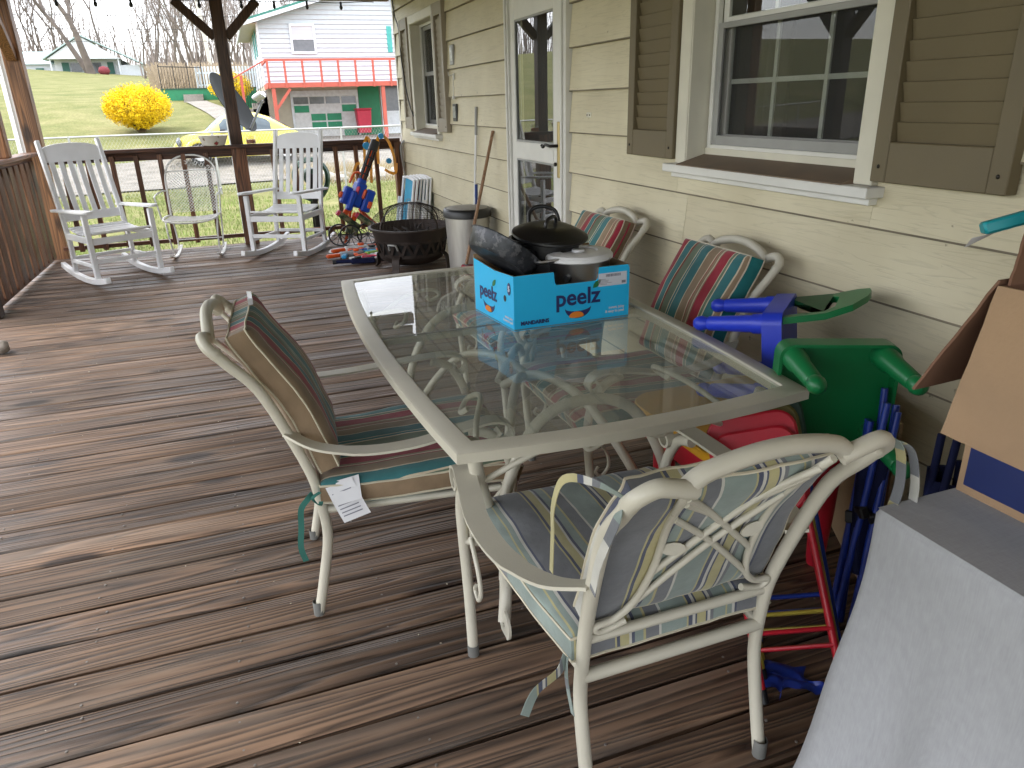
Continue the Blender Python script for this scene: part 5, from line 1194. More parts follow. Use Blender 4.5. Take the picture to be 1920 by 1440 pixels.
o = b.build('kindling', mat('charred_wood', (.05, .045, .045), .8, var=.5)); o.location = pit.location; o['kind'] = 'stuff'; tag(o, 'charred sticks heaped inside the bronze fire pit', 'sticks', None, 'stuff')
M_CAN = mat('brushed_steel_can', (.52, .51, .48), .34, .75, var=.08, stretch=(1, 1, .15), vs=30)
can = thing('trash_can', 'brushed steel trash can with black rimmed grey lid against the wall', 'trash can', (1.625, 5.52, 0))
b = MB(); b.lathe([(0, .002), (.142, .002), (.146, .03), (.172, .615), (.168, .616), (0, .6)], 40, sx=1, sy=1.05); b.build('body', M_CAN, can, 40)
b = MB(); b.lathe([(.173, .600), (.183, .604), (.185, .650), (.175, .664), (.160, .668), (.150, .664)], 40, sx=1, sy=1.05); b.build('lid_rim', M_BLACK, can, 40)
b = MB(); b.lathe([(.160, .666), (.15, .670), (.08, .678), (0, .68)], 40, sx=1, sy=1.05); b.build('lid', mat('grey_lid', (.32, .30, .27), .5), can, 60)
mop = thing('mop_pole', 'white telescopic mop pole with blue grip leaning on the wall', 'mop', (1.75, 5.80, 0))
top = V((WX-.022-1.75, .02, 1.385)); b = MB(); b.tube([(0, 0, .30), top*.85], .0105, 8); b.build('pole', M_PLW, mop, 60)
b = MB(); b.tube([top*.40, top*.58], .0165, 10); b.build('grip', mat('blue_grip', (.02, .05, .22), .5), mop, 60)
b = MB(); b.tube([top*.85, top], .0125, 8); b.build('end_cap', M_GREYP, mop, 60)
b = MB(); b.lathe([(0, 0), (.10, 0), (.10, .02), (.03, .06), (.012, .31), (0, .31)], 16); b.build('mop_head', M_GREYP, mop, 50)
br = thing('broom', 'wooden handled string mop leaning on the wall beside the trash can', 'broom', (1.37, 5.02, 0))
p0 = V((0, 0, .02)); p1 = V((WX-.02-1.37, .42, 1.215)); M_HANDLE = wood('broom_handle', (.14, .075, .04), (.30, .18, .10), 2, .6, 1, .2)
b = MB(); b.tube([p0.lerp(p1, .16), p1], .0125, 8); b.build('handle', M_HANDLE, br, 60)
b = MB(); b.tube([p0.lerp(p1, .12), p0.lerp(p1, .21)], .02, 10, radii=[.026, .016]); b.build('ferrule', M_HANDLE, br, 60)
b = MB()
for i in range(60):
    r2 = random.Random(i+40); a = r2.uniform(0, 2*PI); q0 = p0.lerp(p1, .15); rr_ = r2.uniform(.02, .13); b.tube(cr([q0, q0+V((math.cos(a)*.04, math.sin(a)*.04, -.06)), V((math.cos(a)*rr_, math.sin(a)*rr_, .09)), V((math.cos(a)*rr_*1.3, math.sin(a)*rr_*1.3, .006))], 3), .005, 4)
o = b.build('mop_strings', mat('mop_cotton', (.42, .39, .34), .95, var=.2), br, 60); o['kind'] = 'stuff'
# low stand with a pair of sneakers
ls = thing('low_stand', 'low dark wooden stand on the deck in front of the trash can', 'stand', (1.53, 5.08, 0)); b = MB(); b.bb(-.13, .16, -.11, .12, .205, .225); b.build('top', W_POSTD, ls, 0, .004)
for sx in (-.11, .14):
    for sy in (-.09, .10): b = MB(); b.bb(sx-.016, sx+.016, sy-.016, sy+.016, 0, .205); b.build('leg', W_POSTD, ls)
M_SHOE = mat('red_canvas', (.30, .012, .03), .8, var=.2)
for i, dx in enumerate((-.045, .065)):
    sh = thing('sneaker', 'red and black sneaker with white sole on the low stand', 'shoe', (1.53+dx, 5.08, .2265), R(6), 'pair of sneakers')
    P = [(-.04, -.11), (.04, -.11), (.046, 0), (.044, .09), (.02, .13), (-.02, .13), (-.042, .09), (-.036, 0)]
    b = MB(); b.prism([(x, y*.8) for x, y in P], .022, Matrix.Translation((0, 0, .0115))); b.build('sole', M_PLW, sh, 0, .004)
    b = MB(); n = len(P); prof = [(1, .023), (.95, .05), (.8, .085)]; vs = []
    for k, z in prof: vs += [(x*k, y*.8*k-(.02 if k < 1 else 0)*(1-k)*3, z+(.02 if y < 0 else 0)*(1-k)*5) for x, y in P]
    b.add(vs, [(k*n+j, k*n+(j+1) % n, (k+1)*n+(j+1) % n, (k+1)*n+j) for k in range(2) for j in range(n)]+[tuple(2*n+j for j in range(n))]); b.build('upper', M_SHOE, sh, 60)
    b = MB(); b.bb(-.012, .012, -.03, .06, .078, .092); b.build('tongue', M_BLACK, sh, 0, .003)

# pale flecks of leaf and paint on the boards
rf_ = random.Random(21); mb = MB()
for i in range(110):
    x, y = rf_.uniform(-1.4, 1.3), rf_.uniform(.9, 5.5); a = rf_.uniform(0, 6.28); s_ = rf_.uniform(.002, .006); mb.add([(x+math.cos(a)*s_, y+math.sin(a)*s_, .0035), (x-math.sin(a)*s_*.5, y+math.cos(a)*s_*.5, .004), (x-math.cos(a)*s_, y-math.sin(a)*s_, .0035), (x+math.sin(a)*s_*.5, y-math.cos(a)*s_*.5, .0032)], [(0, 1, 2, 3)])
o = mb.build('litter_flecks', M_PIPE_C); tag(o, 'tiny pale flecks of litter scattered on the deck boards', 'litter', None, 'stuff')
# ---------------------------------------------------------------- toys by the far railing
M_TB = mat('toy_blue', (.012, .06, .42), .35, var=.1); M_TO = mat('toy_orange', (.75, .10, .015), .4, var=.08); M_TOR = mat('track_orange', (.80, .32, .02), .4)
M_TG = mat('toy_grey', (.30, .31, .33), .45, var=.15); M_TLIME = mat('toy_lime', (.22, .42, .03), .4); M_TPINK = mat('toy_pink', (.60, .05, .10), .45); M_CYAN = mat('toy_cyan', (.03, .30, .60), .4)
def camo_mat():
    m, t, b, N, L = nt('camo_plastic'); b.inputs['Roughness'].default_value = .5
    tc = N.new('ShaderNodeTexCoord'); n = N.new('ShaderNodeTexNoise'); n.inputs['Scale'].default_value = 16; n.inputs['Detail'].default_value = 2; L.new(tc.outputs['Object'], n.inputs['Vector'])
    r = N.new('ShaderNodeValToRGB'); r.color_ramp.interpolation = 'CONSTANT'; e = r.color_ramp.elements; e[0].color = (.02, .035, .015, 1); e[1].position = .45; e[1].color = (.08, .10, .04, 1); x = e.new(.55); x.color = (.20, .17, .09, 1)
    L.new(n.outputs['Fac'], r.inputs['Fac']); L.new(r.outputs['Color'], b.inputs['Base Color']); return m
M_CAMO = camo_mat()
def tube_o(name, a, b, r, m, par, n=10, radii=None): q = MB(); q.tube([a, b], r, n, radii=radii); return q.build(name, m, par, 50)
def box_o(name, c, d, m, par, rot=None, bev=.004): q = MB(); q.box(c, d, rot); return q.build(name, m, par, 0, bev)
def disc_o(name, a, b, r, m, par): return tube_o(name, a, b, r, m, par, 14)
g = thing('toy_machine_gun', 'blue and orange toy machine gun on a tripod with black barrel', 'toy gun', (1.20, 8.16, 0)); g.scale = (1.14, 1.14, 1.1)
ax = V((.42, .10, .90)).normalized(); up0 = V((-.02, 0, .46))
def gp(s, x=0, y=0): return up0+ax*s+V((.9, 0, -.42)).normalized()*x+V((0, 1, 0))*y
Mr = ax.to_track_quat('Z', 'Y').to_matrix()
for (s, x, y, d, m) in ((.02, 0, 0, (.12, .10, .24), M_TB), (-.02, -.10, -.03, (.07, .08, .17), M_TB), (-.05, -.045, -.07, (.065, .06, .19), M_TB), (.0, .105, -.03, (.06, .09, .22), M_TB), (.12, .0, 0, (.08, .075, .12), M_TB), (.05, .05, -.06, (.035, .03, .10), M_TO), (.06, -.02, -.06, (.04, .03, .09), M_TPINK), (-.03, .13, -.05, (.03, .05, .08), M_TO), (-.03, -.145, -.04, (.03, .05, .06), M_TO)):
    box_o('housing', gp(s, x, y), d, m, g, Mr, .014)
tube_o('barrel_core', gp(.16), gp(.50), .024, M_TO, g)
for k in range(6): a = 2*PI*k/6; o_ = V((math.cos(a)*.03, math.sin(a)*.03, 0)); tube_o('barrel', gp(.17)+Mr @ o_, gp(.50)+Mr @ o_, .009, M_BLACK, g, 6)
for s in (.22, .30, .38): tube_o('barrel_band', gp(s), gp(s+.014), .043, M_BLACK, g, 14)
tube_o('muzzle', gp(.46), gp(.56), .044, M_BLACK, g, 16)
q = MB(); q.tube(cr([gp(.10, -.10, 0), gp(.20, -.09, 0), gp(.22, -.03, 0), gp(.16, .02, 0)], 5), .011, 8); q.build('carry_handle', M_TO, g, 60)
for (x, y) in ((.29, -.02), (.16, -.20), (-.16, .06)): tube_o('tripod_leg', gp(-.10, .06 if x > 0 else -.02), V((x, y, .008)), .014, M_TO, g, 8)
for (x) in (-.06, .03): box_o('grip', gp(-.19, x, -.06), (.045, .05, .10), M_TO, g, Mr @ Euler((.3, .5, 0)).to_matrix(), .01)
cn = thing('toy_cannon', 'camouflage toy cannon carriage with three spoked black wheels', 'toy cannon', (1.05, 8.02, 0))
for (x, y) in ((-.10, .10), (.0, -.03), (.19, .02)):
    w = thing('wheel', None, None); w.parent = cn; w.location = (x, y, .122); w.rotation_euler = (0, 0, R(-12))
    q = MB(); q.tube([(math.cos(a)*.112, 0, math.sin(a)*.112) for a in [2*PI*i/30 for i in range(30)]], .0095, 6, closed=True); q.build('rim', M_BLACK, w, 60)
    q = MB()
    for i in range(10): a = 2*PI*i/10; q.tube([(0, 0, 0), (math.cos(a)*.11, 0, math.sin(a)*.11)], .004, 5)
    q.tube([(0, -.015, 0), (0, .015, 0)], .022, 10); q.build('spokes', M_BLACK, w, 60)
tube_o('axle', (-.10, .10, .122), (.19, .02, .122), .01, M_BLACK, cn, 6)
for (a, b, e) in (((-.09, .0, .36), (.10, .02, .20), 1), ((.10, -.03, .33), (.34, -.05, .14), 1)):
    tube_o('camo_tube', a, b, .032, M_CAMO, cn, 12); d = (V(b)-V(a)).normalized(); tube_o('tube_tip', V(a)-d*.03, V(a), .03, M_TPINK, cn, 10)
box_o('carriage', (.03, .02, .19), (.12, .09, .12), M_CAMO, cn, (0, .4, 0), .01)
def blaster(label, loc, rz, c1, c2, c3, s=1.0, flip=0):
    t = thing('toy_blaster', label, 'toy gun', loc, rz, 'toy blasters heaped on the deck'); t.scale = (s, s, s)
    box_o('body', (0, 0, .028), (.24, .075, .05), c1, t, None, .012); q = MB(); q.tube([(.11, 0, .03), (.27, 0, .03)], .02, 10); q.build('barrel', c2, t, 50); q = MB(); q.tube([(.265, 0, .03), (.30, 0, .03)], .024, 10); q.build('muzzle', c3, t, 50)
    box_o('grip', (-.09, -.085, .025), (.05, .12, .035), c2, t, (0, 0, -.35), .01); box_o('stock', (-.18, -.01, .026), (.15, .055, .035), c3, t, (0, 0, .15), .01); box_o('magazine', (.03, -.07, .025), (.035, .09, .03), c3, t, None, .006)
    q = MB(); q.lathe([(.03, 0), (.035, .012), (.03, .02), (0, .02)], 14, Matrix.Translation((.05, 0, .053))); q.build('drum', c3, t, 50)
    return t
blaster('white and orange toy blaster on top of the toy heap', (1.06, 7.74, .006), R(10), M_PLW, M_TO, M_TO, 1.05)
blaster('grey toy blaster with blue stock in the toy heap', (1.25, 7.62, .006), R(-160), M_TG, M_TB, M_BLACK, 1.0)
blaster('lime green toy blaster beside the fire pit', (1.20, 7.40, .006), R(25), M_TLIME, M_TG, M_TO, .95)
blaster('grey and cyan toy blaster lying in front of the toy heap', (.97, 7.46, .006), R(5), M_TG, M_CYAN, M_TO, 1.0)
blaster('red and pink toy blaster against the fire pit leg', (1.14, 7.20, .006), R(-10), M_TPINK, M_PRED, M_PLW, .9)
blaster('dark navy toy blaster lowest in the toy heap', (1.02, 7.06, .006), R(172), M_NAVYC, M_NAVYC, M_BLACK, .95)
q = MB(); q.lathe([(0, .03), (.05, .032), (.10, .024), (.12, .004), (.11, 0), (0, 0)], 28); o = q.build('flying_disc', M_PLW, None, 40); o.location = (.90, 7.80, .002); tag(o, 'white flying disc lying beside the toy heap', 'disc')
# orange toy track hung over the rail
tr = thing('toy_track', 'orange toy race track looped over the railing with blue connectors', 'toy track', (0, 8.60, 0))
for pts in ([(1.36, -.02, .62), (1.37, -.01, .85), (1.39, .02, 1.02), (1.43, .04, 1.085), (1.45, .02, 1.0), (1.43, -.02, .75), (1.42, -.02, .60)], [(1.52, -.01, .80), (1.53, 0, .98), (1.55, .04, 1.085), (1.61, .05, 1.09), (1.66, .02, 1.03), (1.70, -.02, .86), (1.70, -.03, .72)], [(1.58, -.04, .74), (1.64, -.05, .70), (1.70, -.04, .70), (1.72, -.03, .80)], [(1.22, -.02, .55), (1.23, -.02, .70), (1.27, -.01, .80), (1.31, -.01, .82)]):
    q = MB(); q.band(cr(pts, 6), .03, .004, (0, 1, 0) if False else (.3, 1, 0)); q.build('track', M_TOR, tr, 60)
for (x, y, z, r) in ((1.395, -.055, 1.0, .04), (1.575, .0, 1.095, .03), (1.63, -.06, .83, .03)):
    q = MB(); q.lathe([(0, -.016), (r, -.016), (r, .016), (0, .016)], 14, Matrix.Translation((x, y, z)) @ Matrix.Rotation(PI/2, 4, 'X')); q.build('connector', M_CYAN, tr, 40)
# folded beach chairs leaning on the wall
def beach_chair(label, x, y, lean, fab):
    t = thing('beach_chair', label, 'chair', (x, y, 0), 0, 'folded beach chairs'); H = .72; d = V((lean, 0, H)).normalized()
    for k, off in enumerate((0, -.035)):
        P = [V((off, -.23, .012))+d*0, V((off, -.24, 0))+d*(H*.9), V((off, -.20, 0))+d*H, V((off, .20, 0))+d*H, V((off, .24, 0))+d*(H*.9), V((off, .23, .012))]
        q = MB(); q.tube(cr(P, 4), .013, 8); q.build('frame', M_WHITE, t, 60)
    q = MB(); q.grid(lambda u, v: V((-.018+.012*math.sin(PI*u), -.215+.43*u, 0))+d*(.10+v*(H-.11)), 10, 6); q.build('sling', fab, t, 60)
    for s in (-1, 1): q = MB(); q.band([V((-.055, s*.25, 0))+d*.12, V((-.055, s*.25, 0))+d*.52], .02, .045, (1, 0, 0)); q.build('arm', M_WHITE, t, 0, .004)
    return t
M_SLING = mat('aqua_sling', (.05, .33, .52), .7, var=.1); M_SLP = mat('pink_sling', (.45, .08, .14), .7)
beach_chair('folded white beach chair with aqua sling, outermost of the stack by the wall', 1.56, 7.62, .12, M_SLING)
beach_chair('folded white beach chair with pink sling in the middle of the stack', 1.65, 7.66, .11, M_SLP)
beach_chair('folded white beach chair with aqua sling, nearest the siding', 1.735, 7.64, .085, M_SLING)
# things on the rail cap
def floral():
    m, t, b, N, L = nt('rose_china'); b.inputs['Roughness'].default_value = .2
    tc = N.new('ShaderNodeTexCoord'); v = N.new('ShaderNodeTexVoronoi'); v.inputs['Scale'].default_value = 14; L.new(tc.outputs['Object'], v.inputs['Vector']); n = N.new('ShaderNodeTexNoise'); n.inputs['Scale'].default_value = 60; L.new(tc.outputs['Object'], n.inputs['Vector'])
    a = N.new('ShaderNodeMath'); a.operation = 'MULTIPLY_ADD'; a.inputs[1].default_value = .35; L.new(n.outputs['Fac'], a.inputs[0]); L.new(v.outputs['Distance'], a.inputs[2])
    r = N.new('ShaderNodeValToRGB'); e = r.color_ramp.elements; e[0].position = .40; e[0].color = (.33, .05, .06, 1); e[1].position = .52; e[1].color = (.72, .68, .60, 1); x = e.new(.45); x.color = (.22, .20, .10, 1)
    L.new(a.outputs[0], r.inputs['Fac']); L.new(r.outputs['Color'], b.inputs['Base Color']); return m
bw = MB(); bw.lathe([(0, 0), (.10, 0), (.115, .012), (.148, .095), (.155, .10), (.146, .098), (.11, .018), (0, .01)], 36); o = bw.build('china_bowl', floral(), None, 45); o.location = (-.175, 8.72, 1.0642); tag(o, 'white china bowl with red roses standing on the rail cap', 'bowl')
jar = thing('glass_jar', 'short glass jar with amber contents on the rail cap', 'jar', (.20, 8.72, 1.0642)); q = MB(); q.lathe([(0, .001), (.044, .001), (.05, .01), (.05, .072), (.044, .08), (.044, .086), (.041, .086), (.041, .078), (.046, .07), (.046, .006), (0, .006)], 24); q.build('glass', glass('jar_glass', (.95, .95, .93), .05), jar, 45)
q = MB(); q.lathe([(0, .0065), (.0455, .0065), (.0455, .045), (0, .045)], 20); q.build('contents', mat('amber_wax', (.36, .10, .03), .4), jar, 45)
# string lights under the beam
sl_ = thing('string_lights', 'black string of patio bulbs hung below the porch beam', 'string lights', (0, 8.76, 2.44))
q = MB(); q.tube([(x, 0, .0+.008*math.sin(x*9)) for x in [-1.75+.1*i for i in range(35)]], .004, 5); q.build('wire', M_BLACK, sl_)
for i, x in enumerate((-1.36, -1.03, -.72, -.42, -.10, .3, .62, .95, 1.3)):
    q = MB(); q.lathe([(.011, .0), (.013, -.025), (.009, -.027), (.017, -.045), (.018, -.058), (.010, -.074), (0, -.078)], 10, Matrix.Translation((x, 0, .004))); q.build('bulb', M_BLACK if i != 3 else M_PANE, sl_, 50)
# stray clod at the open deck edge
q = MB(); q.sphere((0, 0, 0), .06, 14, 10, (1.0, .9, .7)); 
for i, v in enumerate(q.v): q.v[i] = tuple(V(v)*(1+.35*noise.noise(V(v)*22)))
o = q.build('driftwood', mat('driftwood', (.30, .26, .22), .9, var=.4, vs=30, bump=.5, bs=60), None, 60); o.location = (-1.575, 5.30, .048); tag(o, 'gnarled grey driftwood lump at the open edge of the deck', 'driftwood')

# ---------------------------------------------------------------- yard: dish, hose, fence
dish = thing('satellite_dish', 'grey satellite dish on a mast behind the railing', 'satellite dish', (.06, 11.0, tz(.12, 11)))
zc = 1.46-tz(.12, 11); q = MB(); nd = V((.78, -.30, .48)).normalized(); Md = Matrix.Translation((-.02, 0, zc)) @ nd.to_track_quat('Z', 'Y').to_matrix().to_4x4()
q.lathe([(0, 0), (.15, .010), (.30, .040), (.41, .076), (.425, .084), (.412, .071), (.30, .032), (.15, .003), (0, -.008)], 40, Md); q.build('reflector', mat('dish_grey', (.022, .023, .023), .7, var=.1, spec=.15), dish, 40)
q = MB(); q.tube([Md @ V((0, -.38, .06)), Md @ V((0, -.18, .42))], .017, 8); q.build('feed_arm', M_TG, dish, 50)
for dx in (-.07, .0, .07): q = MB(); q.lathe([(0, -.04), (.030, -.04), (.035, .05), (.028, .09), (0, .09)], 14, Md @ Matrix.Translation((dx, -.14+abs(dx)*.4, .44)) @ Matrix.Rotation(PI, 4, 'X')); q.build('receiver', M_PLW, dish, 40)
q = MB(); q.tube([(-.06, .06, 0), (-.06, .06, zc-.02), Md @ V((0, 0, -.02))], .025, 8); q.build('mast', M_GREYP, dish, 50)
hr = thing('hose_reel', 'coiled dark green garden hose on a reel behind the railing', 'hose', (.86, 9.62, tz(.86, 9.62))); zz = -tz(.86, 9.62)
for k in range(7):
    q = MB(); r_ = .19+.012*(k % 3); q.tube([(math.cos(a)*r_*1.0, -.10+.035*k+.01*math.sin(3*a+k), zz+.62+math.sin(a)*r_*(1.0 if math.sin(a) > 0 else 1.35)) for a in [2*PI*i/28 for i in range(28)]], .012, 6, closed=True); q.build('hose_coil', M_DGREEN, hr, 60)
q = MB(); q.tube([(0, -.14, zz+.62), (0, .16, zz+.62)], .10, 14); q.build('drum', M_DGREEN, hr, 50); 
for s in (-.15, .16): q = MB(); q.bb(-.03, .03, s-.012, s+.012, 0, zz+.66); q.build('stand', M_BLACK, hr)
FY = 19.6
fn = thing('chain_link_fence', 'low chain link fence with a pipe top rail across the yard', 'fence', (0, FY, 0)); fz = lambda x: tz(x, FY)
q = MB(); q.tube([(x, 0, fz(x)+1.42) for x in range(-14, 9)], .022, 8); M_GALV = mat('galvanised', (.42, .42, .41), .45, .6, var=.1); q.build('top_rail', M_GALV, fn, 60)
q = MB(); q.tube([(0, 0, -.1), (0, 0, 1.44)], .026, 8); pm = q.mesh('post', M_GALV, 60)
for x in (-12.6, -9.6, -6.6, -3.4, -.4, 2.6, 5.6, 8.6): inst('post', pm, fn, (x, 0, fz(x)))
q = MB(); step = .075; h = 1.36; x = -13.5
while x < 8.4:
    for s in (1, -1): a = V((x, .003*s, fz(x)+.04)); b = V((x+s*h*.62, .003*s, fz(x)+.04+h)); q.tube([a, b], .0017, 3, caps=False)
    x += step
o = q.build('wire_mesh', M_GALV, fn); o['kind'] = 'stuff'
# rubble and dry grass bank behind the end of the railing
rb = random.Random(8); M_STONE = mat('rubble_stone', (.36, .34, .31), .9, var=.25, vs=5, bump=.5, bs=20)
for i in range(26):
    x = rb.uniform(1.7, 5.6); y = rb.uniform(20.6, 22.2); s = rb.uniform(.12, .32); q = MB(); q.sphere((0, 0, 0), s, 9, 6, (1.2, 1, .65))
    for k, v in enumerate(q.v): q.v[k] = tuple(V(v)*(1+.4*noise.noise(V(v)*4+V((i*3, 0, 0)))))
    o = q.build('rubble_stone', M_STONE, None, 30); o.location = (x, y, tz(x, y)+.25*s); tag(o, 'pale rough stone in the rubble bank beside the driveway', 'stone', 'stones in the rubble bank')
mb = MB(); vsl = []; fsl = []
for i in range(9000):
    x = rb.uniform(1.3, 6.5); y = rb.uniform(20.2, 23.2); z = tz(x, y); h = rb.uniform(.1, .38)*(1.4-abs(y-21.6)*.4); a = rb.uniform(0, 2*PI); w = .006; c, s_ = math.cos(a), math.sin(a); k = rb.uniform(.03, .22); o = len(vsl)
    vsl += [(x-c*w, y-s_*w, z), (x+c*w, y+s_*w, z), (x-s_*k, y+c*k, z+h)]; fsl.append((o, o+1, o+2))
mb.add(vsl, fsl); tag(mb.build('dry_grass', mat('dry_grass', (.36, .29, .16), .9, var=.3, vs=2)), 'tan dry grass tufts growing over the rubble bank', 'grass', None, 'stuff')

# ---------------------------------------------------------------- forsythia
def bush(label, x, y, rx, rz_, seed, n=9500):
    r = random.Random(seed); z0 = tz(x, y); t = thing('forsythia_bush', label, 'bush', (x, y, z0)); st_ = MB(); tips = []
    for i in range(150):
        a = r.uniform(0, 2*PI); e = r.random()**.6; R_ = rx*(.35+.65*e)*r.uniform(.75, 1.03); hh = rz_*(1.0-.45*e**2.2)*r.uniform(.8, 1.08)
        P = cr([(math.cos(a)*.10, math.sin(a)*.10, 0), (math.cos(a)*R_*.40, math.sin(a)*R_*.4, hh*.5), (math.cos(a)*R_*.85, math.sin(a)*R_*.85, hh*.92), (math.cos(a)*R_*1.02, math.sin(a)*R_*1.02, hh*(1.0 if e < .55 else .8))], 5)
        st_.tube(P, .009, 3, caps=False, radii=[.014-.011*k/(len(P)-1) for k in range(len(P))]); tips.append(P)
    st_.build('stem', mat('bush_stem', (.12, .085, .045), .9), t); fl = MB(); vs = []; fs = []
    for i in range(n):
        d = V((r.gauss(0, 1), r.gauss(0, 1), r.gauss(0, 1))).normalized(); q_ = r.random()**.22*(1+.16*noise.noise(d*2.6+V((seed, 0, 0)))+.10*noise.noise(d*7))
        low = 1-.45*max(0, -d.z)**1.5
        p = V((d.x*rx*q_*low, d.y*rx*q_*low, rz_*.53+d.z*rz_*.47*q_))+V((r.gauss(0, .025), r.gauss(0, .025), r.gauss(0, .03)+(.16*r.random()**3 if d.z > .5 else 0)))
        if p.z < .10 or noise.noise(p*5.5) < -.30: continue
        s = r.uniform(.018, .036); u = V((r.gauss(0, 1), r.gauss(0, 1), r.gauss(0, 1))).normalized(); w = u.orthogonal().normalized(); o = len(vs); vs += [p+u*s, p+w*s*.7, p-u*s, p-w*s*.7]; fs.append((o, o+1, o+2, o+3))
    fl.add(vs, fs); o = fl.build('blossom', M_FORS, t); o['kind'] = 'stuff'; return t
M_FORS = mat('forsythia_yellow', (.72, .50, .012), .7, var=.22, vs=3, spec=.2)
bush('big round yellow forsythia bush on the lawn slope', -2.98, 31, 1.16, 1.50, 2, 24000)
bush('yellow forsythia bush beside the neighbour house steps', .35, 38.5, .95, 1.25, 5, 9000)
# dry leaf litter under the bush
# ---------------------------------------------------------------- neighbour house with red deck
NW = mat('white_clapboard', (.52, .56, .60), .6, var=.04); NG = mat('barn_green', (.015, .20, .09), .55, var=.12); NR_ = mat('brick_red_paint', (.42, .085, .055), .6, var=.12, vs=3); NBE = mat('beige_wall', (.46, .42, .33), .75, var=.08); NTEAL = mat('teal_shutter', (.06, .36, .33), .6); NROOF = mat('green_metal_roof', (.03, .17, .13), .45, var=.1); NLITE = mat('aluminium_white', (.66, .70, .74), .5)
HX0, HX1, HY, HY2 = 1.62, 10.6, 34.0, 43.0
nh = thing('neighbour_house', 'white clapboard house with a red deck over green garage doors', 'house', (0, HY, 0))
q = MB(); q.bb(HX0+.02, HX1, .03, 9, .0, 4.7); q.add([(HX0+.02, .03, 4.7), (HX1, .03, 4.7), ((HX0+HX1)/2, .03, 6.0), (HX0+.02, 9, 4.7), (HX1, 9, 4.7), ((HX0+HX1)/2, 9, 6.0)], [(0, 1, 2), (3, 5, 4), (0, 3, 4, 1)]); q.build('wall', NBE, nh)
z = 2.28; 
while z < 5.95:
    zt = z+.175; f = max(0, (z-4.7)/1.3); xa = HX0+f*(HX1-HX0)/2; xb = HX1-f*(HX1-HX0)/2
    q = MB(); q.add([(xa, -.03, z), (xb, -.03, z), (xb, .018, zt), (xa, .018, zt), (xa, .03, z), (xb, .03, z)], [(0, 1, 2, 3), (0, 4, 5, 1)]); q.build('clapboard', NW, nh); z = zt+.001
z = 2.28
while z < 4.65:
    q = MB(); q.add([(HX0, .0, z), (HX0, 9, z), (HX0+.018, 9, z+.175), (HX0+.018, 0, z+.175)], [(0, 1, 2, 3)]); q.build('clapboard', NW, nh); z += .176
q = MB(); xm = (HX0+HX1)/2; sl2 = 1.3/(xm-HX0); ov = .62
for s in (-1, 1):
    e = HX0-ov if s < 0 else HX1+ov; ze = 4.70-sl2*ov+.05
    q.add([(e, -.55, ze), (xm, -.55, 6.06), (xm, 9.5, 6.06), (e, 9.5, ze), (e, -.55, ze+.09), (xm, -.55, 6.15), (xm, 9.5, 6.15), (e, 9.5, ze+.09)], [(0, 3, 2, 1), (4, 5, 6, 7), (0, 1, 5, 4), (1, 2, 6, 5), (2, 3, 7, 6), (3, 0, 4, 7)])
rf = q.build('roof', NROOF, nh); q = MB(); e = HX0-ov; ze = 4.70-sl2*ov+.05
q.add([(e, -.57, ze-.14), (xm, -.57, 6.06-.14), (xm, -.57, 6.06), (e, -.57, ze), (e, -.545, ze-.14), (xm, -.545, 5.92), (xm, -.545, 6.06), (e, -.545, ze)], [(0, 1, 2, 3), (4, 7, 6, 5), (0, 4, 5, 1), (0, 3, 7, 4)]); q.bb(e-.02, e+.03, -.55, 9.5, ze-.12, ze-.002); q.build('fascia', NLITE, rf)
q = MB(); q.add([(e, -.54, ze-.02), (HX0, -.54, ze-.02), (HX0, 9.4, ze-.02), (e, 9.4, ze-.02)], [(0, 1, 2, 3)]); q.build('soffit', NBE, rf)
def nwin(x0, x1, z0, z1, par, y=-.02):
    q = MB(); t = .09; q.bb(x0, x0+t, y-.03, y+.03, z0, z1); q.bb(x1-t, x1, y-.03, y+.03, z0, z1); q.bb(x0+t, x1-t, y-.03, y+.03, z0, z0+t); q.bb(x0+t, x1-t, y-.03, y+.03, z1-t, z1); w = q.build('window', NLITE, par)
    zm = (z0+z1)/2; q = MB(); q.bb(x0+t, x1-t, y-.02, y+.01, zm-.025, zm+.025); q.build('meeting_rail', NLITE, w)
    q = MB(); q.bb(x0+t, x1-t, y+.004, y+.012, z0+t, zm-.025); q.build('pane', M_NGL, w); q = MB(); q.bb(x0+t, x1-t, y+.004, y+.012, zm+.025, z1-t); q.build('blind', mat('window_blind', (.50, .52, .56), .7, var=.1, stretch=(.2, 1, 30)), w); return w
M_NGL = mat('far_glass', (.10, .11, .125), .12, var=.2, spec=.6)
nwin(2.86, 3.88, 3.45, 4.57, nh, -.05)
for (x0, x1) in ((6.84, 7.04), ): q = MB(); q.bb(x0, x1, -.035, -.005, 3.49, 4.50); q.build('shutter', NTEAL, nh)
for y0 in (2.2, 4.1): q = MB(); q.bb(HX0-.03, HX0-.004, y0, y0+.4, 3.5, 4.5); q.build('shutter', NTEAL, nh)
q = MB(); q.bb(HX0-.035, HX0+.05, -.035, .02, 2.25, 4.70); q.build('corner_board', NLITE, nh)
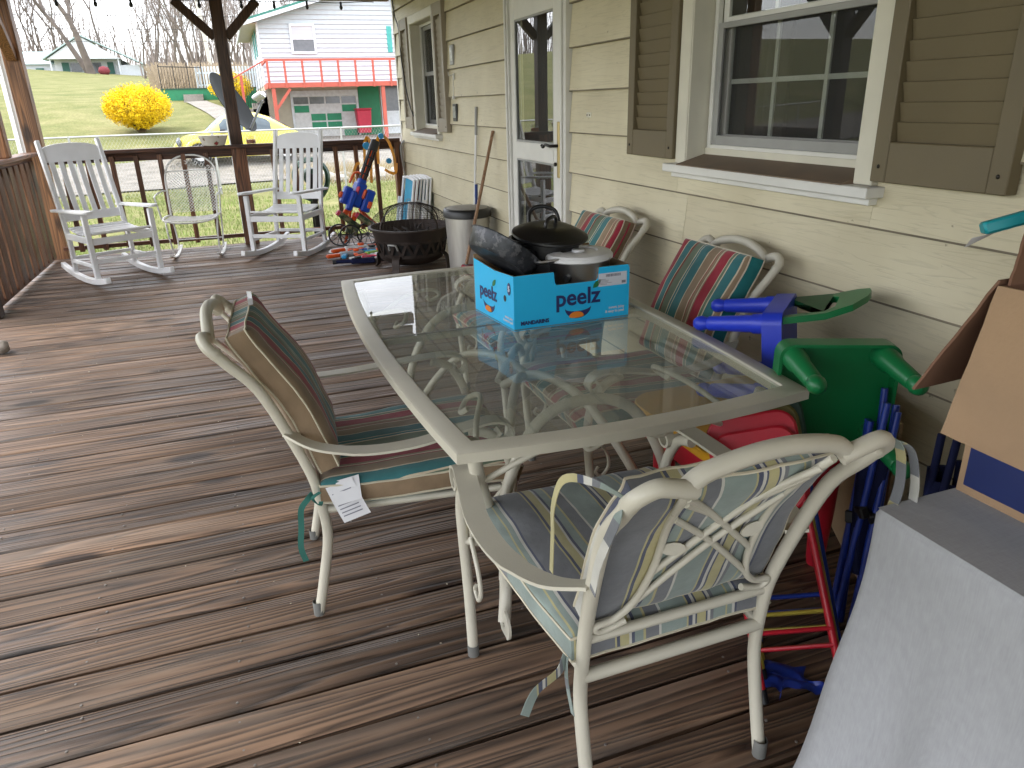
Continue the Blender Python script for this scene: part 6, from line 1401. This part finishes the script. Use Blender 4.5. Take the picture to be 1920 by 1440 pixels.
# garage front
gd = MB(); gx0, gx1, gz0, gz1 = 2.66, 5.30, .16, 2.0; gd.bb(gx0-.08, gx0, -.03, .02, gz0, gz1+.05); gd.bb(gx1, gx1+.08, -.03, .02, gz0, gz1+.05); gd.bb(gx0, gx1, -.03, .02, 1.83, gz1+.05)
gdo = gd.build('garage_door', NLITE, nh); PW = (gx1-gx0)/4; PH = (1.83-gz0)/5; patt = ['wwww', 'gwwg', 'wggw', 'wggw', 'wwwg']
M_NWH = mat('worn_white_panel', (.60, .61, .61), .6, var=.12, spots=((.36, .37, .36), 7, .62)); M_NGR = mat('worn_green_panel', (.02, .24, .12), .6, var=.15, spots=((.45, .5, .45), 10, .64))
for r_i in range(5):
    for c_i in range(4):
        x0 = gx0+PW*c_i; z1 = 1.83-PH*r_i; q = MB(); q.bb(x0+.03, x0+PW-.03, .0 if r_i else .008, .015, z1-PH+.03, z1-.03); q.build('pane' if r_i == 0 else 'panel', M_NGL if r_i == 0 else (M_NGR if patt[r_i][c_i] == 'g' else M_NWH), gdo)
q = MB(); q.bb(gx0, gx1, .0155, .0245, gz0, 1.83); q.build('door_back', M_NWH, gdo)
q = MB(); q.bb(5.40, 6.30, -.03, .02, .18, 2.2); q.build('green_door', NG, nh); q = MB(); q.bb(6.36, 6.42, -.05, .02, .18, 2.2); q.bb(7.2, 7.26, -.05, .02, .18, 2.2); q.bb(6.42, 7.2, -.05, .02, 1.1, 1.16); so = q.build('screen_door', NLITE, nh)
q = MB(); q.bb(6.42, 7.2, -.02, .01, 1.16, 2.2); q.build('pane', M_NGL, so); q = MB(); q.bb(6.42, 7.2, -.02, .01, .2, 1.1); q.build('kick_panel', NLITE, so)
# raised deck
DY = -2.75; dz = 2.10; dk = MB(); dk.bb(1.62, 8.0, DY, -.04, dz+.14, dz+.18); dko = dk.build('deck', NR_, nh); q = MB(); q.bb(1.60, 8.0, DY-.04, DY, dz+.02, dz+.19); q.bb(1.60, 1.64, DY, -.05, dz, dz+.20); q.build('rim_joist', NR_, dko)
q = MB(); q.bb(1.60, 8.0, DY-.05, DY+.04, 3.05, 3.13); q.build('hand_rail', NR_, dko); q = MB(); q.bb(1.60, 1.66, DY+.04, -.05, 3.02, 3.13); q.build('hand_rail', NR_, dko)
q = MB(); q.bb(-.04, .04, DY-.03, DY+.03, dz, 3.05); bmr = q.mesh('baluster', NR_)
for x in (1.68, 2.30, 2.96, 3.64, 4.30, 4.96, 5.64, 6.32, 7.0, 7.7): inst('baluster', bmr, dko, (x, -.045, 0))
for x in (1.80, 5.98): q = MB(); q.bb(x-.07, x+.07, DY, DY+.14, .0, dz); q.build('post', NR_, dko)
for (xa, xb) in ((1.83, 2.42),): q = MB(); q.bar((xa, DY+.07, dz-.75), (xb, DY+.07, dz-.02), .10, .10); q.build('brace', NR_, dko)
# concrete steps with red rail on the near side
sp_ = thing('outdoor_steps', 'grey concrete steps climbing beside the neighbour house', 'steps', (0, 33.0, 0))
for i in range(6): q = MB(); q.bb(.35+.22*i, 1.60, -.4, .5, tz(1, 33)-.1, .95+.22*i); q.build('step', M_CONC, sp_)
hrl = thing('stair_rail', 'sloping red stair handrail with thin iron bars beside steps', 'railing', (0, 32.55, 0)); q = MB(); q.tube([(.10, 0, 2.35), (1.6, 0, 3.12)], .025, 6); q.build('handrail', NR_, hrl)
for (x, h0) in ((.72, 1.1), (.14, .7)): q = MB(); q.bb(x-.05, x+.05, -.04, .04, h0, 2.62 if x > .5 else 2.37); q.build('post', NR_, hrl)
for i in range(8): x = .85+.09*i; q = MB(); q.tube([(x, 0, 1.3+.25*(x-.3)), (x, 0, 2.40+.51*(x-.2))], .009, 5); q.build('bar', M_BLACK, hrl)
bn = thing('wheeled_bin', 'red wheeled bin against the green garage side door', 'bin', (5.42, 33.3, tz(5.42, 33.3)+.06)); M_BIN = mat('red_bin', (.45, .02, .05), .5, var=.1)
q = MB(); q.add([(-.25, -.28, .06), (.25, -.28, .06), (.25, .25, .06), (-.25, .25, .06), (-.31, -.34, .98), (.31, -.34, .98), (.31, .30, .98), (-.31, .30, .98)], [(0, 3, 2, 1), (4, 5, 6, 7), (0, 1, 5, 4), (1, 2, 6, 5), (2, 3, 7, 6), (3, 0, 4, 7)]); q.build('body', M_BIN, bn, 0, .03)
q = MB(); q.bb(-.33, .33, -.37, .33, .985, 1.05); q.build('lid', M_BIN, bn, 0, .02)
for s in (-.24, .24): q = MB(); q.tube([(s-.03, .26, .12), (s+.03, .26, .12)], .12, 14); q.build('wheel', M_BLACK, bn, 50)

# ---------------------------------------------------------------- yellow car
M_CARY = mat('yellow_car_paint', (.72, .61, .08), .25, var=.03, coat=.6); M_CARG = mat('car_glass', (.05, .075, .09), .05, spec=.8); M_TYRE = mat('tyre_rubber', (.02, .02, .02), .8); M_HUB = mat('hubcap', (.5, .5, .5), .3, .8)
car = thing('rounded_car', 'small rounded yellow car parked on the gravel behind the fence', 'car', (.30, 26.0, tz(.3, 26)+.04), R(183))
CL = 2.04
def roofz(x):     # silhouette, nose at +x
    pts = [(-2.04, .45), (-2.0, .62), (-1.8, .80), (-1.45, 1.02), (-1.0, 1.30), (-.5, 1.47), (0, 1.50), (.45, 1.42), (.85, 1.12), (1.02, .98), (1.3, .93), (1.7, .80), (1.95, .62), (2.04, .45)]
    return lerp_prof(pts, x)
def beltz(x): return min(roofz(x)-.002, .90-.02*abs(x))
def halfw(x): return .84*(1-abs(x/2.12)**3.4)**.5
q = MB(); NX, NK = 48, 14; vs = []
for i in range(NX+1):
    x = -CL+2*CL*i/NX; w = halfw(x); zt = roofz(x); zb2 = beltz(x)
    for k in range(NK+1):
        u = k/NK
        if u < .4: z = .20+(zb2-.20)*(u/.4); ww = w*(.93+.07*math.sin(u/.4*PI*.75))
        else: a = (u-.4)/.6*PI/2; ww = w*(.07*math.sin(.75*PI)+.93)*math.cos(a)**.62; z = zb2+(zt-zb2)*math.sin(a)
        vs.append((x, ww, z))
k = NK+1; q.add(vs, [(i*k+j, (i+1)*k+j, (i+1)*k+j+1, i*k+j+1) for i in range(NX) for j in range(NK)]); q.add([(x, -y, z) for x, y, z in vs], [(i*k+j, i*k+j+1, (i+1)*k+j+1, (i+1)*k+j) for i in range(NX) for j in range(NK)])
q.build('body', M_CARY, car, 60, 0, True)
def carsurf(x, u, off=.012):
    w = halfw(x); zt = roofz(x); zb2 = beltz(x); a = u*PI/2; ww = w*(.07*math.sin(.75*PI)+.93)*math.cos(a)**.62; z = zb2+(zt-zb2)*math.sin(a); return V((x, ww+off, z+off*.5))
for s in (-1, 1):
    for (xa, xb) in ((-.88, -.12), (-.06, .62)):
        def sidew(u, v):
            x = xa+(xb-xa)*u; p = carsurf(x, .06+.50*v*min(1, 1.6*math.sin(PI*(.12+.76*(x+.95)/1.65)))); return V((p.x, s*p.y, p.z))
        q = MB(); q.grid(sidew, 12, 6); q.build('side_window', M_CARG, car, 60)
    for xw in (-1.28, 1.27):
        q = MB(); q.tube([(xw+math.cos(a)*.40, s*.80, .30+math.sin(a)*.40) for a in [PI*i/16 for i in range(17)]], .075, 8); q.build('fender', M_CARY, car, 60)
        wl_ = thing('wheel', None, None); wl_.parent = car; wl_.location = (xw, s*.74, .315); q = MB(); q.lathe([(.20, -.09), (.30, -.09), (.318, -.05), (.318, .05), (.30, .09), (.20, .09)], 28, Matrix.Rotation(PI/2, 4, 'X')); q.build('tyre', M_TYRE, wl_, 40); q = MB(); q.lathe([(0, -.05), (.20, -.07), (.205, 0), (.20, .07), (0, .05)], 20, Matrix.Rotation(PI/2, 4, 'X')); q.build('rim', M_HUB, wl_, 40)
    q = MB(); q.sphere((1.82, s*.55, .66), .12, 12, 8, (.7, 1, 1)); q.build('headlight', M_NGL, car, 60); q = MB(); q.sphere((-1.90, s*.55, .66), .10, 12, 8, (.5, 1, 1)); q.build('tail_light', M_PRED, car, 60); q = MB(); q.box((.55, s*.90, .96), (.16, .13, .10)); q.build('mirror', M_BLACK, car, 0, .02)
q = MB(); q.grid(lambda u, v: (lambda x, y: V((x+.015, y, beltz(x)+(roofz(x)-beltz(x))*math.sqrt(max(0, 1-(abs(y)/(halfw(x)*.97+.001))**2.6))+.012)))(.50+.48*u, -.62+1.24*v), 8, 12); q.build('windscreen', M_CARG, car, 60)
q = MB(); q.grid(lambda u, v: (lambda x, y: V((x-.015, y, beltz(x)+(roofz(x)-beltz(x))*math.sqrt(max(0, 1-(abs(y)/(halfw(x)*.97+.001))**2.6))+.012)))(-1.42+.50*u, -.5+1.0*v), 8, 12); q.build('rear_window', M_CARG, car, 60)
for s in (-1, 1): q = MB(); q.tube(cr([(s*1.93, -.70, .42), (s*2.08, -.35, .42), (s*2.10, .35, .42), (s*1.93, .70, .42)], 5), .055, 8); q.build('bumper', M_CARY, car, 60)

# ---------------------------------------------------------------- terrace, fences, far house
tr_ = thing('terrace_wall', 'low green painted terrace wall with steps below the iron fence', 'wall', (0, 40.0, 0)); zt0 = tz(-1.2, 40)
q = MB(); q.bb(-2.70, 1.5, 0, .15, zt0-.4, 2.32); q.build('wall', NG, tr_)
for i in range(3): q = MB(); q.bb(-1.78, -.92, -.75+.25*i, -.01, zt0-.3, zt0-.02+.14*i); q.build('step', M_CONC, tr_)
q = MB(); q.bb(-2.72, 1.52, -.03, .2, 2.321, 2.38); q.build('cap', M_DGREEN, tr_)
irf = thing('iron_fence', 'black iron fence standing above the green terrace wall', 'fence', (0, 41.3, 2.2)); q = MB(); q.tube([(-2.75, 0, 1.18), (-.85, 0, 1.12)], .02, 6); q.build('top_rail', M_BLACK, irf); q = MB(); q.tube([(-2.75, 0, .15), (-.85, 0, .12)], .02, 6); q.build('lower_rail', M_BLACK, irf)
for i in range(16): x = -2.75+1.9*i/15; q = MB(); q.tube([(x, 0, .02), (x, 0, 1.2+(.08 if i % 5 == 0 else 0))], .022 if i % 5 == 0 else .01, 5); q.build('bar', M_BLACK, irf)
pkf = thing('picket_fence', 'white picket fence above the terrace behind the forsythia', 'fence', (0, 41.6, 2.2)); q = MB(); q.bb(-1.15, 1.7, .03, .06, .85, .93); q.bb(-1.15, 1.7, .03, .06, .30, .38); q.build('rail', NLITE, pkf)
for i in range(20): x = -1.12+.145*i; q = MB(); q.bb(x-.045, x+.045, 0, .025, .05, 1.18); q.build('picket', NLITE, pkf)
NFW = mat('far_white_siding', (.72, .75, .80), .6, var=.04); FHY = 125; fh = thing('far_house', 'white gabled house with pale teal metal roof up on the hill', 'house', (0, FHY, 0)); gz = tz(-15, FHY)-.3; NT = mat('pale_teal_roof', (.42, .54, .54), .5, var=.06); k_ = FHY/85
gx0_, gx1_ = -22.1, -13.0; ze = 8.45; za = 11.4; xm = (gx0_+gx1_)/2
q = MB(); q.bb(gx0_+.3, gx1_-.3, 3.0, 14, gz-1, ze+.1); q.add([(gx0_, 0, ze), (gx1_, 0, ze), (xm, 0, za-.1), (gx0_, 3, ze), (gx1_, 3, ze), (xm, 3, za-.1)], [(0, 1, 2), (0, 3, 4, 1)]); q.build('wall', NFW, fh)
q = MB()
for s in (-1, 1):
    e = gx0_-.5 if s < 0 else gx1_+3.2; zz_ = ze-.1 if s < 0 else ze-.95
    q.add([(e, -.4, zz_), (xm, -.4, za), (xm, 14.5, za), (e, 14.5, zz_), (e, -.4, zz_+.18), (xm, -.4, za+.18), (xm, 14.5, za+.18), (e, 14.5, zz_+.18)], [(0, 3, 2, 1), (4, 5, 6, 7), (0, 1, 5, 4), (1, 2, 6, 5), (2, 3, 7, 6), (3, 0, 4, 7)])
q.build('roof', NT, fh)
q = MB(); q.bb(gx1_-.4, gx1_+2.6, 1.0, 13, gz-1.5, ze-.8); q.build('side_wing', NFW, fh)
q = MB(); q.bb(-38, gx0_+.4, 5, 13, gz-.6, ze-.3); q.build('side_wing', NFW, fh); q = MB(); q.add([(-38.5, 4.2, ze-.4), (gx0_+2, 4.2, ze-.4), (gx0_+4, 9, ze+1.5), (-38.5, 9, ze+1.5), (-38.5, 13.6, ze-.4), (gx0_+4, 13.6, ze-.4)], [(0, 1, 2, 3), (3, 2, 5, 4)]); q.build('roof', NT, fh)
M_FGR = mat('far_green_shutter', (.06, .17, .14), .6)
for (x0, x1, z0, z1, m, nm) in ((-20.9, -20.0, gz+.5, ze-.3, M_FGR, 'shutter'), (-19.8, -18.5, gz+.7, ze-.4, M_NGL, 'window'), (-18.3, -17.4, gz+.5, ze-.3, M_FGR, 'shutter'), (-17.0, -15.9, gz+.1, ze-.35, M_NGL, 'door'), (-15.1, -14.3, gz+.4, ze-.3, M_FGR, 'shutter'), (-24.6, -23.6, gz+.6, ze-.9, M_FGR, 'window')):
    q = MB(); q.bb(x0, x1, 2.85 if x0 > -23 else 4.8, 2.98 if x0 > -23 else 4.99, z0, z1); q.build(nm, m, fh)
for x in (gx0_+.3, -17.5, gx1_-.3): q = MB(); q.bb(x-.09, x+.09, .2, .38, gz-1, ze); q.build('porch_post', NLITE, fh)
q = MB(); q.bb(xm-.35, xm+.35, -.06, -.01, ze+1.3, ze+2.0); q.build('gable_vent', NLITE, fh)
rd_ = MB(); rd_.lathe([(0, 0), (.5, .1), (.75, .5), (.55, 1.0), (0, 1.15)], 14); o = rd_.build('garden_ornament', mat('dull_maroon', (.22, .04, .05), .8), None, 60); o.location = (-14.6, FHY-6, tz(-14.6, FHY-6)-.1); tag(o, 'round red garden ornament before the far white house', 'ornament')

# ---------------------------------------------------------------- bare trees
M_BARK = mat('grey_bark', (.13, .105, .09), .95, var=.25, vs=2); M_TWIG = mat('twig_brown', (.20, .165, .15), .95, var=.2, vs=.3)
def tree_mesh(seed, H, r0, lean=0, fork=.3, depth=5, spread=.55):
    r = random.Random(seed); tk = MB(); cw = MB()
    def grow(p, d, L_, rad, lev):
        n = 4 if lev < 2 else 3; pts = [p]; dd = d.copy()
        for i in range(n): dd = (dd+V((r.gauss(0, .10), r.gauss(0, .10), r.gauss(.03, .06)))*(1+.25*lev)).normalized(); pts.append(pts[-1]+dd*L_/n)
        (tk if lev < 2 else cw).tube(pts, rad, 6 if lev < 2 else 3, caps=False, radii=[max(.006, rad*(1-.45*i/n)) for i in range(n+1)])
        if lev >= depth: return
        kids = 2 if lev == 0 else r.choice((2, 3, 3)) if lev < 4 else 3
        for c in range(kids):
            a = r.uniform(0, 2*PI); sp_a = spread*r.uniform(.6, 1.25)
            side = dd.orthogonal().normalized(); side.rotate(Matrix.Rotation(a, 3, dd)); nd_ = (dd*math.cos(sp_a)+side*math.sin(sp_a)+V((0, 0, .12))).normalized()
            k = n if (c == 0 or lev == 0) else r.randrange(max(1, n-2), n+1); grow(pts[k], nd_, L_*r.uniform(.58, .86), rad*.55*r.uniform(.8, 1.1), lev+1)
        if 0 < lev < 4:
            for c in range(2): a = r.uniform(0, 2*PI); side = dd.orthogonal().normalized(); side.rotate(Matrix.Rotation(a, 3, dd)); grow(pts[r.randrange(1, n)], (dd*.5+side*.8+V((0, 0, .15))).normalized(), L_*.5, rad*.35, lev+1 if lev+1 > 3 else 3)
    grow(V((0, 0, 0)), V((lean, 0, 1)).normalized(), H*fork, r0, 0)
    return tk.mesh('trunk', M_BARK, 60), cw.mesh('crown', M_TWIG)
TM = [tree_mesh(11, 16, .38, -.05, .30, 5, .50), tree_mesh(12, 15, .30, -.30, .42, 5, .45), tree_mesh(23, 15, .22, .05, .36, 5, .5), tree_mesh(34, 17, .2, 0, .42, 5, .42), tree_mesh(45, 13, .18, .1, .34, 5, .55)]
def tree(k, x, y, s, rz, label, group=None, dz=0):
    t = thing('bare_tree', label, 'tree', (x, y, tz(x, y)-.1+dz), rz, group); t.scale = (s, s, s); inst('trunk', TM[k][0], t); o_ = inst('crown', TM[k][1], t); o_['kind'] = 'stuff'; return t
tree(0, -16.0, 118, 1.4, .2, 'thick leafless tree forking low in front of the far white house')
tree(1, -16.6, 120, 1.35, .0, 'leaning leafless trunk beside the forked tree by the far house')
rt = random.Random(77)
TL = 'leafless tree in the wood on the hillside behind the houses'
spots = [(-5.5, 92, 4, .8), (-2.5, 84, 2, .8), (-1.0, 70, 3, .62), (.2, 78, 2, .75), (-7.5, 105, 3, .8), (2.0, 88, 4, .9), (-3.6, 74, 2, .6), (-25, 150, 2, 1.2), (-31, 150, 3, 1.2), (-36, 146, 4, 1.3)]
for i in range(52): spots.append((rt.uniform(-60, 22), rt.uniform(140, 185), rt.randrange(2, 5), rt.uniform(.8, 1.35)))
for i in range(16): spots.append((rt.uniform(-9, 6), rt.uniform(92, 140), rt.randrange(2, 5), rt.uniform(.6, 1.0)))
for (x, y, k, s) in spots: tree(k, x, y, s, rt.uniform(0, 6.28), TL, 'bare trees on the hillside')
# far thicket: one mass
mb = MB()
for i in range(1300):
    x = rt.uniform(-75, 40); y = rt.uniform(150, 215) if x < -9 else rt.uniform(100, 190); z = tz(x, y); h = rt.uniform(3, 13); a = rt.uniform(-.25, .25)
    mb.tube([(x, y, z), (x+a*h*.4, y, z+h*.6), (x+a*h+rt.uniform(-.5, .5), y, z+h)], .09, 3, caps=False, radii=[.10, .06, .02])
tag(mb.build('thicket', M_TWIG), 'brown leafless thicket massed along the far hillside', 'thicket', None, 'stuff')
mb = MB()
for i in range(5200):
    y = rt.uniform(46, 62); x = rt.uniform(-.075*y, 9); z = tz(x, y); h = rt.uniform(.3, 1.5); mb.tube([(x, y, z), (x+rt.uniform(-.5, .5), y, z+h)], .02, 3, caps=False)
tag(mb.build('brush', mat('tan_brush', (.30, .235, .16), .95, var=.25, vs=.5)), 'tan leafless brush on the slope behind the picket fence', 'brush', None, 'stuff')
up = thing('utility_pole', 'pale leaning utility pole rising from the brush', 'pole', (-.62, 70, tz(-.6, 70))); q = MB(); q.tube([(0, 0, 0), (-.55, 0, 10.5)], .15, 8); q.build('shaft', mat('pale_pole', (.50, .47, .42), .9), up, 60); q = MB(); q.bar((-1.5, 0, 9.6), (.5, 0, 9.6), .12, .12); q.build('crossarm', M_BARK, up)
for i, (z0, z1) in enumerate(((6.1, 5.6), (5.5, 5.0), (4.95, 4.45))):
    q = MB(); q.tube([(-30+x, 44, z0+(z1-z0)*x/40+.0009*(x-20)**2) for x in range(0, 41, 4)], .012, 4); tag(q.build('overhead_wire', M_BLACK), 'thin overhead wire crossing the sky above the far house', 'wire', 'overhead wires')
# reddish house across the yard, mirrored in the window panes
rh = thing('red_house', 'dull red house with dark roof across the side yard', 'house', (-25, 22, tz(-25, 22)), R(-38)); q = MB(); q.bb(-5, 5, -3.5, 3.5, -.5, 3.0); q.build('wall', mat('dull_red_siding', (.16, .045, .035), .8, var=.15), rh)
q = MB(); q.add([(-5.5, -4, 2.9), (5.5, -4, 2.9), (5.5, 4, 2.9), (-5.5, 4, 2.9), (-5.5, 0, 5.0), (5.5, 0, 5.0)], [(0, 1, 5, 4), (2, 3, 4, 5), (0, 4, 3), (1, 2, 5), (0, 3, 2, 1)]); q.build('roof', mat('dark_shingle', (.05, .055, .055), .9), rh)
for x in (-3, 0, 3): q = MB(); q.bb(x-.6, x+.6, -3.56, -3.5, 1.0, 2.3); q.build('window', NLITE, rh)
